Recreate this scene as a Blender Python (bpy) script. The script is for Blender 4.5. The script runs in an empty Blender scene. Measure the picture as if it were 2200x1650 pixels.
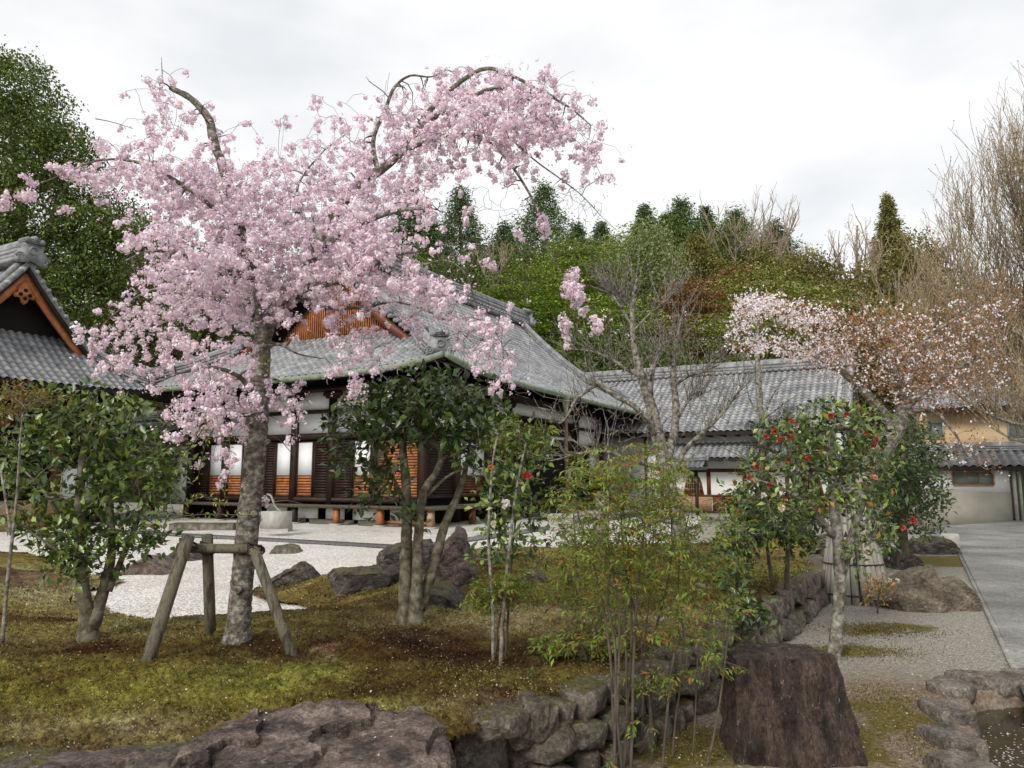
import bpy, bmesh, math, random
import numpy as np
from mathutils import Vector, noise

# ------------------------------------------------------------------ camera, sky, sun
scene = bpy.context.scene
FPX, HZN, CZ = 1560.0, 1025.0, 1.6          # focal length and horizon in pixels of the 2200x1650 photo, eye height
PITCH = math.atan((HZN - 825) / FPX)
cam_d = bpy.data.cameras.new("camera")
cam_d.sensor_width = 36.0
cam_d.lens = FPX / 2200 * 36
cam_d.clip_start = 0.05
cam_d.clip_end = 2000
cam = bpy.data.objects.new("camera", cam_d)
scene.collection.objects.link(cam)
cam.location = (0, 0, CZ)
cam.rotation_euler = (math.radians(90) + PITCH, 0, 0)
scene.camera = cam
scene.view_settings.view_transform = 'Standard'
scene.view_settings.look = 'None'
scene.view_settings.exposure = 0.38
scene.view_settings.gamma = 1.0

SUN_EL, SUN_AZ = math.radians(34), math.radians(210)     # behind the camera, to the left
world = bpy.data.worlds.new("World")
scene.world = world
world.use_nodes = True
nt = world.node_tree
nt.nodes.clear()
w_out = nt.nodes.new("ShaderNodeOutputWorld")
bg = nt.nodes.new("ShaderNodeBackground")
sky = nt.nodes.new("ShaderNodeTexSky")
sky.sky_type = 'NISHITA'
sky.sun_disc = False
sky.sun_elevation = SUN_EL
sky.sun_rotation = SUN_AZ
tc = nt.nodes.new("ShaderNodeTexCoord")
mp = nt.nodes.new("ShaderNodeMapping")
mp.inputs['Scale'].default_value = (1.0, 1.0, 2.4)
mp.inputs['Location'].default_value = (0.35, 0.1, 0.2)
cn = nt.nodes.new("ShaderNodeTexNoise")
cn.inputs['Scale'].default_value = 2.3
cn.inputs['Detail'].default_value = 7
cn.inputs['Roughness'].default_value = 0.5
cr = nt.nodes.new("ShaderNodeValToRGB")
cr.color_ramp.elements[0].position = 0.38
cr.color_ramp.elements[0].color = (6.5, 6.65, 6.85, 1)
cr.color_ramp.elements[1].position = 0.62
cr.color_ramp.elements[1].color = (8.7, 8.7, 8.7, 1)
mx = nt.nodes.new("ShaderNodeMixRGB")
mx.inputs['Fac'].default_value = 0.95
nt.links.new(tc.outputs['Generated'], mp.inputs['Vector'])
nt.links.new(mp.outputs['Vector'], cn.inputs['Vector'])
nt.links.new(cn.outputs['Fac'], cr.inputs['Fac'])
nt.links.new(sky.outputs['Color'], mx.inputs['Color1'])
nt.links.new(cr.outputs['Color'], mx.inputs['Color2'])
nt.links.new(mx.outputs['Color'], bg.inputs['Color'])
bg.inputs['Strength'].default_value = 0.1
nt.links.new(bg.outputs['Background'], w_out.inputs['Surface'])

sun_d = bpy.data.lights.new("sun", 'SUN')
sun_d.energy = 2.3
sun_d.angle = math.radians(20)
sun_d.color = (1.0, 0.95, 0.87)
sun_o = bpy.data.objects.new("sun", sun_d)
scene.collection.objects.link(sun_o)
# direction towards the sun: azimuth measured clockwise from +Y
sdir = Vector((math.sin(SUN_AZ) * math.cos(SUN_EL), math.cos(SUN_AZ) * math.cos(SUN_EL), math.sin(SUN_EL)))
sun_o.rotation_euler = sdir.to_track_quat('Z', 'Y').to_euler()

scene.cycles.max_bounces = 6
scene.cycles.transparent_max_bounces = 4
scene.cycles.use_adaptive_sampling = True
scene.cycles.adaptive_threshold = 0.02

# ------------------------------------------------------------------ photo pixel -> place in the world
_f = np.array([0, math.cos(PITCH), math.sin(PITCH)])
_u = np.array([0, -math.sin(PITCH), math.cos(PITCH)])


def ray(x, y):
    return np.array([x - 1100.0, 0, 0]) + _f * FPX + _u * (825 - y)


def W(x, y, Y):                      # the point seen at (x, y) that lies Y metres in front
    d = ray(x, y)
    return np.array([0, 0, CZ]) + d * (Y / d[1])


def Z(x, y, z=0.0):                  # the point seen at (x, y) that lies at height z
    d = ray(x, y)
    return np.array([0, 0, CZ]) + d * ((z - CZ) / d[2])


def M(px, Y):                        # metres spanned by px photo pixels at distance Y
    return px * Y / FPX


# ------------------------------------------------------------------ mesh helpers
C = scene.collection


def root_loc(o):
    L = np.zeros(3)
    while o is not None:
        L += np.array(o.location)
        o = o.parent
    return L


class Geo:
    def __init__(self):
        self.V, self.F, self.Cl, self.n = [], {}, [], 0

    def add(self, V, F, col=(1, 1, 1)):
        V = np.asarray(V, float).reshape(-1, 3)
        if len(V) == 0:
            return
        if not isinstance(F, list) or (F and not isinstance(F[0], np.ndarray)):
            F = [np.asarray(F, np.int64)]
        for f in F:
            self.F.setdefault(f.shape[1], []).append(f + self.n)
        col = np.asarray(col, float)
        if col.ndim == 1:
            col = np.tile(col, (len(V), 1))
        self.V.append(V)
        self.Cl.append(col)
        self.n += len(V)

    def hexa(self, P, col=(1, 1, 1)):       # eight corners: bottom ring, top ring
        self.add(P, np.array([[0, 3, 2, 1], [4, 5, 6, 7], [0, 1, 5, 4], [1, 2, 6, 5], [2, 3, 7, 6], [3, 0, 4, 7]]), col)

    def box(self, x0, x1, y0, y1, z0, z1, col=(1, 1, 1)):
        self.hexa([(x0, y0, z0), (x1, y0, z0), (x1, y1, z0), (x0, y1, z0), (x0, y0, z1), (x1, y0, z1), (x1, y1, z1), (x0, y1, z1)], col)

    def fbox(self, fr, a0, a1, n0, n1, z0, z1, col=(1, 1, 1)):
        c = [(a0, n0), (a1, n0), (a1, n1), (a0, n1)]
        self.hexa([fr.p(a, n, z0) for a, n in c] + [fr.p(a, n, z1) for a, n in c], col)

    def build(self, name, mat, parent=None, smooth=False):
        V = np.concatenate(self.V).astype(np.float32)
        cols = np.concatenate(self.Cl).astype(np.float32)
        if parent is not None:
            V = V - root_loc(parent).astype(np.float32)
        me = bpy.data.meshes.new(name)
        me.vertices.add(len(V))
        me.vertices.foreach_set('co', V.ravel())
        li, ls, lt, pos = [], [], [], 0
        for k, fl in self.F.items():
            f = np.concatenate(fl)
            li.append(f.ravel())
            ls.append(pos + np.arange(len(f)) * k)
            lt.append(np.full(len(f), k))
            pos += f.size
        li, ls, lt = np.concatenate(li), np.concatenate(ls), np.concatenate(lt)
        me.loops.add(len(li))
        me.loops.foreach_set('vertex_index', li.astype(np.int32))
        me.polygons.add(len(ls))
        me.polygons.foreach_set('loop_start', ls.astype(np.int32))
        me.polygons.foreach_set('loop_total', lt.astype(np.int32))
        if smooth:
            me.polygons.foreach_set('use_smooth', np.ones(len(ls), bool))
        me.update(calc_edges=True)
        at = me.attributes.new('Col', 'FLOAT_COLOR', 'POINT')
        at.data.foreach_set('color', np.concatenate([cols, np.ones((len(cols), 1), np.float32)], 1).ravel())
        me.materials.append(mat)
        o = bpy.data.objects.new(name, me)
        C.objects.link(o)
        if parent is not None:
            o.parent = parent
        return o


class Frame:                          # a along the facade, n outward, z up
    def __init__(self, O, a, n):
        self.O, self.a, self.n = np.array(O[:2], float), np.array(a, float), np.array(n, float)

    def p(self, a, n, z):
        q = self.O + self.a * a + self.n * n
        return (q[0], q[1], z)


def thing(name, label, cat, loc, group=None):
    o = bpy.data.objects.new(name, None)
    o.empty_display_size = 0.2
    C.objects.link(o)
    o.location = tuple(float(c) for c in loc)
    tag(o, label, cat, group)
    return o


def tag(o, label=None, cat=None, group=None, kind=None):
    if label:
        o['label'] = label
    if cat:
        o['category'] = cat
    if group:
        o['group'] = group
    if kind:
        o['kind'] = kind
    return o


def smooth_path(P, k=4):
    P = np.asarray(P, float)
    if len(P) < 3:
        t = np.linspace(0, 1, k + 1)[:, None]
        return P[0] * (1 - t) + P[-1] * t
    Q = np.vstack([2 * P[0] - P[1], P, 2 * P[-1] - P[-2]])
    out = []
    for i in range(1, len(Q) - 2):
        for t in np.linspace(0, 1, k, endpoint=False):
            a, b, c, d = Q[i - 1], Q[i], Q[i + 1], Q[i + 2]
            out.append(.5 * (2 * b + (c - a) * t + (2 * a - 5 * b + 4 * c - d) * t ** 2 + (3 * b - a - 3 * c + d) * t ** 3))
    out.append(P[-1])
    return np.array(out)


def tubes(geo, P, R, seg=6, col=(1, 1, 1), cap=True, rough=0.0, rng=None):
    """P (T,n,3), R (T,n): T tubes of n rings each, as one batch."""
    P = np.asarray(P, float)
    R = np.asarray(R, float)
    if P.ndim == 2:
        P, R = P[None], R[None]
    T, n, _ = P.shape
    tan = np.gradient(P, axis=1)
    tan /= np.linalg.norm(tan, axis=2, keepdims=True) + 1e-9
    ref = np.where(np.abs(tan[:, :1, 2:3]) > .8, np.array([1., 0, 0]), np.array([0, 0, 1.]))
    ref = np.broadcast_to(ref, P.shape)
    A = np.cross(tan, ref)
    A /= np.linalg.norm(A, axis=2, keepdims=True) + 1e-9
    B = np.cross(tan, A)
    ang = np.arange(seg) * 2 * np.pi / seg
    rr = R[:, :, None]
    if rough and rng is not None:
        rr = rr * (1 + rough * rng.normal(size=(T, n, seg)))
    V = P[:, :, None, :] + rr[..., None] * (A[:, :, None, :] * np.cos(ang)[None, None, :, None] + B[:, :, None, :] * np.sin(ang)[None, None, :, None])
    idx = np.arange(T * n * seg).reshape(T, n, seg)
    a, b = idx[:, :-1], idx[:, 1:]
    F = np.stack([a, np.roll(a, -1, 2), np.roll(b, -1, 2), b], -1).reshape(-1, 4)
    fl = [F]
    if cap:
        fl.append(idx[:, -1, :].reshape(-1, seg))
        fl.append(idx[:, 0, ::-1].reshape(-1, seg))
    col = np.asarray(col, float)
    if col.ndim == 2:
        col = np.repeat(col, n * seg, 0)
    # group caps with quads when seg == 4
    geo.add(V.reshape(-1, 3), fl, col)


def tube(geo, pts, rad, seg=8, k=4, **kw):
    P = smooth_path(pts, k)
    rad = np.asarray(rad, float)
    if rad.ndim == 0:
        rad = np.full(len(pts), float(rad))
    r = np.interp(np.linspace(0, 1, len(P)), np.linspace(0, 1, len(rad)), rad)
    tubes(geo, P, r, seg, **kw)
    return P, r


def unit(v):
    return v / (np.linalg.norm(v, axis=-1, keepdims=True) + 1e-9)


def leaf_faces(geo, B, D, N, L, Wd, col, fold=.25, droop=.15):
    """pointed folded leaves: base B, direction D, normal N, length L, width Wd"""
    m = len(B)
    D, S = unit(D), unit(np.cross(D, N))
    N = unit(np.cross(S, D))
    L, Wd = np.broadcast_to(L, (m,))[:, None], np.broadcast_to(Wd, (m,))[:, None]
    mid = B + D * L * .5
    l = mid + S * Wd * .5 + N * Wd * fold
    r = mid - S * Wd * .5 + N * Wd * fold
    tip = B + D * L - N * L * droop
    V = np.stack([B, r, tip, l, mid], 1).reshape(-1, 3)
    i = np.arange(m)[:, None] * 5
    F = np.concatenate([i + np.array([[0, 1, 2, 4]]), i + np.array([[0, 4, 2, 3]])])
    geo.add(V, F, np.repeat(col, 5, 0))


def chip_faces(geo, P, D, N, L, Wd, col):
    """small four-cornered leaf or petal faces centred at P"""
    m = len(P)
    D, S = unit(D), unit(np.cross(D, N))
    L, Wd = np.broadcast_to(L, (m,))[:, None], np.broadcast_to(Wd, (m,))[:, None]
    V = np.stack([P - D * L * .5, P + S * Wd * .5, P + D * L * .5, P - S * Wd * .5], 1).reshape(-1, 3)
    F = np.arange(m)[:, None] * 4 + np.arange(4)[None]
    geo.add(V, F, np.repeat(col, 4, 0))


def rdir(rng, n):
    return unit(rng.normal(size=(n, 3)))


def grow(geo, skel, targets, rng, r0=.012, tip=.003, sag=0.0, bend=.12, col=(1, 1, 1), seg=4, maxr=None, up=0.0):
    """twigs that carry every target, each starting from the nearest wood already there"""
    pos = [np.concatenate([s[0] for s in skel])]
    rad = [np.concatenate([s[1] for s in skel])]
    pos, rad = pos[0], rad[0]
    T = np.asarray(targets, float)
    d0 = np.array([np.min(np.sum((pos - t) ** 2, 1)) for t in T])
    NP = np.empty((len(pos) + 3 * len(T), 3))
    NR = np.empty(len(NP))
    n = len(pos)
    NP[:n], NR[:n] = pos, rad
    Ps, Rs = [], []
    for i in np.argsort(d0):
        t = T[i]
        dv = NP[:n] - t
        dd = np.sum(dv * dv, 1)
        if up:
            dd = dd * (1 + up * (dv[:, 2] < 0))
        j = int(np.argmin(dd))
        q = NP[j]
        ln = math.sqrt(float(np.sum((q - t) ** 2)))
        if ln < 1e-4:
            continue
        pts = [q]
        for f in (.33, .68):
            m = q + (t - q) * f + rng.normal(size=3) * bend * ln * .5
            m[2] += sag * ln * 4 * f * (1 - f)
            pts.append(m)
        pts.append(t)
        ra = min(NR[j] * .75, r0)
        ra = max(ra, tip)
        rr = [ra, ra * .85 + tip * .15, ra * .6 + tip * .4, tip]
        Ps.append(pts)
        Rs.append(rr)
        for k in (1, 2, 3):
            NP[n], NR[n] = pts[k], rr[k]
            n += 1
    if Ps:
        tubes(geo, np.array(Ps), np.array(Rs), seg, col=col, cap=False)


def shoots(geo, skel, rng, n, length, r0, tip, up=.6, side=.7, lo=.35, col=(1, 1, 1), wiggle=.12):
    """straight young shoots that leave the outer wood and turn upwards"""
    Ps, Rs = [], []
    for _ in range(n):
        S, r = skel[rng.integers(len(skel))]
        k = int(len(S) * rng.uniform(lo, 1)) % len(S)
        k = max(1, min(k, len(S) - 1))
        t = unit(S[k] - S[k - 1])
        d = unit(t * .5 + rdir(rng, 1)[0] * side + np.array([0, 0, up]))
        L = rng.uniform(*length)
        p0 = S[k]
        w = rng.normal(size=3) * wiggle * L
        p1 = p0 + d * L * .35 + w * .3
        p2 = p0 + d * L * .7 + w + np.array([0, 0, up * .08 * L])
        p3 = p0 + d * L + w * .6 + np.array([0, 0, up * .22 * L])
        Ps.append([p0, p1, p2, p3])
        Rs.append([r0, r0 * .8, r0 * .5 + tip * .5, tip])
    tubes(geo, np.array(Ps), np.array(Rs), 4, col=col, cap=False)
    return [(np.array(P), np.array(R)) for P, R in zip(Ps, Rs)]


# ------------------------------------------------------------------ materials
def mat(name):
    m = bpy.data.materials.new(name)
    m.use_nodes = True
    t = m.node_tree
    b = t.nodes['Principled BSDF']
    return m, t, b


def N(t, kind, **kw):
    n = t.nodes.new("ShaderNode" + kind)
    for k, v in kw.items():
        if hasattr(n, k):
            setattr(n, k, v)
        else:
            n.inputs[k.replace('_', ' ')].default_value = v
    return n


def ramp(t, stops):
    r = t.nodes.new("ShaderNodeValToRGB")
    e = r.color_ramp.elements
    while len(e) < len(stops):
        e.new(.5)
    for x, (p, c) in zip(e, stops):
        x.position = p
        x.color = (*c, 1)
    return r


def noise_tex(t, scale, detail=5, rough=.55, vec=None, dist=0.0):
    n = t.nodes.new("ShaderNodeTexNoise")
    n.inputs['Scale'].default_value = scale
    n.inputs['Detail'].default_value = detail
    n.inputs['Roughness'].default_value = rough
    n.inputs['Distortion'].default_value = dist
    if vec is None:
        c = t.nodes.new("ShaderNodeTexCoord")
        vec = c.outputs['Object']
    t.links.new(vec, n.inputs['Vector'])
    return n


def bump(t, b, src, strength, dist):
    n = t.nodes.new("ShaderNodeBump")
    n.inputs['Strength'].default_value = strength
    n.inputs['Distance'].default_value = dist
    t.links.new(src, n.inputs['Height'])
    t.links.new(n.outputs['Normal'], b.inputs['Normal'])
    return n


def mul_col(t, a, bcol):
    m = t.nodes.new("ShaderNodeMixRGB")
    m.blend_type = 'MULTIPLY'
    m.inputs['Fac'].default_value = 1
    t.links.new(a, m.inputs['Color1'])
    if isinstance(bcol, tuple):
        m.inputs['Color2'].default_value = (*bcol, 1)
    else:
        t.links.new(bcol, m.inputs['Color2'])
    return m


def leaf_mat(name, rough=.5, trans=.25, spec=.4, warm=(1.15, 1.1, .55)):
    m, t, b = mat(name)
    a = N(t, "Attribute", attribute_name='Col')
    t.links.new(a.outputs['Color'], b.inputs['Base Color'])
    b.inputs['Roughness'].default_value = rough
    b.inputs['Specular IOR Level'].default_value = spec
    tr = t.nodes.new("ShaderNodeBsdfTranslucent")
    mc = mul_col(t, a.outputs['Color'], warm)
    t.links.new(mc.outputs['Color'], tr.inputs['Color'])
    mix = t.nodes.new("ShaderNodeMixShader")
    mix.inputs['Fac'].default_value = trans
    t.links.new(b.outputs['BSDF'], mix.inputs[1])
    t.links.new(tr.outputs['BSDF'], mix.inputs[2])
    t.links.new(mix.outputs['Shader'], t.nodes['Material Output'].inputs['Surface'])
    return m


def vary_mat(name, c1, c2, scale=6, rough=.7, bs=.3, bd=.02, bscale=None, stretch=(1, 1, 1), spec=.3, c3=None, attr=True, detail=6):
    """two- or three-tone noise over an object, times its Col attribute"""
    m, t, b = mat(name)
    c = t.nodes.new("ShaderNodeTexCoord")
    mpn = t.nodes.new("ShaderNodeMapping")
    mpn.inputs['Scale'].default_value = stretch
    t.links.new(c.outputs['Object'], mpn.inputs['Vector'])
    n = noise_tex(t, scale, detail, .6, mpn.outputs['Vector'])
    st = [(.36, c1), (.64, c2)] if c3 is None else [(.36, c1), (.51, c2), (.66, c3)]
    r = ramp(t, st)
    t.links.new(n.outputs['Fac'], r.inputs['Fac'])
    out = r.outputs['Color']
    if attr:
        a = N(t, "Attribute", attribute_name='Col')
        out = mul_col(t, out, a.outputs['Color']).outputs['Color']
    t.links.new(out, b.inputs['Base Color'])
    b.inputs['Roughness'].default_value = rough
    b.inputs['Specular IOR Level'].default_value = spec
    n2 = noise_tex(t, bscale or scale * 5, 6, .65, mpn.outputs['Vector'])
    bump(t, b, n2.outputs['Fac'], bs, bd)
    return m


MT = {}
MT['tile'] = vary_mat('roof_tile', (.2, .205, .215), (.36, .365, .375), 1.2, .4, .12, .01, 30, spec=.5)
MT['ridge_tile'] = vary_mat('ridge_tile', (.13, .135, .14), (.29, .295, .3), 3, .5, .3, .02, 25)
MT['dark_wood'] = vary_mat('dark_timber', (.018, .01, .007), (.04, .02, .014), 3, .6, .3, .01, 20, (1, 1, 1))
MT['soffit'] = vary_mat('soffit_timber', (.012, .009, .007), (.028, .02, .015), 3, .8, .3, .01, 20)
MT['red_wood'] = vary_mat('red_timber', (.1, .03, .014), (.17, .055, .022), 4, .5, .25, .01, 25)
MT['orange_wood'] = vary_mat('orange_timber', (.27, .09, .03), (.44, .17, .06), 5, .5, .2, .01, 30)
MT['pale_wood'] = vary_mat('weathered_timber', (.26, .15, .08), (.42, .27, .16), 4, .7, .3, .01, 25, (1, 1, 6))
MT['grey_wood'] = vary_mat('grey_timber', (.06, .052, .036), (.17, .15, .11), 7, .8, .7, .02, 40, (4, 4, .7), c3=(.1, .095, .045))
MT['plaster'] = vary_mat('white_plaster', (.86, .865, .845), (.91, .91, .9), 1.5, .9, .05, .004, 20)
MT['paper'] = vary_mat('shoji_paper', (.8, .82, .86), (.86, .88, .92), 1.5, .9, .02, .002, 20)
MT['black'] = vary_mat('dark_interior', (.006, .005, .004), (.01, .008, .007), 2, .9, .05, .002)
MT['copper'] = vary_mat('green_copper', (.13, .17, .12), (.24, .28, .2), 4, .5, .15, .005, 20)
MT['pipe'] = vary_mat('brown_pipe', (.09, .05, .035), (.14, .08, .055), 4, .4, .1, .005, 20)
MT['concrete'] = vary_mat('concrete', (.3, .29, .26), (.42, .41, .38), 5, .9, .3, .006, 60)
MT['cream'] = vary_mat('cream_wall', (.72, .52, .3), (.8, .6, .37), 1.2, .9, .05, .004, 20)
MT['greywall'] = vary_mat('grey_wall', (.36, .34, .28), (.45, .43, .37), 1.2, .9, .1, .004, 40)
MT['bark_cherry'] = vary_mat('cherry_bark', (.07, .06, .048), (.2, .175, .14), 22, .85, 1.0, .025, 60, (1, 1, 1.3), c3=(.44, .42, .37))
MT['bark_twig'] = vary_mat('twig_bark', (.05, .04, .032), (.13, .105, .08), 8, .8, .4, .01, 40)
MT['bark_camellia'] = vary_mat('camellia_bark', (.045, .04, .025), (.14, .12, .08), 14, .8, .8, .015, 50, c3=(.26, .24, .18))
MT['bark_pale'] = vary_mat('pale_bark', (.06, .052, .04), (.19, .17, .14), 16, .85, .8, .015, 50, c3=(.38, .37, .33))
MT['bark_far'] = vary_mat('woodland_bark', (.12, .1, .08), (.25, .21, .17), 2, .9, .4, .03, 12)
MT['leaf_gloss'] = leaf_mat('glossy_leaf', .32, .12, .55)
MT['leaf_soft'] = leaf_mat('soft_leaf', .55, .32, .3)
MT['leaf_far'] = leaf_mat('woodland_leaf', .7, .22, .2)
MT['petal'] = leaf_mat('petal', .6, .38, .2, (1.0, .93, .97))
def rock_mat(name, c1, c2, c3, lichen, scale=5.0, stretch=(1, 1, 1), moss=.0, crack=3.0):
    """weathered stone: two-scale mottling, pale lichen specks, cracks, and moss on faces that look up"""
    m, t, b = mat(name)
    c = t.nodes.new("ShaderNodeTexCoord")
    mpn = t.nodes.new("ShaderNodeMapping")
    mpn.inputs['Scale'].default_value = stretch
    t.links.new(c.outputs['Object'], mpn.inputs['Vector'])
    v = mpn.outputs['Vector']
    n1 = noise_tex(t, scale, 9, .68, v, .4)
    r1 = ramp(t, [(.36, c1), (.5, c2), (.64, c3)])
    t.links.new(n1.outputs['Fac'], r1.inputs['Fac'])
    n2 = noise_tex(t, scale * 9, 6, .75, v)
    r2 = ramp(t, [(.36, (.45, .43, .42)), (.52, (1, 1, 1)), (.66, (1.7, 1.65, 1.6))])
    t.links.new(n2.outputs['Fac'], r2.inputs['Fac'])
    mm = mul_col(t, r1.outputs['Color'], r2.outputs['Color'])
    n3 = noise_tex(t, scale * 3.2, 8, .8, v)
    r3 = ramp(t, [(.6, (0, 0, 0)), (.66, (1, 1, 1))])
    t.links.new(n3.outputs['Fac'], r3.inputs['Fac'])
    m3 = t.nodes.new("ShaderNodeMixRGB")
    t.links.new(r3.outputs['Color'], m3.inputs['Fac'])
    t.links.new(mm.outputs['Color'], m3.inputs['Color1'])
    m3.inputs['Color2'].default_value = (*lichen, 1)
    out = m3.outputs['Color']
    if moss:
        ge = t.nodes.new("ShaderNodeNewGeometry")
        sp = t.nodes.new("ShaderNodeSeparateXYZ")
        t.links.new(ge.outputs['Normal'], sp.inputs['Vector'])
        ad = t.nodes.new("ShaderNodeMath")
        ad.operation = 'MULTIPLY'
        t.links.new(sp.outputs['Z'], ad.inputs[0])
        t.links.new(n1.outputs['Fac'], ad.inputs[1])
        rm = ramp(t, [(.5 - .12 * moss, (0, 0, 0)), (.58 - .12 * moss, (1, 1, 1))])
        t.links.new(ad.outputs['Value'], rm.inputs['Fac'])
        rc = ramp(t, [(.35, (.05, .045, .012)), (.65, (.15, .13, .03))])
        t.links.new(n2.outputs['Fac'], rc.inputs['Fac'])
        m4 = t.nodes.new("ShaderNodeMixRGB")
        t.links.new(rm.outputs['Color'], m4.inputs['Fac'])
        t.links.new(out, m4.inputs['Color1'])
        t.links.new(rc.outputs['Color'], m4.inputs['Color2'])
        out = m4.outputs['Color']
    t.links.new(out, b.inputs['Base Color'])
    b.inputs['Roughness'].default_value = .8
    b.inputs['Specular IOR Level'].default_value = .3
    vo = t.nodes.new("ShaderNodeTexVoronoi")
    vo.feature = 'DISTANCE_TO_EDGE'
    vo.inputs['Scale'].default_value = crack
    dn = noise_tex(t, crack * 1.5, 5, .6, v)
    av = t.nodes.new("ShaderNodeMixRGB")
    av.inputs['Fac'].default_value = .35
    t.links.new(v, av.inputs['Color1'])
    t.links.new(dn.outputs['Color'], av.inputs['Color2'])
    t.links.new(av.outputs['Color'], vo.inputs['Vector'])
    rk = ramp(t, [(.0, (0, 0, 0)), (.05, (1, 1, 1))])
    t.links.new(vo.outputs['Distance'], rk.inputs['Fac'])
    b1 = t.nodes.new("ShaderNodeBump")
    b1.inputs['Strength'].default_value = .55
    b1.inputs['Distance'].default_value = .03
    t.links.new(rk.outputs['Color'], b1.inputs['Height'])
    b2 = t.nodes.new("ShaderNodeBump")
    b2.inputs['Strength'].default_value = 1.0
    b2.inputs['Distance'].default_value = .05
    n4 = noise_tex(t, scale * 2.2, 12, .72, v)
    t.links.new(n4.outputs['Fac'], b2.inputs['Height'])
    t.links.new(b1.outputs['Normal'], b2.inputs['Normal'])
    t.links.new(b2.outputs['Normal'], b.inputs['Normal'])
    return m


MT['rock_brown'] = rock_mat('brown_rock', (0.0478, 0.0362, 0.0324), (0.149, 0.112, 0.0944), (0.284, 0.225, 0.189), (.36, .33, .3), 5, (1, 1.6, 1.6))
MT['rock_dark'] = rock_mat('dark_rock', (0.0239, 0.0203, 0.0189), (0.0717, 0.0609, 0.0539), (0.179, 0.157, 0.132), (.3, .29, .27), 5, (1, 1, 2.2), .5)
MT['rock_grey'] = rock_mat('grey_rock', (.06, .05, .042), (.15, .13, .108), (.26, .235, .2), (.38, .37, .34), 5, moss=.5)
MT['rock_wall'] = rock_mat('wall_rock', (.05, .042, .033), (.14, .118, .092), (.25, .22, .18), (.38, .36, .32), 5, moss=.45, crack=1.2)
MT['stump_rock'] = rock_mat('streaked_rock', (0.0194, 0.0135, 0.0117), (0.0645, 0.0438, 0.0349), (0.129, 0.0886, 0.068), (.3, .29, .27), 6, (2.2, 2.2, .5), crack=1.0)
MT['bamboo'] = vary_mat('grey_bamboo', (.2, .185, .16), (.36, .34, .3), 7, .7, .3, .006, 30, (3, 3, .4))

def rim_water():
    m, t, b = mat('pond_water')
    n = noise_tex(t, 3, 4)
    r = ramp(t, [(.35, (.012, .011, .006)), (.7, (.045, .035, .016))])
    t.links.new(n.outputs['Fac'], r.inputs['Fac'])
    t.links.new(r.outputs['Color'], b.inputs['Base Color'])
    b.inputs['Roughness'].default_value = .08
    n2 = noise_tex(t, 14, 3)
    bump(t, b, n2.outputs['Fac'], .08, .01)
    return m


MT['water'] = rim_water()


def glass_mat():
    m, t, b = mat('window_glass')
    n = noise_tex(t, 1.5, 2)
    r = ramp(t, [(.3, (.16, .18, .17)), (.7, (.3, .33, .31))])
    t.links.new(n.outputs['Fac'], r.inputs['Fac'])
    t.links.new(r.outputs['Color'], b.inputs['Base Color'])
    b.inputs['Roughness'].default_value = .12
    return m


MT['glass'] = glass_mat()


def moss_mat():
    m, t, b = mat('moss')
    c = t.nodes.new("ShaderNodeTexCoord")
    v = c.outputs['Object']
    big = noise_tex(t, .55, 5, .6, v, .6)
    r1 = ramp(t, [(.36, (0.0631, 0.0353, 0.0177)), (.43, (0.12, 0.0858, 0.0277)), (.5, (0.184, 0.154, 0.0454)), (.57, (0.24, 0.209, 0.0631)), (.62, (0.158, 0.162, 0.0429)), (.72, (0.341, 0.277, 0.177))])
    t.links.new(big.outputs['Fac'], r1.inputs['Fac'])
    fine = noise_tex(t, 26, 6, .7, v)
    r2 = ramp(t, [(.34, (.28, .2, .16)), (.52, (.95, .92, .9)), (.7, (1.7, 1.65, 1.4))])
    t.links.new(fine.outputs['Fac'], r2.inputs['Fac'])
    mm = mul_col(t, r1.outputs['Color'], r2.outputs['Color'])
    mid = noise_tex(t, 5, 5, .6, v)
    r3 = ramp(t, [(.35, (.55, .45, .4)), (.6, (1.1, 1.1, 1.05))])
    t.links.new(mid.outputs['Fac'], r3.inputs['Fac'])
    mm2 = mul_col(t, mm.outputs['Color'], r3.outputs['Color'])
    a = N(t, "Attribute", attribute_name='Col')
    mm3 = mul_col(t, mm2.outputs['Color'], a.outputs['Color'])
    t.links.new(mm3.outputs['Color'], b.inputs['Base Color'])
    b.inputs['Roughness'].default_value = .95
    b.inputs['Specular IOR Level'].default_value = .1
    n4 = noise_tex(t, 60, 5, .7, v)
    bump(t, b, n4.outputs['Fac'], 1.0, .02)
    return m


MT['moss'] = moss_mat()


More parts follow.
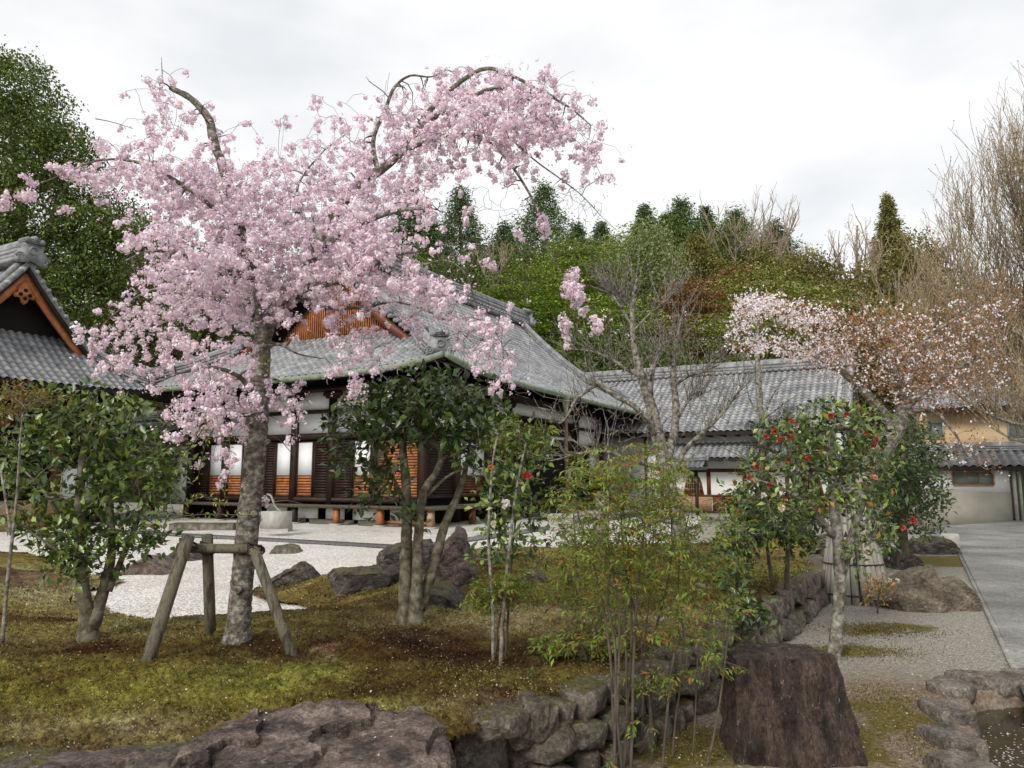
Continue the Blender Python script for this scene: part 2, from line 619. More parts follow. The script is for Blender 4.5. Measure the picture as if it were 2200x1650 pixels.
def gravel_mat(name, c1, c2, scale, c3=None, bs=.8, bd=.012):
    m, t, b = mat(name)
    c = t.nodes.new("ShaderNodeTexCoord")
    v = t.nodes.new("ShaderNodeTexVoronoi")
    v.inputs['Scale'].default_value = scale
    t.links.new(c.outputs['Object'], v.inputs['Vector'])
    bw = t.nodes.new("ShaderNodeRGBToBW")
    t.links.new(v.outputs['Color'], bw.inputs['Color'])
    r = ramp(t, [(.25, c1), (.7, c2)])
    t.links.new(bw.outputs['Val'], r.inputs['Fac'])
    big = noise_tex(t, .9, 5, .6, c.outputs['Object'])
    r2 = ramp(t, [(.35, (.86, .85, .83)), (.6, (1, 1, 1))])
    t.links.new(big.outputs['Fac'], r2.inputs['Fac'])
    mm = mul_col(t, r.outputs['Color'], r2.outputs['Color'])
    a = N(t, "Attribute", attribute_name='Col')
    mm = mul_col(t, mm.outputs['Color'], a.outputs['Color'])
    t.links.new(mm.outputs['Color'], b.inputs['Base Color'])
    b.inputs['Roughness'].default_value = .9
    b.inputs['Specular IOR Level'].default_value = .2
    inv = t.nodes.new("ShaderNodeMath")
    inv.operation = 'SUBTRACT'
    inv.inputs[0].default_value = 1
    t.links.new(v.outputs['Distance'], inv.inputs[1])
    bump(t, b, inv.outputs['Value'], bs, bd)
    return m


MT['white_gravel'] = gravel_mat('white_gravel', (.42, .4, .37), (.76, .735, .69), 38, bs=1.0, bd=.018)
MT['grey_gravel'] = gravel_mat('grey_gravel', (.08, .08, .078), (.19, .19, .185), 36)


def ground_mat():
    m, t, b = mat('ground')
    c = t.nodes.new("ShaderNodeTexCoord")
    v = c.outputs['Object']
    vo = t.nodes.new("ShaderNodeTexVoronoi")
    vo.inputs['Scale'].default_value = 85
    t.links.new(v, vo.inputs['Vector'])
    bw = t.nodes.new("ShaderNodeRGBToBW")
    t.links.new(vo.outputs['Color'], bw.inputs['Color'])
    r = ramp(t, [(.2, (.15, .14, .12)), (.75, (.36, .34, .29))])
    t.links.new(bw.outputs['Val'], r.inputs['Fac'])
    a = N(t, "Attribute", attribute_name='Col')        # red: moss, green: dirt, blue: woodland floor
    sp = t.nodes.new("ShaderNodeSeparateColor")
    t.links.new(a.outputs['Color'], sp.inputs['Color'])
    fn = noise_tex(t, 30, 6, .7, v)

    def layer(prev, chan, stops, edge=9.0):
        n = noise_tex(t, edge, 5, .7, v)
        ad = t.nodes.new("ShaderNodeMath")
        ad.operation = 'ADD'
        t.links.new(chan, ad.inputs[0])
        t.links.new(n.outputs['Fac'], ad.inputs[1])
        rr = ramp(t, [(.74, (0, 0, 0)), (1.0, (1, 1, 1))])
        t.links.new(ad.outputs['Value'], rr.inputs['Fac'])
        cc = ramp(t, stops)
        t.links.new(fn.outputs['Fac'], cc.inputs['Fac'])
        mxn = t.nodes.new("ShaderNodeMixRGB")
        t.links.new(rr.outputs['Color'], mxn.inputs['Fac'])
        t.links.new(prev, mxn.inputs['Color1'])
        t.links.new(cc.outputs['Color'], mxn.inputs['Color2'])
        return mxn.outputs['Color']
    o = r.outputs['Color']
    o = layer(o, sp.outputs['Green'], [(.3, (.09, .065, .045)), (.5, (.2, .15, .11)), (.7, (.36, .3, .25))])
    o = layer(o, sp.outputs['Red'], [(.3, (.035, .03, .01)), (.5, (.115, .09, .022)), (.7, (.19, .16, .05))])
    o = layer(o, sp.outputs['Blue'], [(.3, (.012, .012, .006)), (.7, (.04, .035, .018))], .6)
    t.links.new(o, b.inputs['Base Color'])
    b.inputs['Roughness'].default_value = .95
    b.inputs['Specular IOR Level'].default_value = .15
    n4 = noise_tex(t, 55, 5, .7, v)
    bump(t, b, n4.outputs['Fac'], .8, .015)
    return m


MT['ground'] = ground_mat()


def path_mat():
    m, t, b = mat('paving')
    c = t.nodes.new("ShaderNodeTexCoord")
    v = c.outputs['Object']
    n = noise_tex(t, .7, 6, .6, v)
    r = ramp(t, [(.35, (.12, .12, .115)), (.65, (.27, .265, .245))])
    t.links.new(n.outputs['Fac'], r.inputs['Fac'])
    n2 = noise_tex(t, 28, 8, .8, v)
    r2 = ramp(t, [(.38, (.5, .5, .5)), (.64, (1.5, 1.5, 1.45))])
    t.links.new(n2.outputs['Fac'], r2.inputs['Fac'])
    mm = mul_col(t, r.outputs['Color'], r2.outputs['Color'])
    t.links.new(mm.outputs['Color'], b.inputs['Base Color'])
    b.inputs['Roughness'].default_value = .9
    bump(t, b, n2.outputs['Fac'], .5, .006)
    return m


MT['path'] = path_mat()

# ------------------------------------------------------------------ terrain
def seg_dist(X, Y, poly, closed=False):
    P = np.asarray(poly, float)
    Q = np.vstack([P, P[:1]]) if closed else P
    best = np.full(X.shape, 1e9)
    for (x0, y0), (x1, y1) in zip(Q[:-1], Q[1:]):
        dx, dy = x1 - x0, y1 - y0
        t = np.clip(((X - x0) * dx + (Y - y0) * dy) / (dx * dx + dy * dy + 1e-12), 0, 1)
        best = np.minimum(best, np.hypot(X - x0 - t * dx, Y - y0 - t * dy))
    return best


def inside(X, Y, poly):
    P = np.asarray(poly, float)
    r = np.zeros(X.shape, bool)
    j = len(P) - 1
    for i in range(len(P)):
        xi, yi = P[i]
        xj, yj = P[j]
        c = ((yi > Y) != (yj > Y)) & (X < (xj - xi) * (Y - yi) / (yj - yi + 1e-12) + xi)
        r ^= c
        j = i
    return r


def sstep(x, a, b):
    t = np.clip((x - a) / (b - a), 0, 1)
    return t * t * (3 - 2 * t)


WALL = [(-10, 2.55), (-2.07, 3.11), (-1.43, 3.26), (-.28, 3.56), (.07, 3.99), (.52, 4.44), (1.38, 5.59), (2.46, 7.3), (3.97, 9.74), (4.7, 11.6), (5.6, 13.4)]
_gb = [(1480, 1186), (1400, 1181), (1300, 1188), (1180, 1192), (1040, 1192), (1000, 1190), (850, 1205), (740, 1226), (640, 1246), (548, 1262), (532, 1275),
       (572, 1292), (640, 1300), (662, 1310), (600, 1319), (480, 1326), (380, 1333), (320, 1329), (240, 1316), (215, 1290), (190, 1270), (240, 1259), (275, 1246),
       (200, 1235), (120, 1207), (60, 1186), (0, 1182), (-250, 1172)]
GRAVEL_EDGE = [tuple(Z(x, y, .12)[:2]) for x, y in _gb]
MOSS_POLY = WALL + [(6.2, 15.0)] + GRAVEL_EDGE + [(-14, 9.0)]
POND = [tuple(Z(x, y, -.02)[:2]) for x, y in [(2075, 1492), (2215, 1480), (2300, 1560), (2330, 1720), (2100, 1720), (2085, 1600)]]


def wob(X, Y, s, seed=0.0):
    return (np.sin(X * s * 1.7 + 1.3 + seed) * np.cos(Y * s * 1.3 + .7 + seed * 2) + .6 * np.sin(X * s * 3.1 + Y * s * 2.3 + seed) + .4 * np.cos(X * s * 5.3 - Y * s * 4.1 + seed)) / 2


def H_moss(X, Y):
    d = seg_dist(X, Y, GRAVEL_EDGE)
    h = .13 + .3 * sstep(d, 0, 1.9)
    return h + .02 * wob(X, Y, 2.2) * sstep(d, 0, .6) + .03 * wob(X, Y, .8, 2) * sstep(d, .2, 1.5)


def H_hill(X, Y):
    h = .30 * np.clip(Y - 47 + .15 * np.abs(X), 0, None) * (1 - .45 * sstep(X, 12, 60)) * sstep(Y, 45, 60)
    return np.minimum(h, 40) + .6 * wob(X, Y, .12) * sstep(Y, 48, 60)


def H_ground(X, Y):
    h = H_hill(X, Y) + .012 * wob(X, Y, 1.5) * sstep(Y, 45, 20)
    dp = seg_dist(X, Y, POND, True)
    ins = inside(X, Y, POND)
    h = np.where(ins, h - .35 * sstep(dp, 0, .12), h)
    lo = sstep(X + .5 * Y, 18, 24) * sstep(Y, 20, 28) * sstep(Y, 48, 40)
    return h - .3 * lo


def Hm(x, y):
    return float(H_moss(np.array([x]), np.array([y]))[0])


def Hg(x, y):
    return float(H_ground(np.array([x]), np.array([y]))[0])


def G(px, py, kind='moss'):
    """where the pixel ray meets the moss bed, the gravel or the ground"""
    z = {'moss': .4, 'gravel': .1, 'ground': 0.0}[kind]
    for _ in range(6):
        p = Z(px, py, z)
        z = Hm(p[0], p[1]) if kind == 'moss' else (.1 if kind == 'gravel' else Hg(p[0], p[1]))
    return Z(px, py, z)


def polar_sheet(r, th):
    R, T = np.meshgrid(r, th, indexing='ij')
    X, Y = R * np.sin(T), R * np.cos(T)
    n, m = R.shape
    idx = np.arange(n * m).reshape(n, m)
    F = np.stack([idx[:-1, :-1], idx[1:, :-1], idx[1:, 1:], idx[:-1, 1:]], -1).reshape(-1, 4)
    return X.ravel(), Y.ravel(), F


def keep(geo, V, F, ok, col):
    f = F[ok[F].all(1)]
    used = np.unique(f)
    mp_ = np.full(len(V), -1)
    mp_[used] = np.arange(len(used))
    geo.add(V[used], mp_[f], col[used] if np.asarray(col).ndim == 2 else col)


# base ground: one sheet out to the horizon, hill included
th = np.concatenate([np.linspace(-math.pi, -.75, 60, endpoint=False), np.linspace(-.75, .8, 520, endpoint=False), np.linspace(.8, math.pi, 60)])
r = np.geomspace(1.2, 600, 330)
X, Y, F = polar_sheet(r, th)
Zc = H_ground(X, Y)
col = np.zeros((len(X), 3))


def blob(cx, cy, rx, ry, rot=0.0):
    c, s = math.cos(rot), math.sin(rot)
    dx, dy = X - cx, Y - cy
    return np.exp(-(((dx * c + dy * s) / rx) ** 2 + ((-dx * s + dy * c) / ry) ** 2))


mossy = np.zeros(len(X))
for px, py, rx, ry in [(1880, 1355, .55, .35), (1830, 1400, .6, .28), (1960, 1345, .3, .2), (1900, 1520, .35, .3), (1960, 1560, .35, .2), (1500, 1600, .55, .35), (1400, 1590, .5, .4), (1850, 1600, .2, .4), (2060, 1205, 1.2, .8), (2010, 1125, 4, 1.0), (1990, 1205, 1.5, 1.2), (2140, 1120, 2.5, .8)]:
    q = Z(px, py, 0)
    mossy += .75 * blob(q[0], q[1], rx, ry)
col[:, 0] = np.clip(mossy * (.75 + .5 * wob(X, Y, 3.7, 3)), 0, .62)
dirt = .55 * np.exp(-((Y - 4.2) / 1.6) ** 2) * (X < 4.5) + .4 * blob(2.8, 5.2, 1.5, 1.5) + .5 * blob(.6, 5, 1.0, 1.0)
col[:, 1] = np.clip(dirt, 0, .75)
col[:, 2] = np.clip(sstep(Y, 44, 50) + sstep(np.abs(X), 34, 44), 0, 1)
g = Geo()
g.add(np.stack([X, Y, Zc], 1), F, col)
tag(g.build('ground', MT['ground'], smooth=True), kind='structure')

# raised moss bed
th = np.linspace(-.98, .52, 620)
r = np.geomspace(2.5, 17.5, 260)
X, Y, F = polar_sheet(r, th)
ok = inside(X, Y, MOSS_POLY)
rg = np.random.default_rng(3)
tuft = wob(X, Y, 17, 1) * .009 + wob(X, Y, 41, 2) * .006 + rg.normal(size=len(X)) * .006
h = H_moss(X, Y) + tuft
dw = seg_dist(X, Y, WALL)
h = h - .05 * sstep(dw, .25, 0)
dg = seg_dist(X, Y, GRAVEL_EDGE)
col = np.ones((len(X), 3))


RED, DRY, OLV = (.34, .2, .17), (1.6, 1.75, 3.2), (1.1, 1.25, .9)
TINTS = [(120, 1440, 1.0, .3, OLV, .8), (330, 1510, .9, .3, OLV, .8), (600, 1480, .8, .25, OLV, .8), (430, 1470, .5, .35, RED, .9), (560, 1400, .5, .3, RED, .5), (720, 1390, .7, .5, RED, .9), (900, 1370, .7, .5, RED, 1.0), (1000, 1400, .6, .35, RED, .8), (800, 1300, .9, .7, RED, .6), (1180, 1395, .9, .35, RED, .9),
          (100, 1270, 1.8, 1.2, DRY, .8), (60, 1235, 2, 1, DRY, .5), (1180, 1320, 1.2, .7, DRY, .6), (1000, 1500, .4, .2, DRY, .6), (200, 1560, .7, .25, DRY, .5), (60, 1380, .5, .3, DRY, .4), (330, 1335, .5, .25, DRY, .5),
          (80, 1330, .7, .3, RED, .9), (250, 1390, .8, .3, RED, .7), (1650, 1260, 1.5, 1.0, RED, .9), (1500, 1240, 1.5, 1.0, OLV, .9), (1250, 1230, 2.0, 1.0, OLV, .7), (700, 1470, 1.0, .35, OLV, .9), (200, 1480, 1.2, .35, OLV, .9)]
TINTS = [(G(t_[0], t_[1]),) + tuple(t_[2:]) for t_ in TINTS]


def moss_tint(X, Y):
    col = np.ones((len(X), 3))
    for q, rx, ry, c, amt in TINTS:
        w = np.clip(np.exp(-((X - q[0]) / rx) ** 2 - ((Y - q[1]) / ry) ** 2) * amt * 1.25, 0, 1)
        w = np.clip(w * (1 + .9 * wob(X, Y, 3.3, 4) + .5 * wob(X, Y, 8.0, 6)), 0, 1)[:, None]
        col = col * (1 - w) + np.array(c) * w
    return col


col = moss_tint(X, Y)
g = Geo()
keep(g, np.stack([X, Y, h], 1), F, ok, col)
tag(g.build('moss_bed', MT['moss']), kind='structure')

# white gravel court, flat sheet under the moss edge and up to the hall
UD, VD = np.array([.470, .883]), np.array([-.883, .470])        # along the hall's right and left faces
g = Geo()
x = np.linspace(-30, 12, 300)
y = np.linspace(6, 30, 170)
XX, YY = np.meshgrid(x, y, indexing='ij')
idx = np.arange(XX.size).reshape(XX.shape)
F = np.stack([idx[:-1, :-1], idx[1:, :-1], idx[1:, 1:], idx[:-1, 1:]], -1).reshape(-1, 4)
X, Y = XX.ravel(), YY.ravel()
gp = [(-30, 12), (-14, 9)] + [(px_, py_) for px_, py_ in GRAVEL_EDGE[::-1]] + [(5.2, 13.2), (4.3, 16.0), (4.4, 20), (6.2, 24), (7.5, 29), (-30, 29)]
ok = (inside(X, Y, gp) & ~inside(X, Y, MOSS_POLY)) | (seg_dist(X, Y, GRAVEL_EDGE) < .45)
keep(g, np.stack([X, Y, .1 + .012 * wob(X, Y, .9)], 1), F, ok, (1, 1, 1))
tag(g.build('white_gravel', MT['white_gravel']), kind='structure')


def strip(geo, P, w, z, h=0.0):
    P = np.asarray(P, float)
    for (a, b) in zip(P[:-1], P[1:]):
        d = (b - a) / np.linalg.norm(b - a)
        n = np.array([-d[1], d[0]]) * w / 2
        q = [a - n, b - n, b + n, a + n]
        if h:
            geo.hexa([(*p, z) for p in q] + [(*p, z + h) for p in q])
        else:
            geo.add([(*p, z) for p in q], np.array([[0, 1, 2, 3]]))


CS = np.array([-2.1, 15.7])
g = Geo()
strip(g, [CS + VD * 14, CS, CS + UD * 16], .55, .104, .03)
tag(g.build('gutter_strip', MT['grey_gravel']), kind='structure')
# paved apron round the hall
WC = np.array([-2.75, 22.5])                    # hall wall corner
g = Geo()
a0 = WC - UD * 2.4 - VD * 2.4
b0 = WC + VD * 16 - UD * 2.4
c0 = WC + UD * 24 - VD * 2.4
d0 = WC + UD * 24 + VD * 16
q = [a0, c0, d0, b0]
g.hexa([(*p, .0) for p in q] + [(*p, .135) for p in q])
tag(g.build('hall_apron', MT['concrete']), kind='structure')

# paved approach on the right
g = Geo()
pl = [(2.9, 4.0), (3.99, 5.9), (9.99, 16.57), (9.6, 17.0), (11.3, 20.2), (14.0, 24.0), (19, 27.5), (40, 30), (40, 4)]
me_pts = np.array(pl)
xs = np.linspace(2, 40, 160)
ys = np.linspace(4, 30, 160)
XX, YY = np.meshgrid(xs, ys, indexing='ij')
bm = bmesh.new()
bm.faces.new([bm.verts.new((x, y, .02)) for x, y in pl])
me = bpy.data.meshes.new('path')
bmesh.ops.triangulate(bm, faces=bm.faces)
bm.to_mesh(me)
bm.free()
me.materials.append(MT['path'])
po = bpy.data.objects.new('path', me)
C.objects.link(po)
tag(po, kind='structure')
g = Geo()
strip(g, [(9.9, 16.5), (26, 20.2)], .14, .016, .02)
strip(g, [(2.95, 4.05), (3.95, 5.88), (9.9, 16.5)], .05, .008, .016)
tag(g.build('path_edging', MT['path']), kind='structure')

# ------------------------------------------------------------------ tiled roofs
def tile_roof(geo, fr, a0, a1, n_eave, dmax, zf, ok, tw=.28, th_=.23, amp=.04, step=.045, na=6, seed=0, shade=1.0):
    A = np.arange(a0, a1 + 1e-6, tw / na)
    rows = int(math.ceil(dmax / th_))
    D, FR, RW = [], [], []
    for j in range(rows):
        for fq in (.0, .5, .98):
            D.append(min((j + fq) * th_, dmax))
            FR.append(fq)
            RW.append(j)
    D, FR, RW = np.array(D), np.array(FR), np.array(RW)
    AA, DD = np.meshgrid(A, D, indexing='ij')
    ph = (AA / tw) % 1.0
    wave = amp * np.cos(2 * np.pi * (ph ** 1.35))
    Zr = zf(AA, DD) + wave + step * (1 - FR)[None, :] - .02
    P = fr.O[None, None, :] + fr.a * AA[..., None] + fr.n * (n_eave - DD)[..., None]
    V = np.concatenate([P, Zr[..., None]], -1).reshape(-1, 3)
    n, m = AA.shape
    idx = np.arange(n * m).reshape(n, m)
    F = np.stack([idx[:-1, :-1], idx[1:, :-1], idx[1:, 1:], idx[:-1, 1:]], -1).reshape(-1, 4)
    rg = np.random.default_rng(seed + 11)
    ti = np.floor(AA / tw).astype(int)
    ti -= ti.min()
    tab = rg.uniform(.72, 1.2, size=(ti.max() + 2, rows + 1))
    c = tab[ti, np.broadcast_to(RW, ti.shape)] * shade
    c = c * np.where(FR > .9, .5, 1.0)[None, :] * (.8 + .28 * np.cos(2 * np.pi * (ph ** 1.35)))     # shadow lines at row steps and troughs, painted into the tile colour
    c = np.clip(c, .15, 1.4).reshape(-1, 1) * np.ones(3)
    keep(geo, V, F, ok(AA, DD).ravel(), c)
    # underside sheet
    A2 = np.linspace(a0, a1, 60)
    D2 = np.linspace(0, dmax, 16)
    return V


def under_roof(geo, fr, a0, a1, n_eave, dmax, zf, ok, drop=.14, na=90, nd=14):
    A = np.linspace(a0, a1, na)
    D = np.linspace(0, dmax, nd)
    AA, DD = np.meshgrid(A, D, indexing='ij')
    P = fr.O[None, None, :] + fr.a * AA[..., None] + fr.n * (n_eave - .05 - DD)[..., None]
    V = np.concatenate([P, (zf(AA, DD) - drop)[..., None]], -1).reshape(-1, 3)
    n, m = AA.shape
    idx = np.arange(n * m).reshape(n, m)
    F = np.stack([idx[:-1, :-1], idx[1:, :-1], idx[1:, 1:], idx[:-1, 1:]], -1).reshape(-1, 4)
    keep(geo, V, F, ok(AA, DD).ravel(), (1, 1, 1))
    # fascia under the lowest tiles
    e = np.linspace(a0, a1, 60)
    q = fr.O[None] + fr.a * e[:, None] + fr.n * (n_eave - .04)
    zt = zf(e, np.zeros_like(e))
    V = np.concatenate([np.c_[q, zt - .16], np.c_[q, zt + .0]])
    i = np.arange(59)
    geo.add(V, np.stack([i, i + 1, i + 61, i + 60], 1))


def ridge_bar(geo, P, w, h, cap=True, layers=3, k=5):
    """a built-up tile ridge: stacked narrowing courses and a round cap along the path"""
    P = smooth_path(P, k)
    t = np.gradient(P, axis=0)
    s = unit(np.cross(t, np.array([0, 0, 1.])))
    n = len(P)
    for L in range(layers):
        z0, z1 = h * L / layers, h * (L + 1) / layers - .012
        ww = w * (.5 - .06 * L) + (.025 if L % 2 == 0 else 0)
        R = np.stack([P - s * ww + [0, 0, z0], P + s * ww + [0, 0, z0], P + s * ww * .96 + [0, 0, z1], P - s * ww * .96 + [0, 0, z1]], 1)
        idx = np.arange(n * 4).reshape(n, 4)
        F = np.stack([idx[:-1], np.roll(idx, -1, 1)[:-1], np.roll(idx, -1, 1)[1:], idx[1:]], -1).reshape(-1, 4)
        geo.add(R.reshape(-1, 3), [F, idx[:1, ::-1], idx[-1:]], (1 - .12 * (L % 2),) * 3)
    if cap:
        tubes(geo, P + [0, 0, h], np.full(n, w * .3), 8)


def ornament(geo, c, fwd, size):
    """ridge-end tile: scalloped plate with a boss, scrolls at the sides and round tile ends on top"""
    c, fwd = np.array(c, float), unit(np.array([fwd[0], fwd[1], 0.]))
    side = np.array([-fwd[1], fwd[0], 0.])
    up = np.array([0, 0, 1.])
    outl = [(-.62, -.15), (-.66, .1), (-.5, .2), (-.58, .4), (-.42, .5), (-.46, .72), (-.25, .82), (0, .9), (.25, .82), (.46, .72), (.42, .5), (.58, .4), (.5, .2), (.66, .1), (.62, -.15), (.3, -.1), (0, 0), (-.3, -.1)]
    V = [c + side * x * size + up * y * size for x, y in outl]
    m = len(V)
    V2 = [v + fwd * .16 * size for v in V]
    i = np.arange(m)
    cen = [c + up * .4 * size, c + up * .4 * size + fwd * .22 * size]
    allv = np.array(V + V2 + cen)
    j = (i + 1) % m
    geo.add(allv, [np.stack([i, j, j + m, i + m], 1), np.stack([i + m, j + m, np.full(m, 2 * m + 1)], 1), np.stack([j, i, np.full(m, 2 * m)], 1)])
    for sx in (-1, 1):
        th_ = np.linspace(0, 3.6 * math.pi, 26)
        rr = np.linspace(.2, .04, 26) * size
        P = c + side * sx * .5 * size + up * .1 * size + fwd * .17 * size + side * (sx * rr * np.cos(th_))[:, None] + up * (rr * np.sin(th_))[:, None]
        tubes(geo, P, np.full(26, .045 * size), 6)
    th_ = np.linspace(0, 2 * math.pi, 20)
    P = c + up * .45 * size + fwd * .22 * size + side * (.16 * size * np.cos(th_))[:, None] + up * (.16 * size * np.sin(th_))[:, None]
    tubes(geo, P, np.full(20, .05 * size), 6)
    for sx in (-.3, 0, .3):
        b = c + side * sx * size + up * (1.0 - abs(sx) * .35) * size
        tubes(geo, np.array([b - fwd * .3 * size, b + fwd * .3 * size]), np.full(2, .11 * size), 10)
    b = c + up * .9 * size
    for k in range(3):
        geo.hexa([b + side * sx * (.4 - .04 * k) * size + fwd * fy * (.24 + .02 * k) * size + up * zz * size for zz in (-.12 + .07 * k, -.07 + .07 * k) for sx, fy in ((-1, -1), (1, -1), (1, 1), (-1, 1))], (.8,) * 3)


# ------------------------------------------------------------------ main hall
EO, LS, LT = 2.2, 18.0, 10.5                     # eave overhang, length along the right face, along the left face
FL = Frame(WC, VD, -UD)                          # left face
FR_ = Frame(WC, UD, -VD)                         # right face
FB = Frame(WC + VD * LT, UD, VD)                 # far left side
FK = Frame(WC + UD * LS, VD, UD)                 # back end


def zr(d):
    q = d / 7.45
    return 4.62 + 5.4 * (.5 * q + .5 * q * q)


def hall_z(a_lo, a_hi):
    return lambda a, d: zr(d) + .36 * (np.exp(-np.abs(a - a_lo) / 1.5) + np.exp(-np.abs(a_hi - a) / 1.5)) * np.exp(-d / 1.6)


hall = thing('temple_hall', 'large temple hall with a grey tiled hip-and-gable roof, white plaster upper walls and a veranda', 'temple hall', (WC[0], WC[1], 0))
zs, zt_ = hall_z(-EO, LS + EO), hall_z(-EO, LT + EO)
g = Geo()
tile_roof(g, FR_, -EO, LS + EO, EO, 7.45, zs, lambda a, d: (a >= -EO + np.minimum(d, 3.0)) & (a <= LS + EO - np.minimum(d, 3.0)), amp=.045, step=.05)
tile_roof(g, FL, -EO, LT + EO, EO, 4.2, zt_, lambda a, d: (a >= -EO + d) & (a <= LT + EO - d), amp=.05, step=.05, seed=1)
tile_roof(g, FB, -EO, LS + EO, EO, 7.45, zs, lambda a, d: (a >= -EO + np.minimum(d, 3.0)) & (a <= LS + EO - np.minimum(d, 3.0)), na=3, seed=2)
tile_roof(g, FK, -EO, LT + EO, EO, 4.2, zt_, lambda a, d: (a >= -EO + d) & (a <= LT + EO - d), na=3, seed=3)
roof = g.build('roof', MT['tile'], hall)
g = Geo()
for fr, L, z_, dm, sq in ((FR_, LS, zs, 7.3, 3.0), (FL, LT, zt_, 4.2, 9), (FB, LS, zs, 7.3, 3.0), (FK, LT, zt_, 4.2, 9)):
    under_roof(g, fr, -EO, L + EO, EO, dm, z_, lambda a, d, L=L, sq=sq: (a >= -EO + np.minimum(d, sq) - .2) & (a <= L + EO - np.minimum(d, sq) + .2))
g.build('eave_underside', MT['soffit'], roof)
g = Geo()
zrd = zr(7.45)
tm = LT / 2
mid = [FL.p(tm, -s, zrd - .12 + .10 * ((s - 9) / 8) ** 2) for s in np.linspace(.7, LS - .7, 12)]
ridge_bar(g, mid, .62, .74, layers=4, k=2)
# round tile ends along the foot of the ridge
for s in np.arange(1.0, LS - .8, .3):
    for sd in (-1, 1):
        c = np.array(FL.p(tm + sd * .30, -s, zrd + .12))
        tubes(g, np.array([c, c + np.array([VD[0], VD[1], 0]) * sd * .12]), np.full(2, .06), 7)
g.build('ridge', MT['ridge_tile'], roof)
for s, f in ((.62, -UD), (LS - .62, UD)):
    g = Geo()
    ornament(g, FL.p(tm, -s, zrd + .12), f, .85)
    g.build('ridge_ornament', MT['ridge_tile'], roof)
# hip ridges (corner ridges) and verge ridges
for fr, L in ((FR_, LS), (FB, LS)):
    for e in (0, 1):
        g = Geo()
        pts = []
        for d in np.linspace(.5, 3.4, 8):
            a = -EO + d if e == 0 else L + EO - d
            pts.append(fr.p(a, EO - d, zs(np.array(a), np.array(d)) + .03))
        ridge_bar(g, pts, .42, .36, k=3)
        o = g.build('hip_ridge', MT['ridge_tile'], roof)
        g = Geo()
        p = np.array(pts[0])
        di = p - np.array(pts[2])
        ornament(g, p + [0, 0, .02], di, .62)
        g.build('ridge_ornament', MT['ridge_tile'], roof)
        g = Geo()
        sg = 1 if e == 0 else -1
        a0 = -EO + 3.05 if e == 0 else L + EO - 3.05
        pts = [fr.p(a0 + sg * .55, EO - d, zs(np.array(a0), np.array(d)) + .05) for d in np.linspace(3.1, 7.2, 9)]
        ridge_bar(g, pts, .34, .3, k=3)
        for d in np.arange(3.0, 7.3, .24):            # verge tile ends
            b = np.array(fr.p(a0 + sg * .35, EO - d, zr(d) + .06))
            e_ = np.array(fr.p(a0 - sg * .12, EO - d, zr(d) + .02))
            tubes(g, np.array([b, e_]), np.array([.075, .075]), 7)
        g.build('verge_ridge', MT['ridge_tile'], roof)

# gutters of green copper under the two visible eaves
for fr, L, zz in ((FL, LT, zt_), (FR_, LS, zs)):
    g = Geo()
    e = np.linspace(-EO + .02, L + EO - .02, 70)
    zg = zz(e, np.zeros_like(e)) - .05
    q = fr.O[None] + fr.a * e[:, None] + fr.n * (EO + .06)
    tubes(g, np.c_[q, zg], np.full(70, .085), 10)
    for k in range(3, 68, 4):
        c = np.array([*q[k], zg[k]])
        n3 = np.array([fr.n[0], fr.n[1], 0])
        tubes(g, np.array([c, c + [0, 0, -.2], c + [0, 0, -.26] - n3 * .05]), np.full(3, .014), 5)
    g.build('gutter', MT['copper'], roof)

# gable wall with vertical lattice and barge boards, at both ends
for e in (0, 1):
    fr = FL if e == 0 else Frame(WC + UD * LS, VD, UD)
    nin = -1.7                                   # set in behind the verge
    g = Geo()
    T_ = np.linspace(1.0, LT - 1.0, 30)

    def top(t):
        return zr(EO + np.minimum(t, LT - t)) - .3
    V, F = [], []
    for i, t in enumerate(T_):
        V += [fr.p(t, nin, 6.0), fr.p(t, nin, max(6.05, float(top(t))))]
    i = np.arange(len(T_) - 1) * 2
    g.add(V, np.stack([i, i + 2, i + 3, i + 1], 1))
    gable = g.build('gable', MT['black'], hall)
    g = Geo()
    for t in np.arange(1.6, LT - 1.55, .105):
        tp = float(top(t)) - .5
        if tp > 6.5:
            g.fbox(fr, t - .022, t + .022, nin + .02, nin + .09, 6.42, tp)
    g.build('lattice', MT['orange_wood'], gable)
    g = Geo()
    g.fbox(fr, .9, LT - .9, nin + .01, nin + .16, 6.2, 6.42)
    g.build('sill_beam', MT['dark_wood'], gable)
    for sd in (0, 1):
        g = Geo()
        ts = np.linspace(tm, .95, 18)
        pts = []
        for t in ts:
            tt = t if sd == 0 else LT - t
            w = .42 - .1 * (tm - t) / tm
            zt0 = float(zr(EO + t)) - .16
            pts.append([fr.p(tt, -.95, zt0 - w), fr.p(tt, -.85, zt0 - w), fr.p(tt, -.85, zt0), fr.p(tt, -.95, zt0)])
        V = np.array(pts).reshape(-1, 3)
        idx = np.arange(len(ts) * 4).reshape(-1, 4)
        F = np.stack([idx[:-1], np.roll(idx, -1, 1)[:-1], np.roll(idx, -1, 1)[1:], idx[1:]], -1).reshape(-1, 4)
        g.add(V, [F, idx[:1], idx[-1:]])
        g.build('barge_board', MT['red_wood'], gable)

# walls: dark core, white plaster bands, beams, pillars
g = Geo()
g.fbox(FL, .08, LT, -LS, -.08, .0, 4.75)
g.build('wall_core', MT['black'], hall)


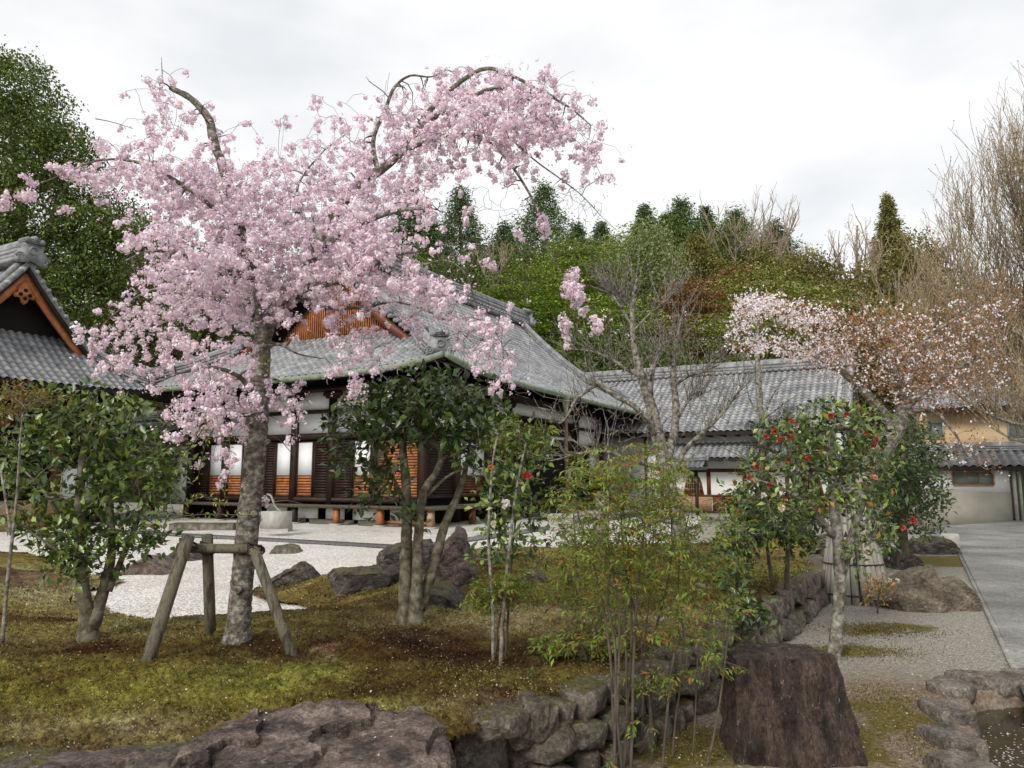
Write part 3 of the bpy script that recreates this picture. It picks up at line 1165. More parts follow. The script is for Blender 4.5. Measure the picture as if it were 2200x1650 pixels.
def louvre(geo, fr, a0, a1, z0, z1, n, c=(1, 1, 1)):
    geo.fbox(fr, a0, a1, n - .02, n - .012, z0, z1, (.35 * c[0], .3 * c[1], .3 * c[2]))
    k = max(3, int(round((z1 - z0) / .088)))
    for i in range(k):
        za = z0 + (z1 - z0) * i / k
        zb = za + (z1 - z0) / k * .72
        lo = [(a0, n - .01, za), (a1, n - .01, za), (a1, n + .03, za), (a0, n + .03, za)]
        hi = [(a0, n - .01, zb), (a1, n - .01, zb), (a1, n + .005, zb), (a0, n + .005, zb)]
        v = .85 + .3 * random.random()
        geo.hexa([fr.p(*q) for q in lo + hi], (c[0] * v, c[1] * v, c[2] * v))


random.seed(5)


def door(fr, a0, a1, kind, n=.0, parent=None):
    g = Geo()                                     # frame of the leaf
    for x0, x1 in ((a0, a0 + .05), (a1 - .05, a1)):
        g.fbox(fr, x0, x1, n - .02, n + .035, .93, 2.82)
    g.fbox(fr, a0 + .05, a1 - .05, n - .02, n + .033, .93, 1.0)
    g.fbox(fr, a0 + .05, a1 - .05, n - .02, n + .033, 2.77, 2.82)
    d = g.build('sliding_door', MT['dark_wood'], parent)
    if kind == 'paper':
        g = Geo()
        g.fbox(fr, a0 + .05, a1 - .05, n - .01, n + .01, 1.66, 2.77)
        g.build('paper_panel', MT['paper'], d)
        g = Geo()
        louvre(g, fr, a0 + .05, a1 - .05, 1.0, 1.65, n)
        g.build('louvre', MT['orange_wood'] if fr is FL else MT['red_wood'], d)
    elif kind == 'orange':
        g = Geo()
        louvre(g, fr, a0 + .05, a1 - .05, 1.0, 2.77, n)
        g.build('louvre', MT['orange_wood'], d)
    else:
        g = Geo()
        louvre(g, fr, a0 + .05, a1 - .05, 1.0, 2.77, n, (1.0, .9, .9))
        g.build('louvre', MT['dark_wood'], d)


PL = [0.0, 1.86, 3.65, 5.31, 7.0, 8.68, 10.5]
for i, t in enumerate(PL):
    g = Geo()
    g.fbox(FL, t - .11, t + .11, -.12, .11, .1, 4.62)
    g.fbox(FL, t - .34, t + .34, -.1, .14, 4.3, 4.46)
    g.fbox(FL, t - .24, t + .24, -.1, .14, 4.22, 4.3)
    g.build('pillar', MT['dark_wood'], hall)
PR = [1.9, 3.9, 5.55, 12.0, 15.1, 17.9]
for s in PR:
    g = Geo()
    g.fbox(FR_, s - .12, s + .12, -.12, .12, .1, 4.62)
    g.fbox(FR_, s - .4, s + .4, -.1, .15, 4.3, 4.46)
    g.fbox(FR_, s - .27, s + .27, -.1, .15, 4.22, 4.3)
    g.build('pillar', MT['dark_wood'], hall)
for z0, z1, pr in ((2.86, 3.06, .14), (3.74, 3.86, .05), (.78, .93, .1), (4.46, 4.62, .12)):
    g = Geo()
    g.fbox(FL, .11, LT, -.06, pr, z0, z1)
    g.build('beam', MT['dark_wood'], hall)
    if z0 > 2:
        g = Geo()
        g.fbox(FR_, .11, LS if z0 != 3.74 else 5.4, -.06, pr, z0, z1)
        g.build('beam', MT['dark_wood'], hall)
        if z0 == 3.74:
            g = Geo()
            g.fbox(FR_, 12.1, LS, -.06, pr, z0, z1)
            g.build('beam', MT['dark_wood'], hall)
for a, b in zip(PL[:-1], PL[1:]):
    for z0, z1 in ((3.06, 3.74), (3.86, 4.46)):
        g = Geo()
        g.fbox(FL, a + .11, b - .11, -.075, -.03, z0, z1)
        g.build('plaster_panel', MT['plaster'], hall)
for a, b in zip([0] + PR[:-1], PR):
    if a == 5.55:
        continue
    for z0, z1 in ((3.06, 3.74), (3.86, 4.46)):
        g = Geo()
        g.fbox(FR_, a + .12, b - .12, -.075, -.03, z0, z1)
        g.build('plaster_panel', MT['plaster'], hall)
# over the entrance: a plaster strip, a barred transom and a white lower rail
g = Geo()
g.fbox(FR_, 5.67, 11.88, -.075, -.03, 3.98, 4.46)
g.fbox(FR_, 5.67, 11.88, -.05, .0, 3.2, 3.33)
g.build('plaster_panel', MT['plaster'], hall)
g = Geo()
g.fbox(FR_, 5.67, 11.88, -.03, .06, 3.33, 3.43)
g.fbox(FR_, 5.67, 11.88, -.03, .06, 3.88, 3.98)
g.fbox(FR_, 5.67, 11.88, -.02, .045, 3.64, 3.68)
for s in np.arange(5.8, 11.8, .16):
    g.fbox(FR_, s - .03, s + .03, -.02, .04, 3.43, 3.88)
g.build('transom_lattice', MT['dark_wood'], hall)
# doors on the left face: white paper over louvres beside the pillars, dark louvres between
for (a0, a1, k) in [(.13, 1.74, 'orange'), (1.98, 2.72, 'paper'), (2.75, 3.53, 'dark'), (3.77, 4.42, 'dark'), (4.45, 5.18, 'paper'), (5.44, 6.17, 'paper'), (6.2, 6.88, 'dark'),
                    (7.12, 7.76, 'dark'), (7.79, 8.54, 'paper'), (8.82, 9.52, 'paper'), (9.55, 10.38, 'dark')]:
    door(FL, a0, a1, k, 0.0, hall)
for (a0, a1, k) in [(.14, 1.78, 'dark'), (2.02, 3.78, 'paper'), (4.02, 5.42, 'dark'), (12.14, 13.5, 'dark'), (13.55, 14.95, 'paper'), (15.24, 17.7, 'dark')]:
    door(FR_, a0, a1, k, 0.0, hall)
g = Geo()
g.fbox(FR_, 11.3, 11.42, -.05, .08, .5, 3.05)
g.fbox(FR_, 5.7, 5.82, -.05, .08, .5, 3.05)
g.build('door_post', MT['red_wood'], hall)
g = Geo()
g.fbox(FR_, 10.95, 11.2, .09, .1, 1.55, 2.0)
g.build('paper_notice', MT['paper'], hall)
# white wall end at the far left of the left face
g = Geo()
g.fbox(FL, 10.62, 11.5, -.05, .03, .75, 2.75)
g.build('plaster_panel', MT['plaster'], hall)

# veranda: floor, fascia, posts on stones
g = Geo()
g.fbox(FL, -1.2, 11.6, .12, 1.2, .66, .72)
g.fbox(FL, -1.22, 11.6, 1.2, 1.25, .65, .725, (.55, .5, .45))
g.fbox(FR_, -1.2 + 2.4, 5.5, .12, 1.2, .66, .719)
g.fbox(FR_, -1.2, 5.5, 1.2, 1.245, .65, .722, (.55, .5, .45))
g.fbox(FR_, -1.2, 1.2, .0, 1.2, .662, .718)
veranda = g.build('veranda', MT['grey_wood'], hall)
g = Geo()
g.fbox(FR_, 12.2, 18, .12, 1.2, .66, .72)
g.build('veranda', MT['grey_wood'], hall)
for k, t in enumerate([-1.05, .75, 2.45, 4.2, 5.9, 7.6, 9.3, 11.2]):
    g = Geo()
    g.fbox(FL, t - .08, t + .08, .98, 1.14, .18, .66)
    g.build('post', MT['orange_wood'] if k in (1, 2) else (MT['pale_wood'] if k == 0 else MT['dark_wood']), veranda)
    g = Geo()
    g.fbox(FL, t - .16, t + .16, .9, 1.22, .12, .18)
    g.build('post_stone', MT['concrete'], veranda)
for s in (1.2, 3.2, 5.2, 13, 15, 17.5):
    g = Geo()
    g.fbox(FR_, s - .08, s + .08, .98, 1.14, .14, .66)
    g.build('post', MT['red_wood'], veranda)
# under the floor: white panels between dark gaps, grey boards at the foot
for a0, a1 in [(.1, .75), (1.15, 2.2), (2.55, 3.3), (3.65, 4.7), (5.0, 5.9), (6.5, 7.3)]:
    g = Geo()
    g.fbox(FL, a0, a1, .56, .6, .28, .62)
    g.build('underfloor_panel', MT['plaster'], hall)
for a0, a1 in [(.2, 1.9), (2.1, 3.9), (4.1, 5.9)]:
    for k in range(3):
        g = Geo()
        g.fbox(FL, a0, a1 - .1 * k, .64 + .1 * k, .7 + .1 * k, .14 - .002 * k, .27 - .035 * k)
        g.build('foot_board', MT['grey_wood'], hall)
g = Geo()
g.fbox(FL, -1.0, .9, .75, .82, .22, .3)
g.build('foot_rail', MT['orange_wood'], hall)
# entrance steps
for k in range(4):
    g = Geo()
    g.fbox(FR_, 5.9, 11.5, .12 + .0, 2.4 - .5 * k, .135 + .15 * k + .002, .135 + .15 * (k + 1))
    g.build('step', MT['concrete'] if k == 0 else MT['dark_wood'], hall)
# downpipes with funnel heads
for s in (5.9, 15.3):
    g = Geo()
    e = np.array(FR_.p(s, EO + .02, 4.55))
    tubes(g, np.array([e + [0, 0, .1], e + [0, 0, -.02], e + [0, 0, -.12], e + [0, 0, -.5], e + [0, 0, -.72]]), np.array([.17, .2, .16, .085, .07]), 12)
    hd = g.build('downpipe', MT['copper'], hall)
    g = Geo()
    tubes(g, np.array([e + [0, 0, -.7], e + [0, 0, -2.2], e + [0, 0, -4.0]]), np.full(3, .065), 12)
    for zq in (-1.3, -2.2, -3.1):
        tubes(g, np.array([e + [0, 0, zq], e + [0, 0, zq - .05]]), np.full(2, .08), 12)
    g.build('pipe', MT['pipe'], hd)
# low lean-to roof at the left end of the left face
g = Geo()
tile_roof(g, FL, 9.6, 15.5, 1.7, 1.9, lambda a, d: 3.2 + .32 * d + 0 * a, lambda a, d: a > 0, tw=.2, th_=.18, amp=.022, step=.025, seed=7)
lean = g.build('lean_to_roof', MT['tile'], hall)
g = Geo()
under_roof(g, FL, 9.6, 15.5, 1.7, 1.9, lambda a, d: 3.2 + .32 * d + 0 * a, lambda a, d: a > 0, drop=.1)
g.build('eave_underside', MT['soffit'], lean)
g = Geo()
ridge_bar(g, [FL.p(9.6, -.15, 3.82), FL.p(12, -.15, 3.82), FL.p(15.5, -.15, 3.82)], .4, .26, k=3)
g.build('ridge', MT['ridge_tile'], lean)

# ------------------------------------------------------------------ left wing with its own gable
FW = Frame(WC + VD * 11.0, UD, -VD)               # a along u (negative = towards the camera), n to the right
wing = thing('entrance_wing', 'entrance wing at the left edge with an orange-boarded gable above a tiled skirt roof', 'temple wing', (*FW.p(-6, 0, 0)[:2], 0))
WA, WH, WE = -6.22, 3.75, 1.7


def zw(d):
    return 4.4 + .68 * d + .09 * d * d


def wz(a, d):
    return zw(d) + .22 * np.exp(-np.abs(np.abs(a - WA) - WH) / .9) * np.exp(-d / 1.0)


g = Geo()
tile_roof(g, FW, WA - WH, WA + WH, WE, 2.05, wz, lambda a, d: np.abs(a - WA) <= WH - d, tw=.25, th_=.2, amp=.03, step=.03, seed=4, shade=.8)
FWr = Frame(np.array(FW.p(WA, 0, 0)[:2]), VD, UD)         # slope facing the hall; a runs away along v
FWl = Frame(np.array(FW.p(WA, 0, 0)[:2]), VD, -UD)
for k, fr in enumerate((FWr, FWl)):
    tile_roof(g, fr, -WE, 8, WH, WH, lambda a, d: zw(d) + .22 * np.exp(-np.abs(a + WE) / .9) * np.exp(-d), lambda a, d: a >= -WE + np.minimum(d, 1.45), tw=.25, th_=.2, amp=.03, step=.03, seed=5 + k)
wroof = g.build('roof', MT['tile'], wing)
g = Geo()
under_roof(g, FW, WA - WH, WA + WH, WE, 2.05, wz, lambda a, d: np.abs(a - WA) <= WH - d + .1)
for fr in (FWr, FWl):
    under_roof(g, fr, -WE, 8, WH, WH - .1, lambda a, d: zw(d) + 0 * a, lambda a, d: a >= -WE + np.minimum(d, 1.6) - .1)
g.build('eave_underside', MT['soffit'], wroof)
# rake tiles, ridge, ornament
for sd in (-1, 1):
    g = Geo()
    ds = np.linspace(1.25, WH, 12)
    pts = [FW.p(WA + sd * (WH - d), .28, zw(d) + .02) for d in ds]
    V = []
    for d in ds:
        a = WA + sd * (WH - d)
        V.append([FW.p(a, -.1, zw(d) + .1), FW.p(a, .42, zw(d) + .1), FW.p(a, .42, zw(d) - .1), FW.p(a, -.1, zw(d) - .1)])
    idx = np.arange(len(ds) * 4).reshape(-1, 4)
    F = np.stack([idx[:-1], np.roll(idx, -1, 1)[:-1], np.roll(idx, -1, 1)[1:], idx[1:]], -1).reshape(-1, 4)
    g.add(np.array(V).reshape(-1, 3), [F, idx[:1], idx[-1:]], (.9,) * 3)
    tubes(g, np.array([FW.p(WA + sd * (WH - d), .05, zw(d) + .15) for d in ds]), np.full(12, .12), 8)
    for d in np.arange(1.35, WH - .1, .2):
        a = WA + sd * (WH - d)
        tubes(g, np.array([FW.p(a, .3, zw(d) + .05), FW.p(a, .48, zw(d) + .03)]), np.full(2, .07), 8, col=(1.5,) * 3)
    g.build('verge_tile', MT['ridge_tile'], wroof)
    g = Geo()
    V = []
    for i, d in enumerate(np.linspace(1.3, WH, 12)):
        a = WA + sd * (WH - d)
        w = .26 + .14 * (d - 1.3) / 2.2
        zt0 = zw(d) - .2
        V.append([FW.p(a, .14, zt0), FW.p(a, .22, zt0), FW.p(a, .22, zt0 - w), FW.p(a, .14, zt0 - w)])
    g.add(np.array(V).reshape(-1, 3), [F, idx[:1], idx[-1:]])
    g.build('barge_board', MT['orange_wood'], wing)
    g = Geo()
    V = []
    for i, d in enumerate(np.linspace(1.3, WH, 12)):
        a = WA + sd * (WH - d)
        zt0 = zw(d) - .08
        V.append([FW.p(a, .1, zt0), FW.p(a, .36, zt0), FW.p(a, .36, zt0 - .14), FW.p(a, .1, zt0 - .14)])
    g.add(np.array(V).reshape(-1, 3), [F, idx[:1], idx[-1:]])
    g.build('verge_board', MT['dark_wood'], wing)
    g = Geo()
    pts = [FW.p(WA + sd * (WH - d), WE - d, wz(np.array(WA + sd * (WH - d)), np.array(d)) + .03) for d in np.linspace(.2, 1.6, 5)]
    ridge_bar(g, pts, .3, .26, k=3)
    g.build('hip_ridge', MT['ridge_tile'], wroof)
g = Geo()
ridge_bar(g, [FW.p(WA, .3, zw(WH) + .05), FW.p(WA, -3, zw(WH) + .03), FW.p(WA, -8, zw(WH) + .05)], .6, .6, layers=4, k=3)
g.build('ridge', MT['ridge_tile'], wroof)
g = Geo()
ornament(g, FW.p(WA, .4, zw(WH) + .05), -VD, .72)
g.build('ridge_ornament', MT['ridge_tile'], wroof)
g = Geo()                                            # carved pendant under the gable peak
cpt = np.array(FW.p(WA, .2, zw(WH) - .95))
sdv, upv, fwv = np.array([UD[0], UD[1], 0]), np.array([0, 0, 1.]), np.array([-VD[0], -VD[1], 0])
outl = [(0, .5), (.28, .22), (.22, .05), (.42, -.05), (.34, -.2), (.16, -.16), (.1, -.36), (0, -.44), (-.1, -.36), (-.16, -.16), (-.34, -.2), (-.42, -.05), (-.22, .05), (-.28, .22)]
V = [cpt + sdv * x * .8 + upv * y * .8 for x, y in outl]
m_ = len(V)
V = np.array(V + [v + fwv * .07 for v in V] + [cpt, cpt + fwv * .1])
i = np.arange(m_)
j = (i + 1) % m_
g.add(V, [np.stack([i, j, j + m_, i + m_], 1), np.stack([i + m_, j + m_, np.full(m_, 2 * m_ + 1)], 1)])
pend = g.build('gable_pendant', MT['orange_wood'], wing)
g = Geo()
for x, y in ((0, .12), (.17, -.06), (-.17, -.06), (0, -.2)):
    c = cpt + sdv * x * .8 + upv * y * .8 + fwv * .085
    tubes(g, np.array([c, c + fwv * .03]), np.full(2, .06), 10)
g.build('pendant_hole', MT['black'], pend)
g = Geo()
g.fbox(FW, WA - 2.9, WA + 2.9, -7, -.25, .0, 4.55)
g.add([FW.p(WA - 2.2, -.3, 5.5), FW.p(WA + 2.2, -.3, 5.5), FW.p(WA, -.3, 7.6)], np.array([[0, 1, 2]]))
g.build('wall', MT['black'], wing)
for a in (-8.3, -6.6, -4.7, -3.2):
    g = Geo()
    g.fbox(FW, a - .12, a + .12, -.2, .1, .1, 4.4)
    g.build('pillar', MT['red_wood'] if a == -4.7 else MT['dark_wood'], wing)
for z0 in (3.1, 3.9):
    g = Geo()
    g.fbox(FW, WA - 2.9, WA + 2.9, -.22, .0, z0, z0 + .2)
    g.build('beam', MT['dark_wood'], wing)
g = Geo()
g.fbox(FW, -4.5, -3.35, -.24, -.2, .75, 1.9)
g.build('plaster_panel', MT['plaster'], wing)
g = Geo()                                             # curved carved beam nose seen at the left edge
tube(g, [FW.p(-8.6, .5, 3.2), FW.p(-7.6, .6, 2.9), FW.p(-6.6, .5, 3.25), FW.p(-6.3, .5, 3.6)], [.1, .13, .12, .08], 8)
g.build('carved_beam', MT['red_wood'], wing)
g = Geo()                                             # pale wooden deck and ramp in front
for k in range(5):
    n0 = .35 + k * .32
    g.fbox(FW, -11, -5.6 + .06 * k, n0, n0 + .31, .82 - .0 * k, .9, (.85 + .06 * (k % 3),) * 3)
g.fbox(FW, -11, -5.5, 1.92, 1.96, .1, .88)
deck = g.build('deck', MT['pale_wood'], wing)

# ------------------------------------------------------------------ rear quarters (white walls, red beams, bell window)
KC = np.array([13.75, 31.1])
FQ = Frame(KC, VD, -UD)
kuri = thing('temple_quarters', 'long rear temple building with a big plain tiled roof, white walls and red-brown beams', 'temple building', (*KC, -.3))


def zk(d):
    return 3.62 + .52 * d + .008 * d * d


g = Geo()
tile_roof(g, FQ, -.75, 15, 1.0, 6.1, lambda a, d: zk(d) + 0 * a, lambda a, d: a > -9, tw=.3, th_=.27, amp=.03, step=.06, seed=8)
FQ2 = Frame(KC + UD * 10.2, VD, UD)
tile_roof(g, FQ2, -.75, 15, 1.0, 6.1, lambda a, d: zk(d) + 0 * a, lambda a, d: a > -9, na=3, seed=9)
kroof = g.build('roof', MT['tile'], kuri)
g = Geo()
under_roof(g, FQ, -.75, 15, 1.0, 6.0, lambda a, d: zk(d) + 0 * a, lambda a, d: a > -9, drop=.16)
g.build('eave_underside', MT['soffit'], kroof)
g = Geo()
ridge_bar(g, [FQ.p(-.8, -5.1, zk(6.1) - .1), FQ.p(3, -5.1, zk(6.1) - .12), FQ.p(9, -5.1, zk(6.1) - .12), FQ.p(15, -5.1, zk(6.1) - .1)], .6, .5, layers=3, k=3)
for a in np.arange(-.6, 15, .3):
    c = np.array(FQ.p(a, -4.82, zk(6.1) - .02))
    tubes(g, np.array([c, c + np.array([-UD[0], -UD[1], 0]) * .1]), np.full(2, .055), 7)
g.build('ridge', MT['ridge_tile'], kroof)
g = Geo()
for off in (-.62, -.2):
    tubes(g, np.array([FQ.p(off, 1.0 - d, zk(d) + .07) for d in np.linspace(0, 6.1, 9)]), np.full(9, .1), 8, col=(1.5,) * 3)
g.build('verge_tile', MT['ridge_tile'], kroof)
g = Geo()
V = []
for d in np.linspace(0, 6.0, 6):
    V.append([FQ.p(-.7, 1 - d, zk(d) - .05), FQ.p(-.62, 1 - d, zk(d) - .05), FQ.p(-.62, 1 - d, zk(d) - .4), FQ.p(-.7, 1 - d, zk(d) - .4)])
idx = np.arange(24).reshape(-1, 4)
F = np.stack([idx[:-1], np.roll(idx, -1, 1)[:-1], np.roll(idx, -1, 1)[1:], idx[1:]], -1).reshape(-1, 4)
g.add(np.array(V).reshape(-1, 3), [F, idx[:1], idx[-1:]])
g.build('barge_board', MT['dark_wood'], kuri)
g = Geo()
g.fbox(FQ, 0, 12, -9, -.05, -.5, 3.95)
g.add([FQ.p(.0, -.06, 3.9), FQ.p(.0, -9, 3.9), FQ.p(.0, -5.1, 6.6)], np.array([[0, 1, 2]]))
g.build('wall', MT['plaster'], kuri)
g = Geo()
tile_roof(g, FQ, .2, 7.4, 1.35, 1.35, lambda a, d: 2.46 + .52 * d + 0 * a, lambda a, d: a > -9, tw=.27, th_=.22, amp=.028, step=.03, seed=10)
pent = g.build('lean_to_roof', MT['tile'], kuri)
g = Geo()
under_roof(g, FQ, .2, 7.4, 1.35, 1.35, lambda a, d: 2.46 + .52 * d + 0 * a, lambda a, d: a > -9, drop=.1)
for a in np.arange(.4, 7.3, .62):
    g.fbox(FQ, a - .05, a + .05, .1, 1.25, 2.3, 2.38)
g.build('eave_underside', MT['soffit'], pent)
g = Geo()
for a in np.arange(.3, 7.3, .27):
    g.fbox(FQ, a, a + .17, -.04, .06, 3.2, 3.25)
g.build('plaster_cap', MT['plaster'], pent)
g = Geo()
for a in np.arange(.2, 9, .62):
    g.fbox(FQ, a - .06, a + .06, -.04, .85, 3.42, 3.52)
g.build('rafter_end', MT['dark_wood'], kuri)
for z0, z1 in ((1.82, 1.98), (.72, .8), (-.02, .06)):
    g = Geo()
    g.fbox(FQ, 0, 7.3, -.04, .03, z0, z1)
    g.build('beam', MT['red_wood'], kuri)
for a in (.1, 1.95, 3.75, 5.35, 7.2):
    g = Geo()
    g.fbox(FQ, a - .08, a + .08, -.045, .05, .8, 1.82)
    g.build('pillar', MT['red_wood'], kuri)
for a0, a1, m2 in ((.05, 1.9, 'orange_wood'), (2.0, 3.6, 'orange_wood'), (3.7, 4.6, 'orange_wood'), (4.66, 5.2, 'red_wood'), (5.26, 7.2, 'pale_wood')):
    g = Geo()
    g.fbox(FQ, a0, a1, -.04, .01, .06, .72)
    g.build('wainscot_panel', MT[m2], kuri)
for ac in (6.05, 2.75, .95):
    outl = [(-.42, 0), (-.36, .3), (-.31, .56), (-.24, .72), (-.12, .8), (0, .86), (.12, .8), (.24, .72), (.31, .56), (.36, .3), (.42, 0)]
    g = Geo()
    tubes(g, np.array([FQ.p(ac - x, .015, .86 + y) for x, y in outl]), np.full(len(outl), .045), 6)
    g.fbox(FQ, ac - .46, ac + .46, -.03, .04, .81, .87)
    win = g.build('bell_window', MT['red_wood'], kuri)
    g = Geo()
    V = [FQ.p(ac - x, -.03, .86 + y) for x, y in outl]
    g.add(V, np.array([list(range(len(V)))]))
    g.build('pane', MT['black'], win)
    g = Geo()
    for x in np.linspace(-.27, .27, 7):
        g.fbox(FQ, ac + x - .012, ac + x + .012, -.02, .005, .87, .86 + .8 - abs(x) * .8)
    for zq in (1.05, 1.3):
        g.fbox(FQ, ac - .33, ac + .33, -.022, .0, zq, zq + .02)
    g.build('bar', MT['pale_wood'], win)

# small garden gate roof in front of the quarters
gp_ = W(1482, 1000, 30.0)
gate = thing('garden_gate', 'small roofed garden gate with dark tiles and a black post before the white wall', 'gate', (gp_[0], gp_[1], -.2))
FG = Frame(gp_[:2], VD, -UD)
g = Geo()
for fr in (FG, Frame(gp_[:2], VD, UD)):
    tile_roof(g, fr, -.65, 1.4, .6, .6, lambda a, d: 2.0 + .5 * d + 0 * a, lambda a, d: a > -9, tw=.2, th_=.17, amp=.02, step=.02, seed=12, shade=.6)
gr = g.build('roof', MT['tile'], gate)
g = Geo()
ridge_bar(g, [FG.p(-.7, 0, 2.28), FG.p(.4, 0, 2.26), FG.p(1.4, 0, 2.28)], .24, .16, k=2)
ornament(g, FG.p(-.72, 0, 2.28), -VD, .22)
g.fbox(FG, -.6, 1.4, -.5, .5, 1.88, 1.94, (.3,) * 3)
g.build('ridge', MT['ridge_tile'], gr)
for a in (-.25, 1.2):
    g = Geo()
    g.fbox(FG, a - .06, a + .06, -.06, .06, -.35, 1.9)
    g.build('post', MT['dark_wood'], gate)

# ------------------------------------------------------------------ cream house on the right
HC = np.array([18.35, 27.0])
FH = Frame(HC, VD, -UD)
house = thing('cream_house', 'two-storey house with cream upper wall and tiled lean-to over a pale grey lower wall', 'house', (*HC, 0))
g = Geo()
g.fbox(FH, 0, 2.9, -2.5, 0, -.4, 1.05)
g.build('lower_wall', MT['greywall'], house)
g = Geo()
g.fbox(FH, .003, 2.9, -2.5, -.004, 1.05, 2.04)
g.build('wall', MT['plaster'], house)
g = Geo()
tile_roof(g, FH, -1.2, 3.2, .55, 2.3, lambda a, d: 2.0 + .30 * d + 0 * a, lambda a, d: a > -9, tw=.28, th_=.26, amp=.04, step=.04, seed=13, shade=.75)
lr = g.build('lean_to_roof', MT['tile'], house)
g = Geo()
under_roof(g, FH, -1.2, 3.2, .55, 2.3, lambda a, d: 2.0 + .30 * d + 0 * a, lambda a, d: a > -9, drop=.12)
g.build('eave_underside', MT['soffit'], lr)
g = Geo()
ridge_bar(g, [FH.p(-1.2, -1.7, 2.62), FH.p(1, -1.7, 2.62), FH.p(3.2, -1.7, 2.62)], .36, .24, k=2)
g.build('ridge', MT['ridge_tile'], lr)
g = Geo()
g.fbox(FH, -9, 2.6, -9, -2.0, 2.2, 4.35)
up_wall = g.build('upper_wall', MT['cream'], house)
g = Geo()
g.fbox(FH, -9, 2.6, -9, -7.0, -.2, 2.2)
g.build('rear_wall', MT['greywall'], house)
g = Geo()
g.fbox(FH, .1, 2.6, -7, -2.5, -.2, 2.2)
g.build('side_wall', MT['greywall'], house)
g = Geo()
g.fbox(FH, -9.02, 2.62, -9, -1.98, 2.7, 2.95)
g.build('plaster_band', MT['plaster'], house)
g = Geo()
tile_roof(g, FH, -10, 3.4, -1.1, 4.4, lambda a, d: 4.35 + .42 * d + 0 * a, lambda a, d: (a < 3.4 - .75 * d), tw=.28, th_=.26, amp=.035, step=.035, seed=14, shade=.7)
ur = g.build('roof', MT['tile'], house)
g = Geo()
under_roof(g, FH, -10, 3.4, -1.1, 4.4, lambda a, d: 4.35 + .42 * d + 0 * a, lambda a, d: (a < 3.4 - .75 * d + .1), drop=.16)
g.build('eave_underside', MT['soffit'], ur)
g = Geo()
ridge_bar(g, [FH.p(-10, -5.5, 6.15), FH.p(-5, -5.5, 6.15), FH.p(.1, -5.5, 6.15)], .4, .3, k=2)
tubes(g, np.array([FH.p(3.4 - .75 * d, -1.1 - d, 4.42 + .42 * d) for d in np.linspace(0, 4.4, 6)]), np.full(6, .1), 8)
g.build('ridge', MT['ridge_tile'], ur)
for (fr, a0, a1, n, z0, z1, ng) in ((FH, .5, 1.8, .02, 1.32, 1.78, 3), (FH, -3.2, -.3, -1.96, 3.1, 3.95, 4), (FH, 1.9, 2.4, -1.96, 3.2, 3.8, 1)):
    g = Geo()
    g.fbox(fr, a0, a1, n - .05, n + .03, z0 - .06, z0)
    g.fbox(fr, a0, a1, n - .05, n + .03, z1, z1 + .05)
    w = (a1 - a0) / ng
    for k in range(ng + 1):
        g.fbox(fr, a0 + k * w - .03, a0 + k * w + .03, n - .05, n + .028, z0, z1)
    win = g.build('window', MT['pale_wood'] if n > 0 else MT['concrete'], house)
    g = Geo()
    g.fbox(fr, a0, a1, n - .045, n - .01, z0, z1)
    g.build('pane', MT['glass'], win)
g = Geo()
tubes(g, np.array([FH.p(-.12, .1, 2.0), FH.p(-.12, .1, 1.0), FH.p(-.12, .1, -.05)]), np.full(3, .06), 10)
tubes(g, np.array([FH.p(-.3, .02, 2.0), FH.p(-.3, .02, 1.0), FH.p(-.3, .02, -.05)]), np.full(3, .05), 10, col=(.8, 1.0, .8))
g.build('downpipe', MT['concrete'], house)
# red-brown fence beyond the house corner
fp = W(2190, 1060, 33)
fence = thing('board_fence', 'red-brown board fence beyond the corner of the cream house', 'fence', (fp[0], fp[1], 0))
FF = Frame(fp[:2], -VD, -UD)
g = Geo()
for k in range(24):
    g.fbox(FF, -1.2 + k * .25, -.96 + k * .25, -.03, .0 + .01 * (k % 2), .0, 1.75, (.8 + .4 * ((k * 7) % 5) / 5,) * 3)
g.build('board', MT['red_wood'], fence)
g = Geo()
g.fbox(FF, -1.4, 5, -.25, .25, 1.75, 1.85)
g.build('cap', MT['ridge_tile'], fence)

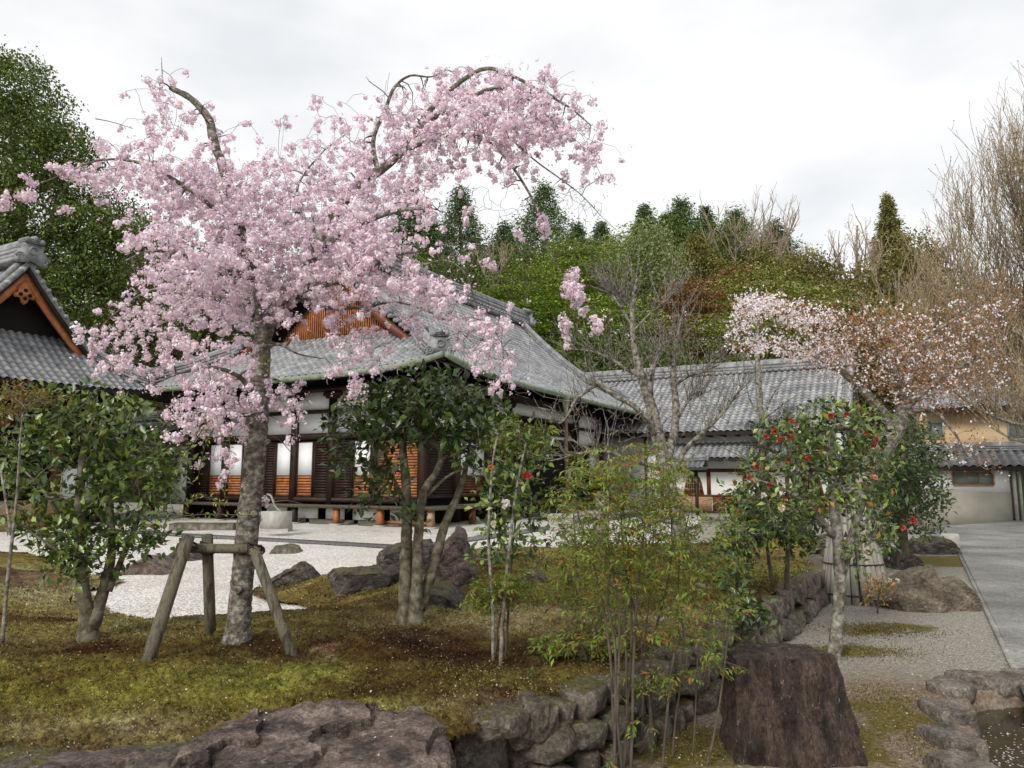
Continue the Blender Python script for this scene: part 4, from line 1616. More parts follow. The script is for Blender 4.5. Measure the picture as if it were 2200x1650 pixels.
# ------------------------------------------------------------------ rocks
def rock_mesh(name, pts, m, parent=None, seed=0, rough=.06, levels=4, freq=2.0, crack=.5, smooth=.0, strata=None):
    """solid rock: hull of the given points, refined and roughened"""
    bm = bmesh.new()
    for p in pts:
        bm.verts.new(tuple(p))
    res = bmesh.ops.convex_hull(bm, input=bm.verts)
    bmesh.ops.delete(bm, geom=[e for e in set(res['geom_interior'] + res['geom_unused']) if isinstance(e, bmesh.types.BMVert) and e.is_valid], context='VERTS')
    bmesh.ops.triangulate(bm, faces=bm.faces)
    size = max((np.ptp(np.array(pts), axis=0)))
    for k in range(levels):
        L = size / 2.2 ** (k + 1)
        ed = [e for e in bm.edges if e.calc_length() > L * .6]
        if ed:
            bmesh.ops.subdivide_edges(bm, edges=ed, cuts=1)
            bmesh.ops.triangulate(bm, faces=[f for f in bm.faces if len(f.verts) > 3])
        if k in (1, 2) and smooth:
            bmesh.ops.smooth_vert(bm, verts=bm.verts, factor=smooth, use_axis_x=True, use_axis_y=True, use_axis_z=True)
    bm.normal_update()
    off = Vector((seed * 7.3, seed * 3.1, seed * 1.7))
    for v in bm.verts:
        c = v.co / size * freq * 2 + off
        n = noise.fractal(c, .75, 2.1, 7)
        rdg = abs(noise.noise(c * 1.3 + off)) 
        d = rough * size * (n * .6 - crack * max(0, .22 - rdg) * 2.2)
        if strata:
            (dx, dy, dz), k, amp = strata
            q = (v.co.x * dx + v.co.y * dy + v.co.z * dz) * k + noise.fractal(v.co * 2.5 + off, .8, 2, 4) * .55
            d += amp * ((q % 1.0) ** .6 - .5) * (.6 + .8 * abs(noise.noise(v.co * 3 - off)))
        v.co += v.normal * d
    L = Vector(root_loc(parent)) if parent is not None else Vector((0, 0, 0))
    base = L
    if parent is None:
        c = np.array(pts)
        base = Vector((c[:, 0].mean(), c[:, 1].mean(), c[:, 2].min()))
    for v in bm.verts:
        v.co -= base
    me = bpy.data.meshes.new(name)
    bm.to_mesh(me)
    bm.free()
    at = me.attributes.new('Col', 'FLOAT_COLOR', 'POINT')
    at.data.foreach_set('color', np.ones(len(me.vertices) * 4, np.float32))
    me.materials.append(m)
    o = bpy.data.objects.new(name, me)
    C.objects.link(o)
    if parent is None:
        o.location = base
    else:
        o.parent = parent
    return o


def outline_rock(name, label, out, kind, thick, m, seed=0, cat='rock', group=None, sink=.08, lean=0.0, **kw):
    """rock whose front silhouette is the outline; stands where its lowest outline point meets the ground"""
    yb = max(p[1] for p in out)
    xb = np.mean([p[0] for p in out])
    Yd = G(xb, yb, kind)[1] + thick * .5
    P = [W(x, y, Yd) for x, y in out]
    c = np.mean(P, 0)
    pts = []
    for p in P:
        up = (p[2] - min(q[2] for q in P))
        pts.append(p)
        f = p + (c - p) * .3
        pts.append(f + np.array([0, -thick * .5 + up * lean, -sink * .2]))
        pts.append(f + np.array([0, thick * .55, 0]))
    zb = min(q[2] for q in P)
    for p in P:
        if p[2] < zb + .12:
            pts.append(p + np.array([0, -thick * .45, -sink]))
            pts.append(p + np.array([0, thick * .4, -sink]))
    o = rock_mesh(name, pts, m, seed=seed, **kw)
    tag(o, label, cat, group)
    return o


RB, RD, RG = MT['rock_brown'], MT['rock_dark'], MT['rock_grey']
GG = 'rocks set in the white gravel'
outline_rock('garden_rock', 'brown triangular rock alone on the white gravel, left of the leaning support post', [(263, 1228), (285, 1210), (315, 1194), (338, 1191), (352, 1200), (358, 1212), (385, 1226), (375, 1236), (300, 1236)], 'gravel', .7, RB, 1, group=GG, rough=.035)
outline_rock('garden_rock', 'low dark rock on the white gravel right behind the support posts', [(355, 1202), (372, 1184), (400, 1178), (430, 1184), (442, 1198), (436, 1206), (362, 1206)], 'gravel', .7, RD, 2, group=GG, rough=.035)
outline_rock('garden_rock', 'flat rounded grey rock on the gravel just right of the cherry trunk', [(582, 1184), (592, 1172), (620, 1168), (640, 1174), (650, 1186), (640, 1190), (588, 1189)], 'gravel', .6, RG, 3, group=GG, rough=.04)
outline_rock('garden_rock', 'pointed ridged rock at the gravel edge beside the right support post', [(578, 1244), (605, 1230), (648, 1205), (668, 1216), (688, 1238), (690, 1250), (640, 1254), (582, 1250)], 'moss', .55, RD, 4, group=GG, rough=.06, crack=1.0)
outline_rock('garden_rock', 'long low dark rock lying on the moss left of the forked camellia trunk', [(705, 1235), (715, 1222), (770, 1222), (850, 1216), (872, 1225), (870, 1240), (830, 1258), (735, 1268)], 'moss', .6, RD, 5, group='rocks on the moss', rough=.05)
outline_rock('garden_rock', 'tall dark upright rock behind the camellia trunk, tallest of the rock group', [(965, 1150), (985, 1130), (1000, 1140), (1010, 1170), (1020, 1215), (1025, 1240), (1000, 1262), (930, 1262), (925, 1215), (945, 1170)], 'moss', .8, RB, 6, group='rocks on the moss', rough=.06, crack=.9)
outline_rock('garden_rock', 'broad blocky dark rock behind the camellia stems, left of the tall upright rock', [(808, 1215), (810, 1195), (828, 1175), (870, 1162), (925, 1155), (945, 1180), (948, 1225), (900, 1240), (830, 1232)], 'moss', .8, RD, 7, group='rocks on the moss', rough=.05, crack=.8)
outline_rock('garden_rock', 'low dark rounded rock at the right foot of the camellia trunk', [(850, 1288), (880, 1268), (930, 1252), (975, 1258), (998, 1280), (985, 1300), (900, 1306)], 'moss', .7, RD, 8, group='rocks on the moss', rough=.045)
outline_rock('garden_rock', 'small whitish grey rock on the moss behind the thin stems', [(1120, 1240), (1132, 1226), (1155, 1222), (1172, 1232), (1168, 1248), (1140, 1254)], 'moss', .4, RG, 9, group='rocks on the moss', rough=.05)
outline_rock('garden_rock', 'small flat grey rock on the moss just right of the whitish rock', [(1205, 1240), (1228, 1232), (1252, 1236), (1250, 1250), (1212, 1254)], 'moss', .4, RG, 10, group='rocks on the moss', rough=.05)
OCH = rock_mat('ochre_rock', (.045, .036, .026), (.13, .105, .075), (.22, .185, .14), (.32, .3, .25), 3.5, (1, 1, 1.6), crack=1.0)
OCH_ = [outline_rock('boulder', 'large angular brown boulder with a notched top on the gravel beside the paved path', [(1874, 1288), (1900, 1272), (1940, 1240), (1985, 1216), (2006, 1216), (2016, 1236), (2020, 1262), (2010, 1312), (1955, 1316), (1920, 1302)], 'ground', .75, OCH, 11, rough=.03, lean=.35, levels=6, crack=.8),
        outline_rock('boulder', 'x', [(1990, 1262), (2015, 1246), (2052, 1238), (2072, 1250), (2086, 1272), (2088, 1290), (2072, 1306), (2035, 1313), (1985, 1314)], 'ground', .7, OCH, 12, rough=.03, lean=.3, levels=6, crack=.8)]
bm = bmesh.new()
bm.from_mesh(OCH_[0].data)
n0 = len(bm.verts)
bm.from_mesh(OCH_[1].data)
bm.verts.ensure_lookup_table()
for v in bm.verts[n0:]:
    v.co += OCH_[1].location - OCH_[0].location
bm.to_mesh(OCH_[0].data)
bm.free()
bpy.data.objects.remove(OCH_[1])

# standing stone with a flat top, near right
sb = Z(1700, 1632, 0)
c1 = [(1.25, 4.28), (1.6, 4.2), (2.0, 4.28), (2.08, 4.5), (1.97, 4.8), (1.5, 4.9), (1.26, 4.7)]
c2 = [(1.31, 4.42), (1.6, 4.36), (1.9, 4.44), (1.95, 4.6), (1.85, 4.74), (1.5, 4.8), (1.33, 4.68)]
pts = [(x, y, -.12) for x, y in c1] + [(x * .6 + X2 * .4, y * .6 + Y2 * .4, .2) for (x, y), (X2, Y2) in zip(c1, c2)] + [(x, y, .54 + .012 * (i % 3)) for i, (x, y) in enumerate(c2)]
o = rock_mesh('standing_stone', pts, MT['stump_rock'], None, 12, rough=.028, levels=6, freq=2.8, crack=.8)
tag(o, 'dark flat-topped standing stone shaped like a stump, streaked with pale lines, near right', 'stone')

# big foreground boulder at the corner of the wall
pts = []
for px, py, z in [(385, 1625, .47), (470, 1570, .5), (555, 1523, .55), (660, 1513, .56), (770, 1512, .56), (890, 1525, .52), (950, 1560, .5), (968, 1600, .47), (975, 1650, .42)]:
    p = Z(px, py, z)
    pts += [p, p + [0, -.1, -.35], p + [0, .1, -.4]]
for x, y, z in [(-1.3, 2.75, .33), (-.9, 2.65, .3), (-.5, 2.8, .3), (-.28, 3.1, .3), (-1.45, 3.0, .3), (-1.2, 2.6, -.1), (-.4, 2.7, -.1), (-.2, 3.3, -.1)]:
    pts.append((x, y, z))
o = rock_mesh('boulder', pts, MT['rock_brown'], None, 13, rough=.03, levels=7, freq=2.2, crack=1.0, strata=((.75, -.35, .55), 3.4, .05))
big_boulder = o
tag(o, 'huge cracked purple-brown boulder lying along the bottom edge at the corner of the stone wall', 'rock')

# retaining wall of fieldstones: one thing, each stone a part
rwall = thing('stone_retaining_wall', 'low dry-stone retaining wall curving along the front of the moss bed', 'stone wall', (.5, 4.4, 0))
rg = np.random.default_rng(21)


def stone_box(c, t, n, w, h, dth, seed, m=MT['rock_wall'], round_=.75, rot=0.0):
    c, t, n = np.array(c), np.array([*t, 0]), np.array([*n, 0])
    up = np.array([0, 0, 1.]) * math.cos(rot) + t * math.sin(rot)
    t = t * math.cos(rot) - np.array([0, 0, 1.]) * math.sin(rot)
    r = np.random.default_rng(seed)
    pts = []
    for sx in (-1, 1):
        for sz in (-1, 1):
            for sn in (-1, 1):
                j = r.uniform(.72, 1.0, 3)
                pts.append(c + t * sx * w * .5 * j[0] * round_ + up * sz * h * .5 * j[1] + n * sn * dth * .5 * j[2])
                pts.append(c + t * sx * w * .5 * j[0] + up * sz * h * .5 * j[1] * round_ + n * sn * dth * .4 * j[2])
    pts.append(c + n * dth * .56)
    o = rock_mesh('stone', pts, m, rwall, seed, rough=.03, levels=5, freq=1.6, crack=.4, smooth=.3)
    return o


P = np.array(WALL[4:10], float)
seg = np.linalg.norm(np.diff(P, axis=0), axis=1)
cum = np.concatenate([[0], np.cumsum(seg)])
sN = 100


def at_wall(s):
    k = min(int(np.searchsorted(cum, s, 'right')) - 1, len(seg) - 1)
    f = (s - cum[k]) / seg[k]
    p = P[k] + (P[k + 1] - P[k]) * f
    t = (P[k + 1] - P[k]) / seg[k]
    return p, t, np.array([t[1], -t[0]])


def wall_row(s0, s1, z0, z1, wlo, whi, off):
    global sN
    s = s0
    while s < s1:
        w = rg.uniform(wlo, whi)
        p, t, n = at_wall(min(max(0, s + w / 2), cum[-1] - .01))
        n = n + t * rg.uniform(-.3, .3)
        hh = (z1 - z0) * rg.uniform(.85, 1.2)
        sN += 1
        stone_box((*(p + n * off), (z0 + z1) / 2 + rg.uniform(-.03, .02)), t, n, w * 1.06, hh, rg.uniform(.2, .3), sN, rot=rg.uniform(-.3, .3))
        s += w


for z0, z1, off in ((-.04, .13, .08), (.12, .29, .04), (.27, .43, .0)):
    wall_row(-.05 + off, 3.2, z0, z1, .13, .29, off)
for z0, z1, off in ((-.04, .2, .06), (.17, .43, .0)):
    wall_row(3.2 + off, cum[-1] - .1, z0, z1, .2, .46, off)
# the corner stones beside the boulder
for px, py, z, w, h, sd in ((1022, 1600, .2, .36, .42, 301), (1060, 1545, .36, .36, .16, 302), (1105, 1555, .3, .2, .2, 303), (1140, 1530, .36, .15, .2, 304), (1100, 1600, .14, .28, .3, 305)):
    q = Z(px, py, z)
    stone_box(q, (.9, .43), (.43, -.9), w, h, .34, sd, round_=.62)
for px, w, sd in ((40, .4, 310), (215, .6, 311), (340, .28, 312), (-120, .5, 313)):
    q = Z(px, 1650, .38)
    stone_box(q - [0, 0, .08], (.97, .2), (.2, -.97), w, .34, .3, sd, m=MT['rock_grey'] if sd != 311 else MT['rock_brown'])
# rim stones of the little pond
pond_rim = thing('pond_rim', 'weathered stone rim round a small dark pond in the lower right corner', 'pond edging', (*Z(2090, 1560, 0)[:2], 0))
rw_keep, rwall = rwall, pond_rim
RIM = rock_mat('rim_rock', (.07, .06, .05), (.17, .145, .12), (.28, .25, .215), (.4, .38, .35), 5)
for px, py, w, sd, t, dp in ((2125, 1462, .52, 401, (1, -.04), .3), (2235, 1458, .5, 409, (1, -.04), .3), (2040, 1478, .34, 402, (.75, .6), .3), (2035, 1530, .34, 403, (.15, 1), .3), (2042, 1590, .36, 404, (-.12, 1), .28), (2068, 1655, .4, 405, (-.25, 1), .28), (2100, 1730, .4, 406, (-.3, 1), .28)):
    q = Z(px, py, .02)
    t = np.array(t) / np.linalg.norm(t)
    stone_box((q[0], q[1], -.02), t, np.array([t[1], -t[0]]), w * 1.22, .2, dp, sd, m=RIM, round_=.86)
rwall = rw_keep
g = Geo()
pp = np.array(POND)
cc = pp.mean(0)
pp = cc + (pp - cc) * 1.12
g.add([(*p, -.13) for p in pp], np.array([list(range(len(pp)))]))
tag(g.build('pond_water', MT['water']), kind='structure')

# stones of the bed beyond the red camellia and along the path
for k, (out, lab) in enumerate([([(1745, 1165), (1760, 1150), (1790, 1145), (1800, 1165), (1785, 1178), (1750, 1176)], 'smooth oval pale boulder behind the stem of the red camellia, upper of two'),
                                ([(1735, 1215), (1748, 1190), (1795, 1172), (1815, 1195), (1810, 1222), (1745, 1224)], 'wide grey-brown boulder under the oval pale boulder behind the camellia stem'),
                                ([(1690, 1205), (1700, 1175), (1730, 1165), (1742, 1190), (1738, 1216), (1700, 1218)], 'squat grey boulder left of the oval pale boulder'),
                                ([(1955, 1190), (1958, 1160), (2010, 1150), (2045, 1160), (2048, 1180), (2010, 1192)], 'mossy dark block stone at the left edge of the path'),
                                ([(1905, 1215), (1912, 1190), (1950, 1180), (1970, 1200), (1965, 1222), (1915, 1225)], 'dark rounded stone at the foot of the dark evergreen by the path')]):
    outline_rock('garden_rock', lab, out, 'ground', .8, RG if k < 3 else RD, 31 + k, rough=.03, smooth=.2, group='rocks beside the path')
q = G(2052, 1182, 'ground')
g = Geo()
fr = Frame(q[:2], UD, -VD)
g.fbox(fr, 0, .5, -.25, .1, -.05, .34)
o = g.build('kerb_block', MT['concrete'])
tag(o, 'small upright kerb block at the corner of the paved path', 'kerb stone')
# long kerb stones and the concrete trough below the veranda
for (x0, x1, y, hgt, lab, nm, ctg, mm) in ((362, 500, 1140, .2, 'long rough kerb stone lying before the veranda, left of the cherry trunk', 'kerb_stone', 'kerb stone', RG),
                                  (540, 618, 1142, .2, 'flat rectangular stone slab under the concrete trough', 'stone_slab', 'stone slab', MT['concrete'])):
    p0, p1 = Z(x0, y, .1), Z(x1, y, .1)
    L = np.linalg.norm(p1 - p0)
    t = (p1 - p0)[:2] / L
    fr = Frame(p0[:2], t, (-t[1], t[0]))
    pts = [fr.p(a, n, z) for a in (0, .1 * L, .9 * L, L) for n in (0, .45) for z in (.05, .1 + hgt)]
    o = rock_mesh(nm, pts, mm, None, 41 + x0, rough=.008, levels=5)
    tag(o, lab, ctg)
p0 = Z(558, 1134, .3)
fr = Frame(p0[:2], -VD, -UD)
tr = thing('water_trough', 'square pale concrete trough with a curved pipe in front of the veranda', 'trough', (*p0[:2], .3))
g = Geo()
g.fbox(fr, 0, .62, -.5, 0, .28, .72)
g.build('basin', MT['concrete'], tr)
g = Geo()
tube(g, [fr.p(.55, -.2, .7), fr.p(.3, -.2, .85), fr.p(.1, -.25, 1.1), fr.p(-.1, -.3, 1.15)], .025, 8)
g.build('pipe', MT['copper'], tr)
p0 = G(1190, 1143, 'gravel')
fr = Frame(p0[:2], UD, -VD)
tr = thing('water_trough', 'rounded pale stone trough with a wire hoop beside the entrance steps', 'trough', (*p0[:2], .1))
g = Geo()
pts = []
for th_ in np.linspace(0, 2 * math.pi, 16, endpoint=False):
    for z, rr in ((.1, .42), (.5, .46), (.56, .43)):
        pts.append((p0[0] + .3 + rr * math.cos(th_), p0[1] + .5 + rr * math.sin(th_), z))
rock_mesh('basin', pts, MT['concrete'], tr, 55, rough=.004, levels=5)
g = Geo()
th_ = np.linspace(0, math.pi, 14)
tubes(g, np.c_[p0[0] + .3 + .2 * np.cos(th_), np.full(14, p0[1] + .5), .54 + .26 * np.sin(th_)], np.full(14, .014), 6)
g.build('hoop', MT['copper'], tr)

# ------------------------------------------------------------------ vegetation helpers
def path3(pts):
    """[(px, py, Y, radius_m)] -> smooth skeleton (points, radii)"""
    P = np.array([W(a, b, c) for a, b, c, d in pts])
    S = smooth_path(P, 6)
    r = np.interp(np.linspace(0, 1, len(S)), np.linspace(0, 1, len(pts)), [p[3] for p in pts])
    return S, r


def wood(geo, skel, seg=10, rng=None, rough=0.05):
    for S, r in skel:
        tubes(geo, S, r, seg, rough=rough, rng=rng, cap=True)


def pick_col(rng, n, cols, p=None, jit=.18):
    cols = np.array(cols)
    c = cols[rng.choice(len(cols), n, p=p)]
    return c * rng.uniform(1 - jit, 1 + jit, (n, 1)) * rng.uniform(.94, 1.06, (n, 3))


def lobes_pts(rng, lobes, n, Y, thick, shell=.0):
    """points spread through photo-shaped lobes (cx, cy, rx, ry[, weight[, dY]]) given real depth"""
    w = np.array([(l[4] if len(l) > 4 else 1) * l[2] * l[3] for l in lobes], float)
    k = rng.choice(len(lobes), n, p=w / w.sum())
    out = np.empty((n, 3))
    d = rdir(rng, n)
    rr = rng.uniform(shell, 1, n) ** (1 / 2.4)
    for i in range(n):
        l = lobes[k[i]]
        dy = l[5] if len(l) > 5 else 0
        Yc = Y + dy
        th_ = thick if thick else M((l[2] + l[3]) * .5, Yc)
        out[i] = W(l[0] + l[2] * d[i, 0] * rr[i], l[1] + l[3] * d[i, 2] * rr[i], Yc + th_ * d[i, 1] * rr[i])
    return out


def leafy(geo, clumps, rng, per, L, ratio, cols, p=None, spread=.07, upb=.35, fold=.2, droop=.12, jit=.2):
    n = len(clumps) * per
    c = np.repeat(clumps, per, 0)
    D = rdir(rng, n)
    D[:, 2] += upb
    D = unit(D)
    B = c + D * rng.uniform(0, spread, (n, 1)) + rng.normal(size=(n, 3)) * spread * .35
    Nn = rdir(rng, n)
    Nn[:, 2] = np.abs(Nn[:, 2]) + .5
    l = rng.uniform(.7, 1.2, n) * L
    leaf_faces(geo, B, D, Nn, l, l * ratio, pick_col(rng, n, cols, p, jit), fold, droop)


# ------------------------------------------------------------------ weeping cherry
rg = np.random.default_rng(77)
cb = G(508, 1378, 'moss')
YC = cb[1]
cherry = thing('weeping_cherry_tree', 'weeping cherry tree covered in pink double blossom, leaning on a wooden support', 'cherry tree', cb)
y0 = YC
SK = [
    [(506, 1392, y0, 0.11), (512, 1345, y0, 0.0845), (520, 1250, y0, 0.0774), (534, 1120, y0 + .02, 0.0801), (546, 1000, y0 + .04, 0.0792), (553, 900, y0 + .06, 0.0792), (560, 800, y0 + .08, 0.0686), (566, 725, y0 + .1, 0.0616), (590, 670, y0 + .1, 0.0598), (632, 610, y0 + .15, 0.0484), (676, 540, y0 + .25, 0.0452), (720, 460, y0 + .3, 0.0429), (770, 395, y0 + .3, 0.039), (822, 362, y0 + .25, 0.0367), (868, 318, y0 + .2, 0.0281), (905, 262, y0 + .15, 0.0234), (945, 215, y0 + .1, 0.0203), (1000, 168, y0, 0.0172), (1048, 147, y0 - .1, 0.0156), (1105, 165, y0 - .2, 0.0125), (1160, 195, y0 - .25, 0.0101), (1225, 232, y0 - .3, 0.0078), (1270, 270, y0 - .3, 0.00468)],
    [(566, 735, y0 + .1, 0.0585), (560, 650, y0 + .15, 0.0495), (535, 560, y0 + .2, 0.045), (505, 450, y0 + .2, 0.0414), (478, 355, y0 + .2, 0.0396), (458, 300, y0 + .2, 0.036), (448, 255, y0 + .2, 0.0324), (410, 212, y0 + .15, 0.027), (365, 188, y0 + .1, 0.0198)],
    [(350, 178, y0 + .1, 0.00624), (348, 150, y0 + .1, 0.0039), (347, 122, y0 + .1, 0.00156)],
    [(812, 366, y0 + .25, 0.0234), (802, 320, y0 + .4, 0.0203), (806, 285, y0 + .45, 0.0172), (828, 235, y0 + .5, 0.0156), (846, 190, y0 + .5, 0.0133), (880, 163, y0 + .5, 0.0101), (925, 165, y0 + .45, 0.00624), (960, 150, y0 + .4, 0.00468)],
    [(880, 300, y0 + .2, 0.0234), (930, 255, y0 - .1, 0.0203), (985, 225, y0 - .3, 0.0172), (1040, 196, y0 - .45, 0.014), (1090, 188, y0 - .55, 0.00936), (1150, 225, y0 - .6, 0.00624), (1215, 290, y0 - .65, 0.0039)],
    [(822, 365, y0 + .25, 0.0234), (880, 320, y0 - .1, 0.0187), (960, 292, y0 - .3, 0.0156), (1030, 295, y0 - .45, 0.014), (1080, 332, y0 - .5, 0.0109), (1128, 400, y0 - .55, 0.00858), (1160, 465, y0 - .55, 0.00702), (1180, 540, y0 - .55, 0.00468), (1222, 610, y0 - .55, 0.00234)],
    [(1100, 300, y0 - .55, 0.00624), (1150, 345, y0 - .6, 0.00546), (1205, 385, y0 - .6, 0.00468), (1250, 420, y0 - .6, 0.0039), (1290, 462, y0 - .6, 0.00234), (1325, 495, y0 - .6, 0.00156)],
    [(676, 540, y0 + .25, 0.0312), (740, 500, y0 - .2, 0.0234), (800, 470, y0 - .6, 0.0187), (870, 450, y0 - .8, 0.0125), (940, 450, y0 - .9, 0.00624)],
    [(628, 625, y0 + .15, 0.0328), (700, 610, y0 - .2, 0.0265), (760, 592, y0 - .4, 0.0203), (800, 570, y0 - .5, 0.0172), (850, 548, y0 - .6, 0.0125), (900, 540, y0 - .7, 0.0078)],
    [(850, 560, y0 - .6, 0.00936), (905, 568, y0 - .7, 0.0078), (960, 560, y0 - .75, 0.00624), (1000, 588, y0 - .8, 0.00546), (1018, 640, y0 - .8, 0.0039), (1030, 690, y0 - .8, 0.00312), (1090, 760, y0 - .8, 0.00234)],
    [(640, 640, y0 + .15, 0.0265), (700, 660, y0 + .5, 0.0203), (780, 660, y0 + .7, 0.014), (860, 650, y0 + .8, 0.00936), (960, 690, y0 + .8, 0.00624), (1040, 760, y0 + .7, 0.0039)],
    [(520, 510, y0 + .2, 0.0234), (450, 440, y0 - .1, 0.0187), (380, 390, y0 - .2, 0.0156), (300, 350, y0 - .3, 0.0117), (210, 345, y0 - .35, 0.0078), (110, 385, y0 - .4, 0.00468), (30, 410, y0 - .4, 0.00312)],
    [(545, 600, y0 + .2, 0.0234), (470, 570, y0 - .5, 0.0195), (400, 545, y0 - .8, 0.014), (320, 540, y0 - 1.0, 0.00858), (270, 560, y0 - 1.0, 0.00546)],
    [(562, 690, y0 + .1, 0.0265), (490, 640, y0 + .5, 0.0211), (410, 620, y0 + .8, 0.0156), (320, 625, y0 + .9, 0.0101), (240, 680, y0 + .9, 0.00624), (200, 730, y0 + .9, 0.0039)],
    [(552, 870, y0 + .05, 0.0234), (520, 815, y0 - .3, 0.0172), (460, 790, y0 - .5, 0.0125), (390, 800, y0 - .6, 0.00858), (320, 830, y0 - .6, 0.00546)],
    [(548, 930, y0 + .05, 0.0156), (528, 890, y0 - .15, 0.0109), (505, 850, y0 - .3, 0.0078), (480, 840, y0 - .35, 0.00468)],
    [(566, 745, y0 + .1, 0.0172), (600, 740, y0 - .3, 0.0109), (640, 760, y0 - .4, 0.00702), (690, 770, y0 - .45, 0.0039)],
    [(560, 820, y0 + .08, 0.0156), (590, 815, y0 - .2, 0.0101), (625, 840, y0 - .25, 0.00624), (645, 890, y0 - .25, 0.00312)],
    [(640, 590, y0 + .15, 0.0234), (680, 540, y0 + .7, 0.0187), (650, 470, y0 + .9, 0.014), (640, 400, y0 + 1.0, 0.00936), (690, 330, y0 + 1.0, 0.00624), (740, 290, y0 + 1, 0.0039)],
]
skel = [path3(s) for s in SK]
g = Geo()
S, r = skel[0]
tubes(g, smooth_path(S[:50], 3), np.interp(np.linspace(0, 49, 148), np.arange(50), r[:50]), 22, rough=.035, rng=rg)
for k, (S, r) in enumerate(skel):
    if k == 0:
        S, r = S[46:], r[46:]
    tubes(g, S, r, 9, rough=.06, rng=rg)
for px, py, rr in ((512, 1268, .035), (560, 1030, .03), (545, 1105, .03), (575, 950, .025)):       # knots
    c = W(px, py, YC - .1)
    tubes(g, np.array([c, c + [0, -.03, 0]]), np.array([rr, rr * .7]), 10)
trunk = g.build('trunk', MT['bark_cherry'], cherry, True)
MAP = """
...........................
......33.........2356763...
.....1332....2224678888752.
.....244432114457788788774.
....45544435567777765665561
....7788887788887664343133.
....136888999999864211.....
.....2678999999986521......
.....47779999999853........
.....15899999998863........
.....579999999777875.......
....588889887565654454.....
...577777772225652.255.....
...2566353411.243...45.....
....223467724..1.....3.....
.....12578825..............
.......156613..............
........231................
"""
rowsM = [r for r in MAP.split('\n') if r]
NPC = [0, .7, 1.6, 2.9, 4.6, 6.6, 9.4, 13, 19.0, 26.0]
cl = []
allS = np.concatenate([s[0] for s in skel])
_c = allS - np.array([0, 0, CZ])
_d = _c @ _f
SX, SY = 1100 + FPX * _c[:, 0] / _d, 825 - FPX * (_c @ _u) / _d
for j, row in enumerate(rowsM):
    for i, ch in enumerate(row):
        if not ch.isdigit() or ch == '0':
            continue
        for _ in range(rg.poisson(NPC[int(ch)])):
            px, py = (i + rg.random()) * 50, 100 + (j + rg.random()) * 50
            dd = np.hypot(SX - px, (SY - py) * np.where(SY > py, 1.8, 1.0))
            k = rg.choice(np.argsort(dd)[:14])
            cl.append(W(px, py, allS[k, 1] + rg.normal() * (.28 + .0012 * min(dd[k], 250))))
for px, py, n in ((575, 1082, 2), (545, 1106, 3), (1110, 514, 2), (1170, 478, 4), (1175, 500, 3), (1000, 545, 2), (1055, 562, 2), (1228, 588, 5), (1235, 615, 5), (1225, 632, 3), (1245, 640, 3), (1219, 696, 4), (1280, 690, 3), (1283, 705, 4), (1272, 678, 1), (1300, 381, 2), (60, 385, 3), (145, 370, 6), (120, 362, 4), (175, 378, 5), (40, 420, 4), (12, 432, 4), (68, 418, 2), (55, 430, 2), (135, 448, 2), (213, 412, 2), (217, 432, 1), (765, 820, 5), (760, 845, 3), (720, 800, 4)):
    for _ in range(n):
        k = int(np.argmin(np.hypot(SX - px, SY - py)))
        cl.append(W(px + rg.normal() * 7, py + rg.normal() * 6, allS[k, 1] + rg.normal() * .06))
cl = np.array(cl)
# hanging strands: small clusters strung below one another
st_ = []
for i in rg.choice(len(cl), int(len(cl) * .16), replace=False):
    p = cl[i].copy()
    if p[0] / p[1] < (880 - 1100) / FPX and rg.random() < .8:
        continue
    dx = rg.normal(size=2) * .012
    for k in range(rg.integers(1, 5)):
        p = p + [dx[0], dx[1], -rg.uniform(.035, .06)]
        st_.append(p.copy())
n_main = len(cl)
cl = np.concatenate([cl, np.array(st_)])
g = Geo()
grow(g, skel, cl + [0, 0, .03], rg, r0=.009, tip=.0016, sag=.13, bend=.1, seg=4, up=.0)
# long bare weeping twigs on the right side
tw = []
for _ in range(300):
    px = rg.uniform(930, 1300)
    py = rg.uniform(400, 640) if px > 1010 else rg.uniform(420, 560)
    if px > 1180 and py > 560:
        continue
    tw.append(W(px, py, YC - .45 + rg.normal() * .35))
for _ in range(80):
    tw.append(W(rg.uniform(960, 1140), rg.uniform(700, 860), YC - .5 + rg.normal() * .35))
for _ in range(90):
    tw.append(W(rg.uniform(780, 1260), rg.uniform(150, 330), YC + rg.normal() * .35))
grow(g, skel, np.array(tw), rg, r0=.006, tip=.0012, sag=.10, bend=.16, seg=4)
for pts in ([(460, 890), (430, 930), (400, 975), (380, 1010)], [(470, 900), (440, 960), (425, 1030)], [(500, 900), (490, 980), (482, 1080)], [(345, 1115), (440, 1105), (545, 1108)], [(590, 1078), (620, 1076), (655, 1084)], [(640, 880), (635, 960), (628, 1010)], [(560, 930), (600, 945), (640, 990)], [(205, 255), (240, 262), (285, 276)], [(265, 398), (250, 430), (262, 500)], [(212, 495), (265, 475), (300, 462)], [(390, 1080), (440, 1068), (480, 1085)]):
    tube(g, [W(a, b, YC - .35) for a, b in pts], [.004, .003, .002], 4)
g.build('branch', MT['bark_twig'], cherry)
# pompoms of petals
g = Geo()
n = len(cl)
big = rg.uniform(.028, .05, n)
big[n_main:] *= .72
per = 62
c = np.repeat(cl, per, 0)
R = np.repeat(big, per)
d = rdir(rg, n * per)
rr = rg.uniform(.35, 1, n * per) ** .6
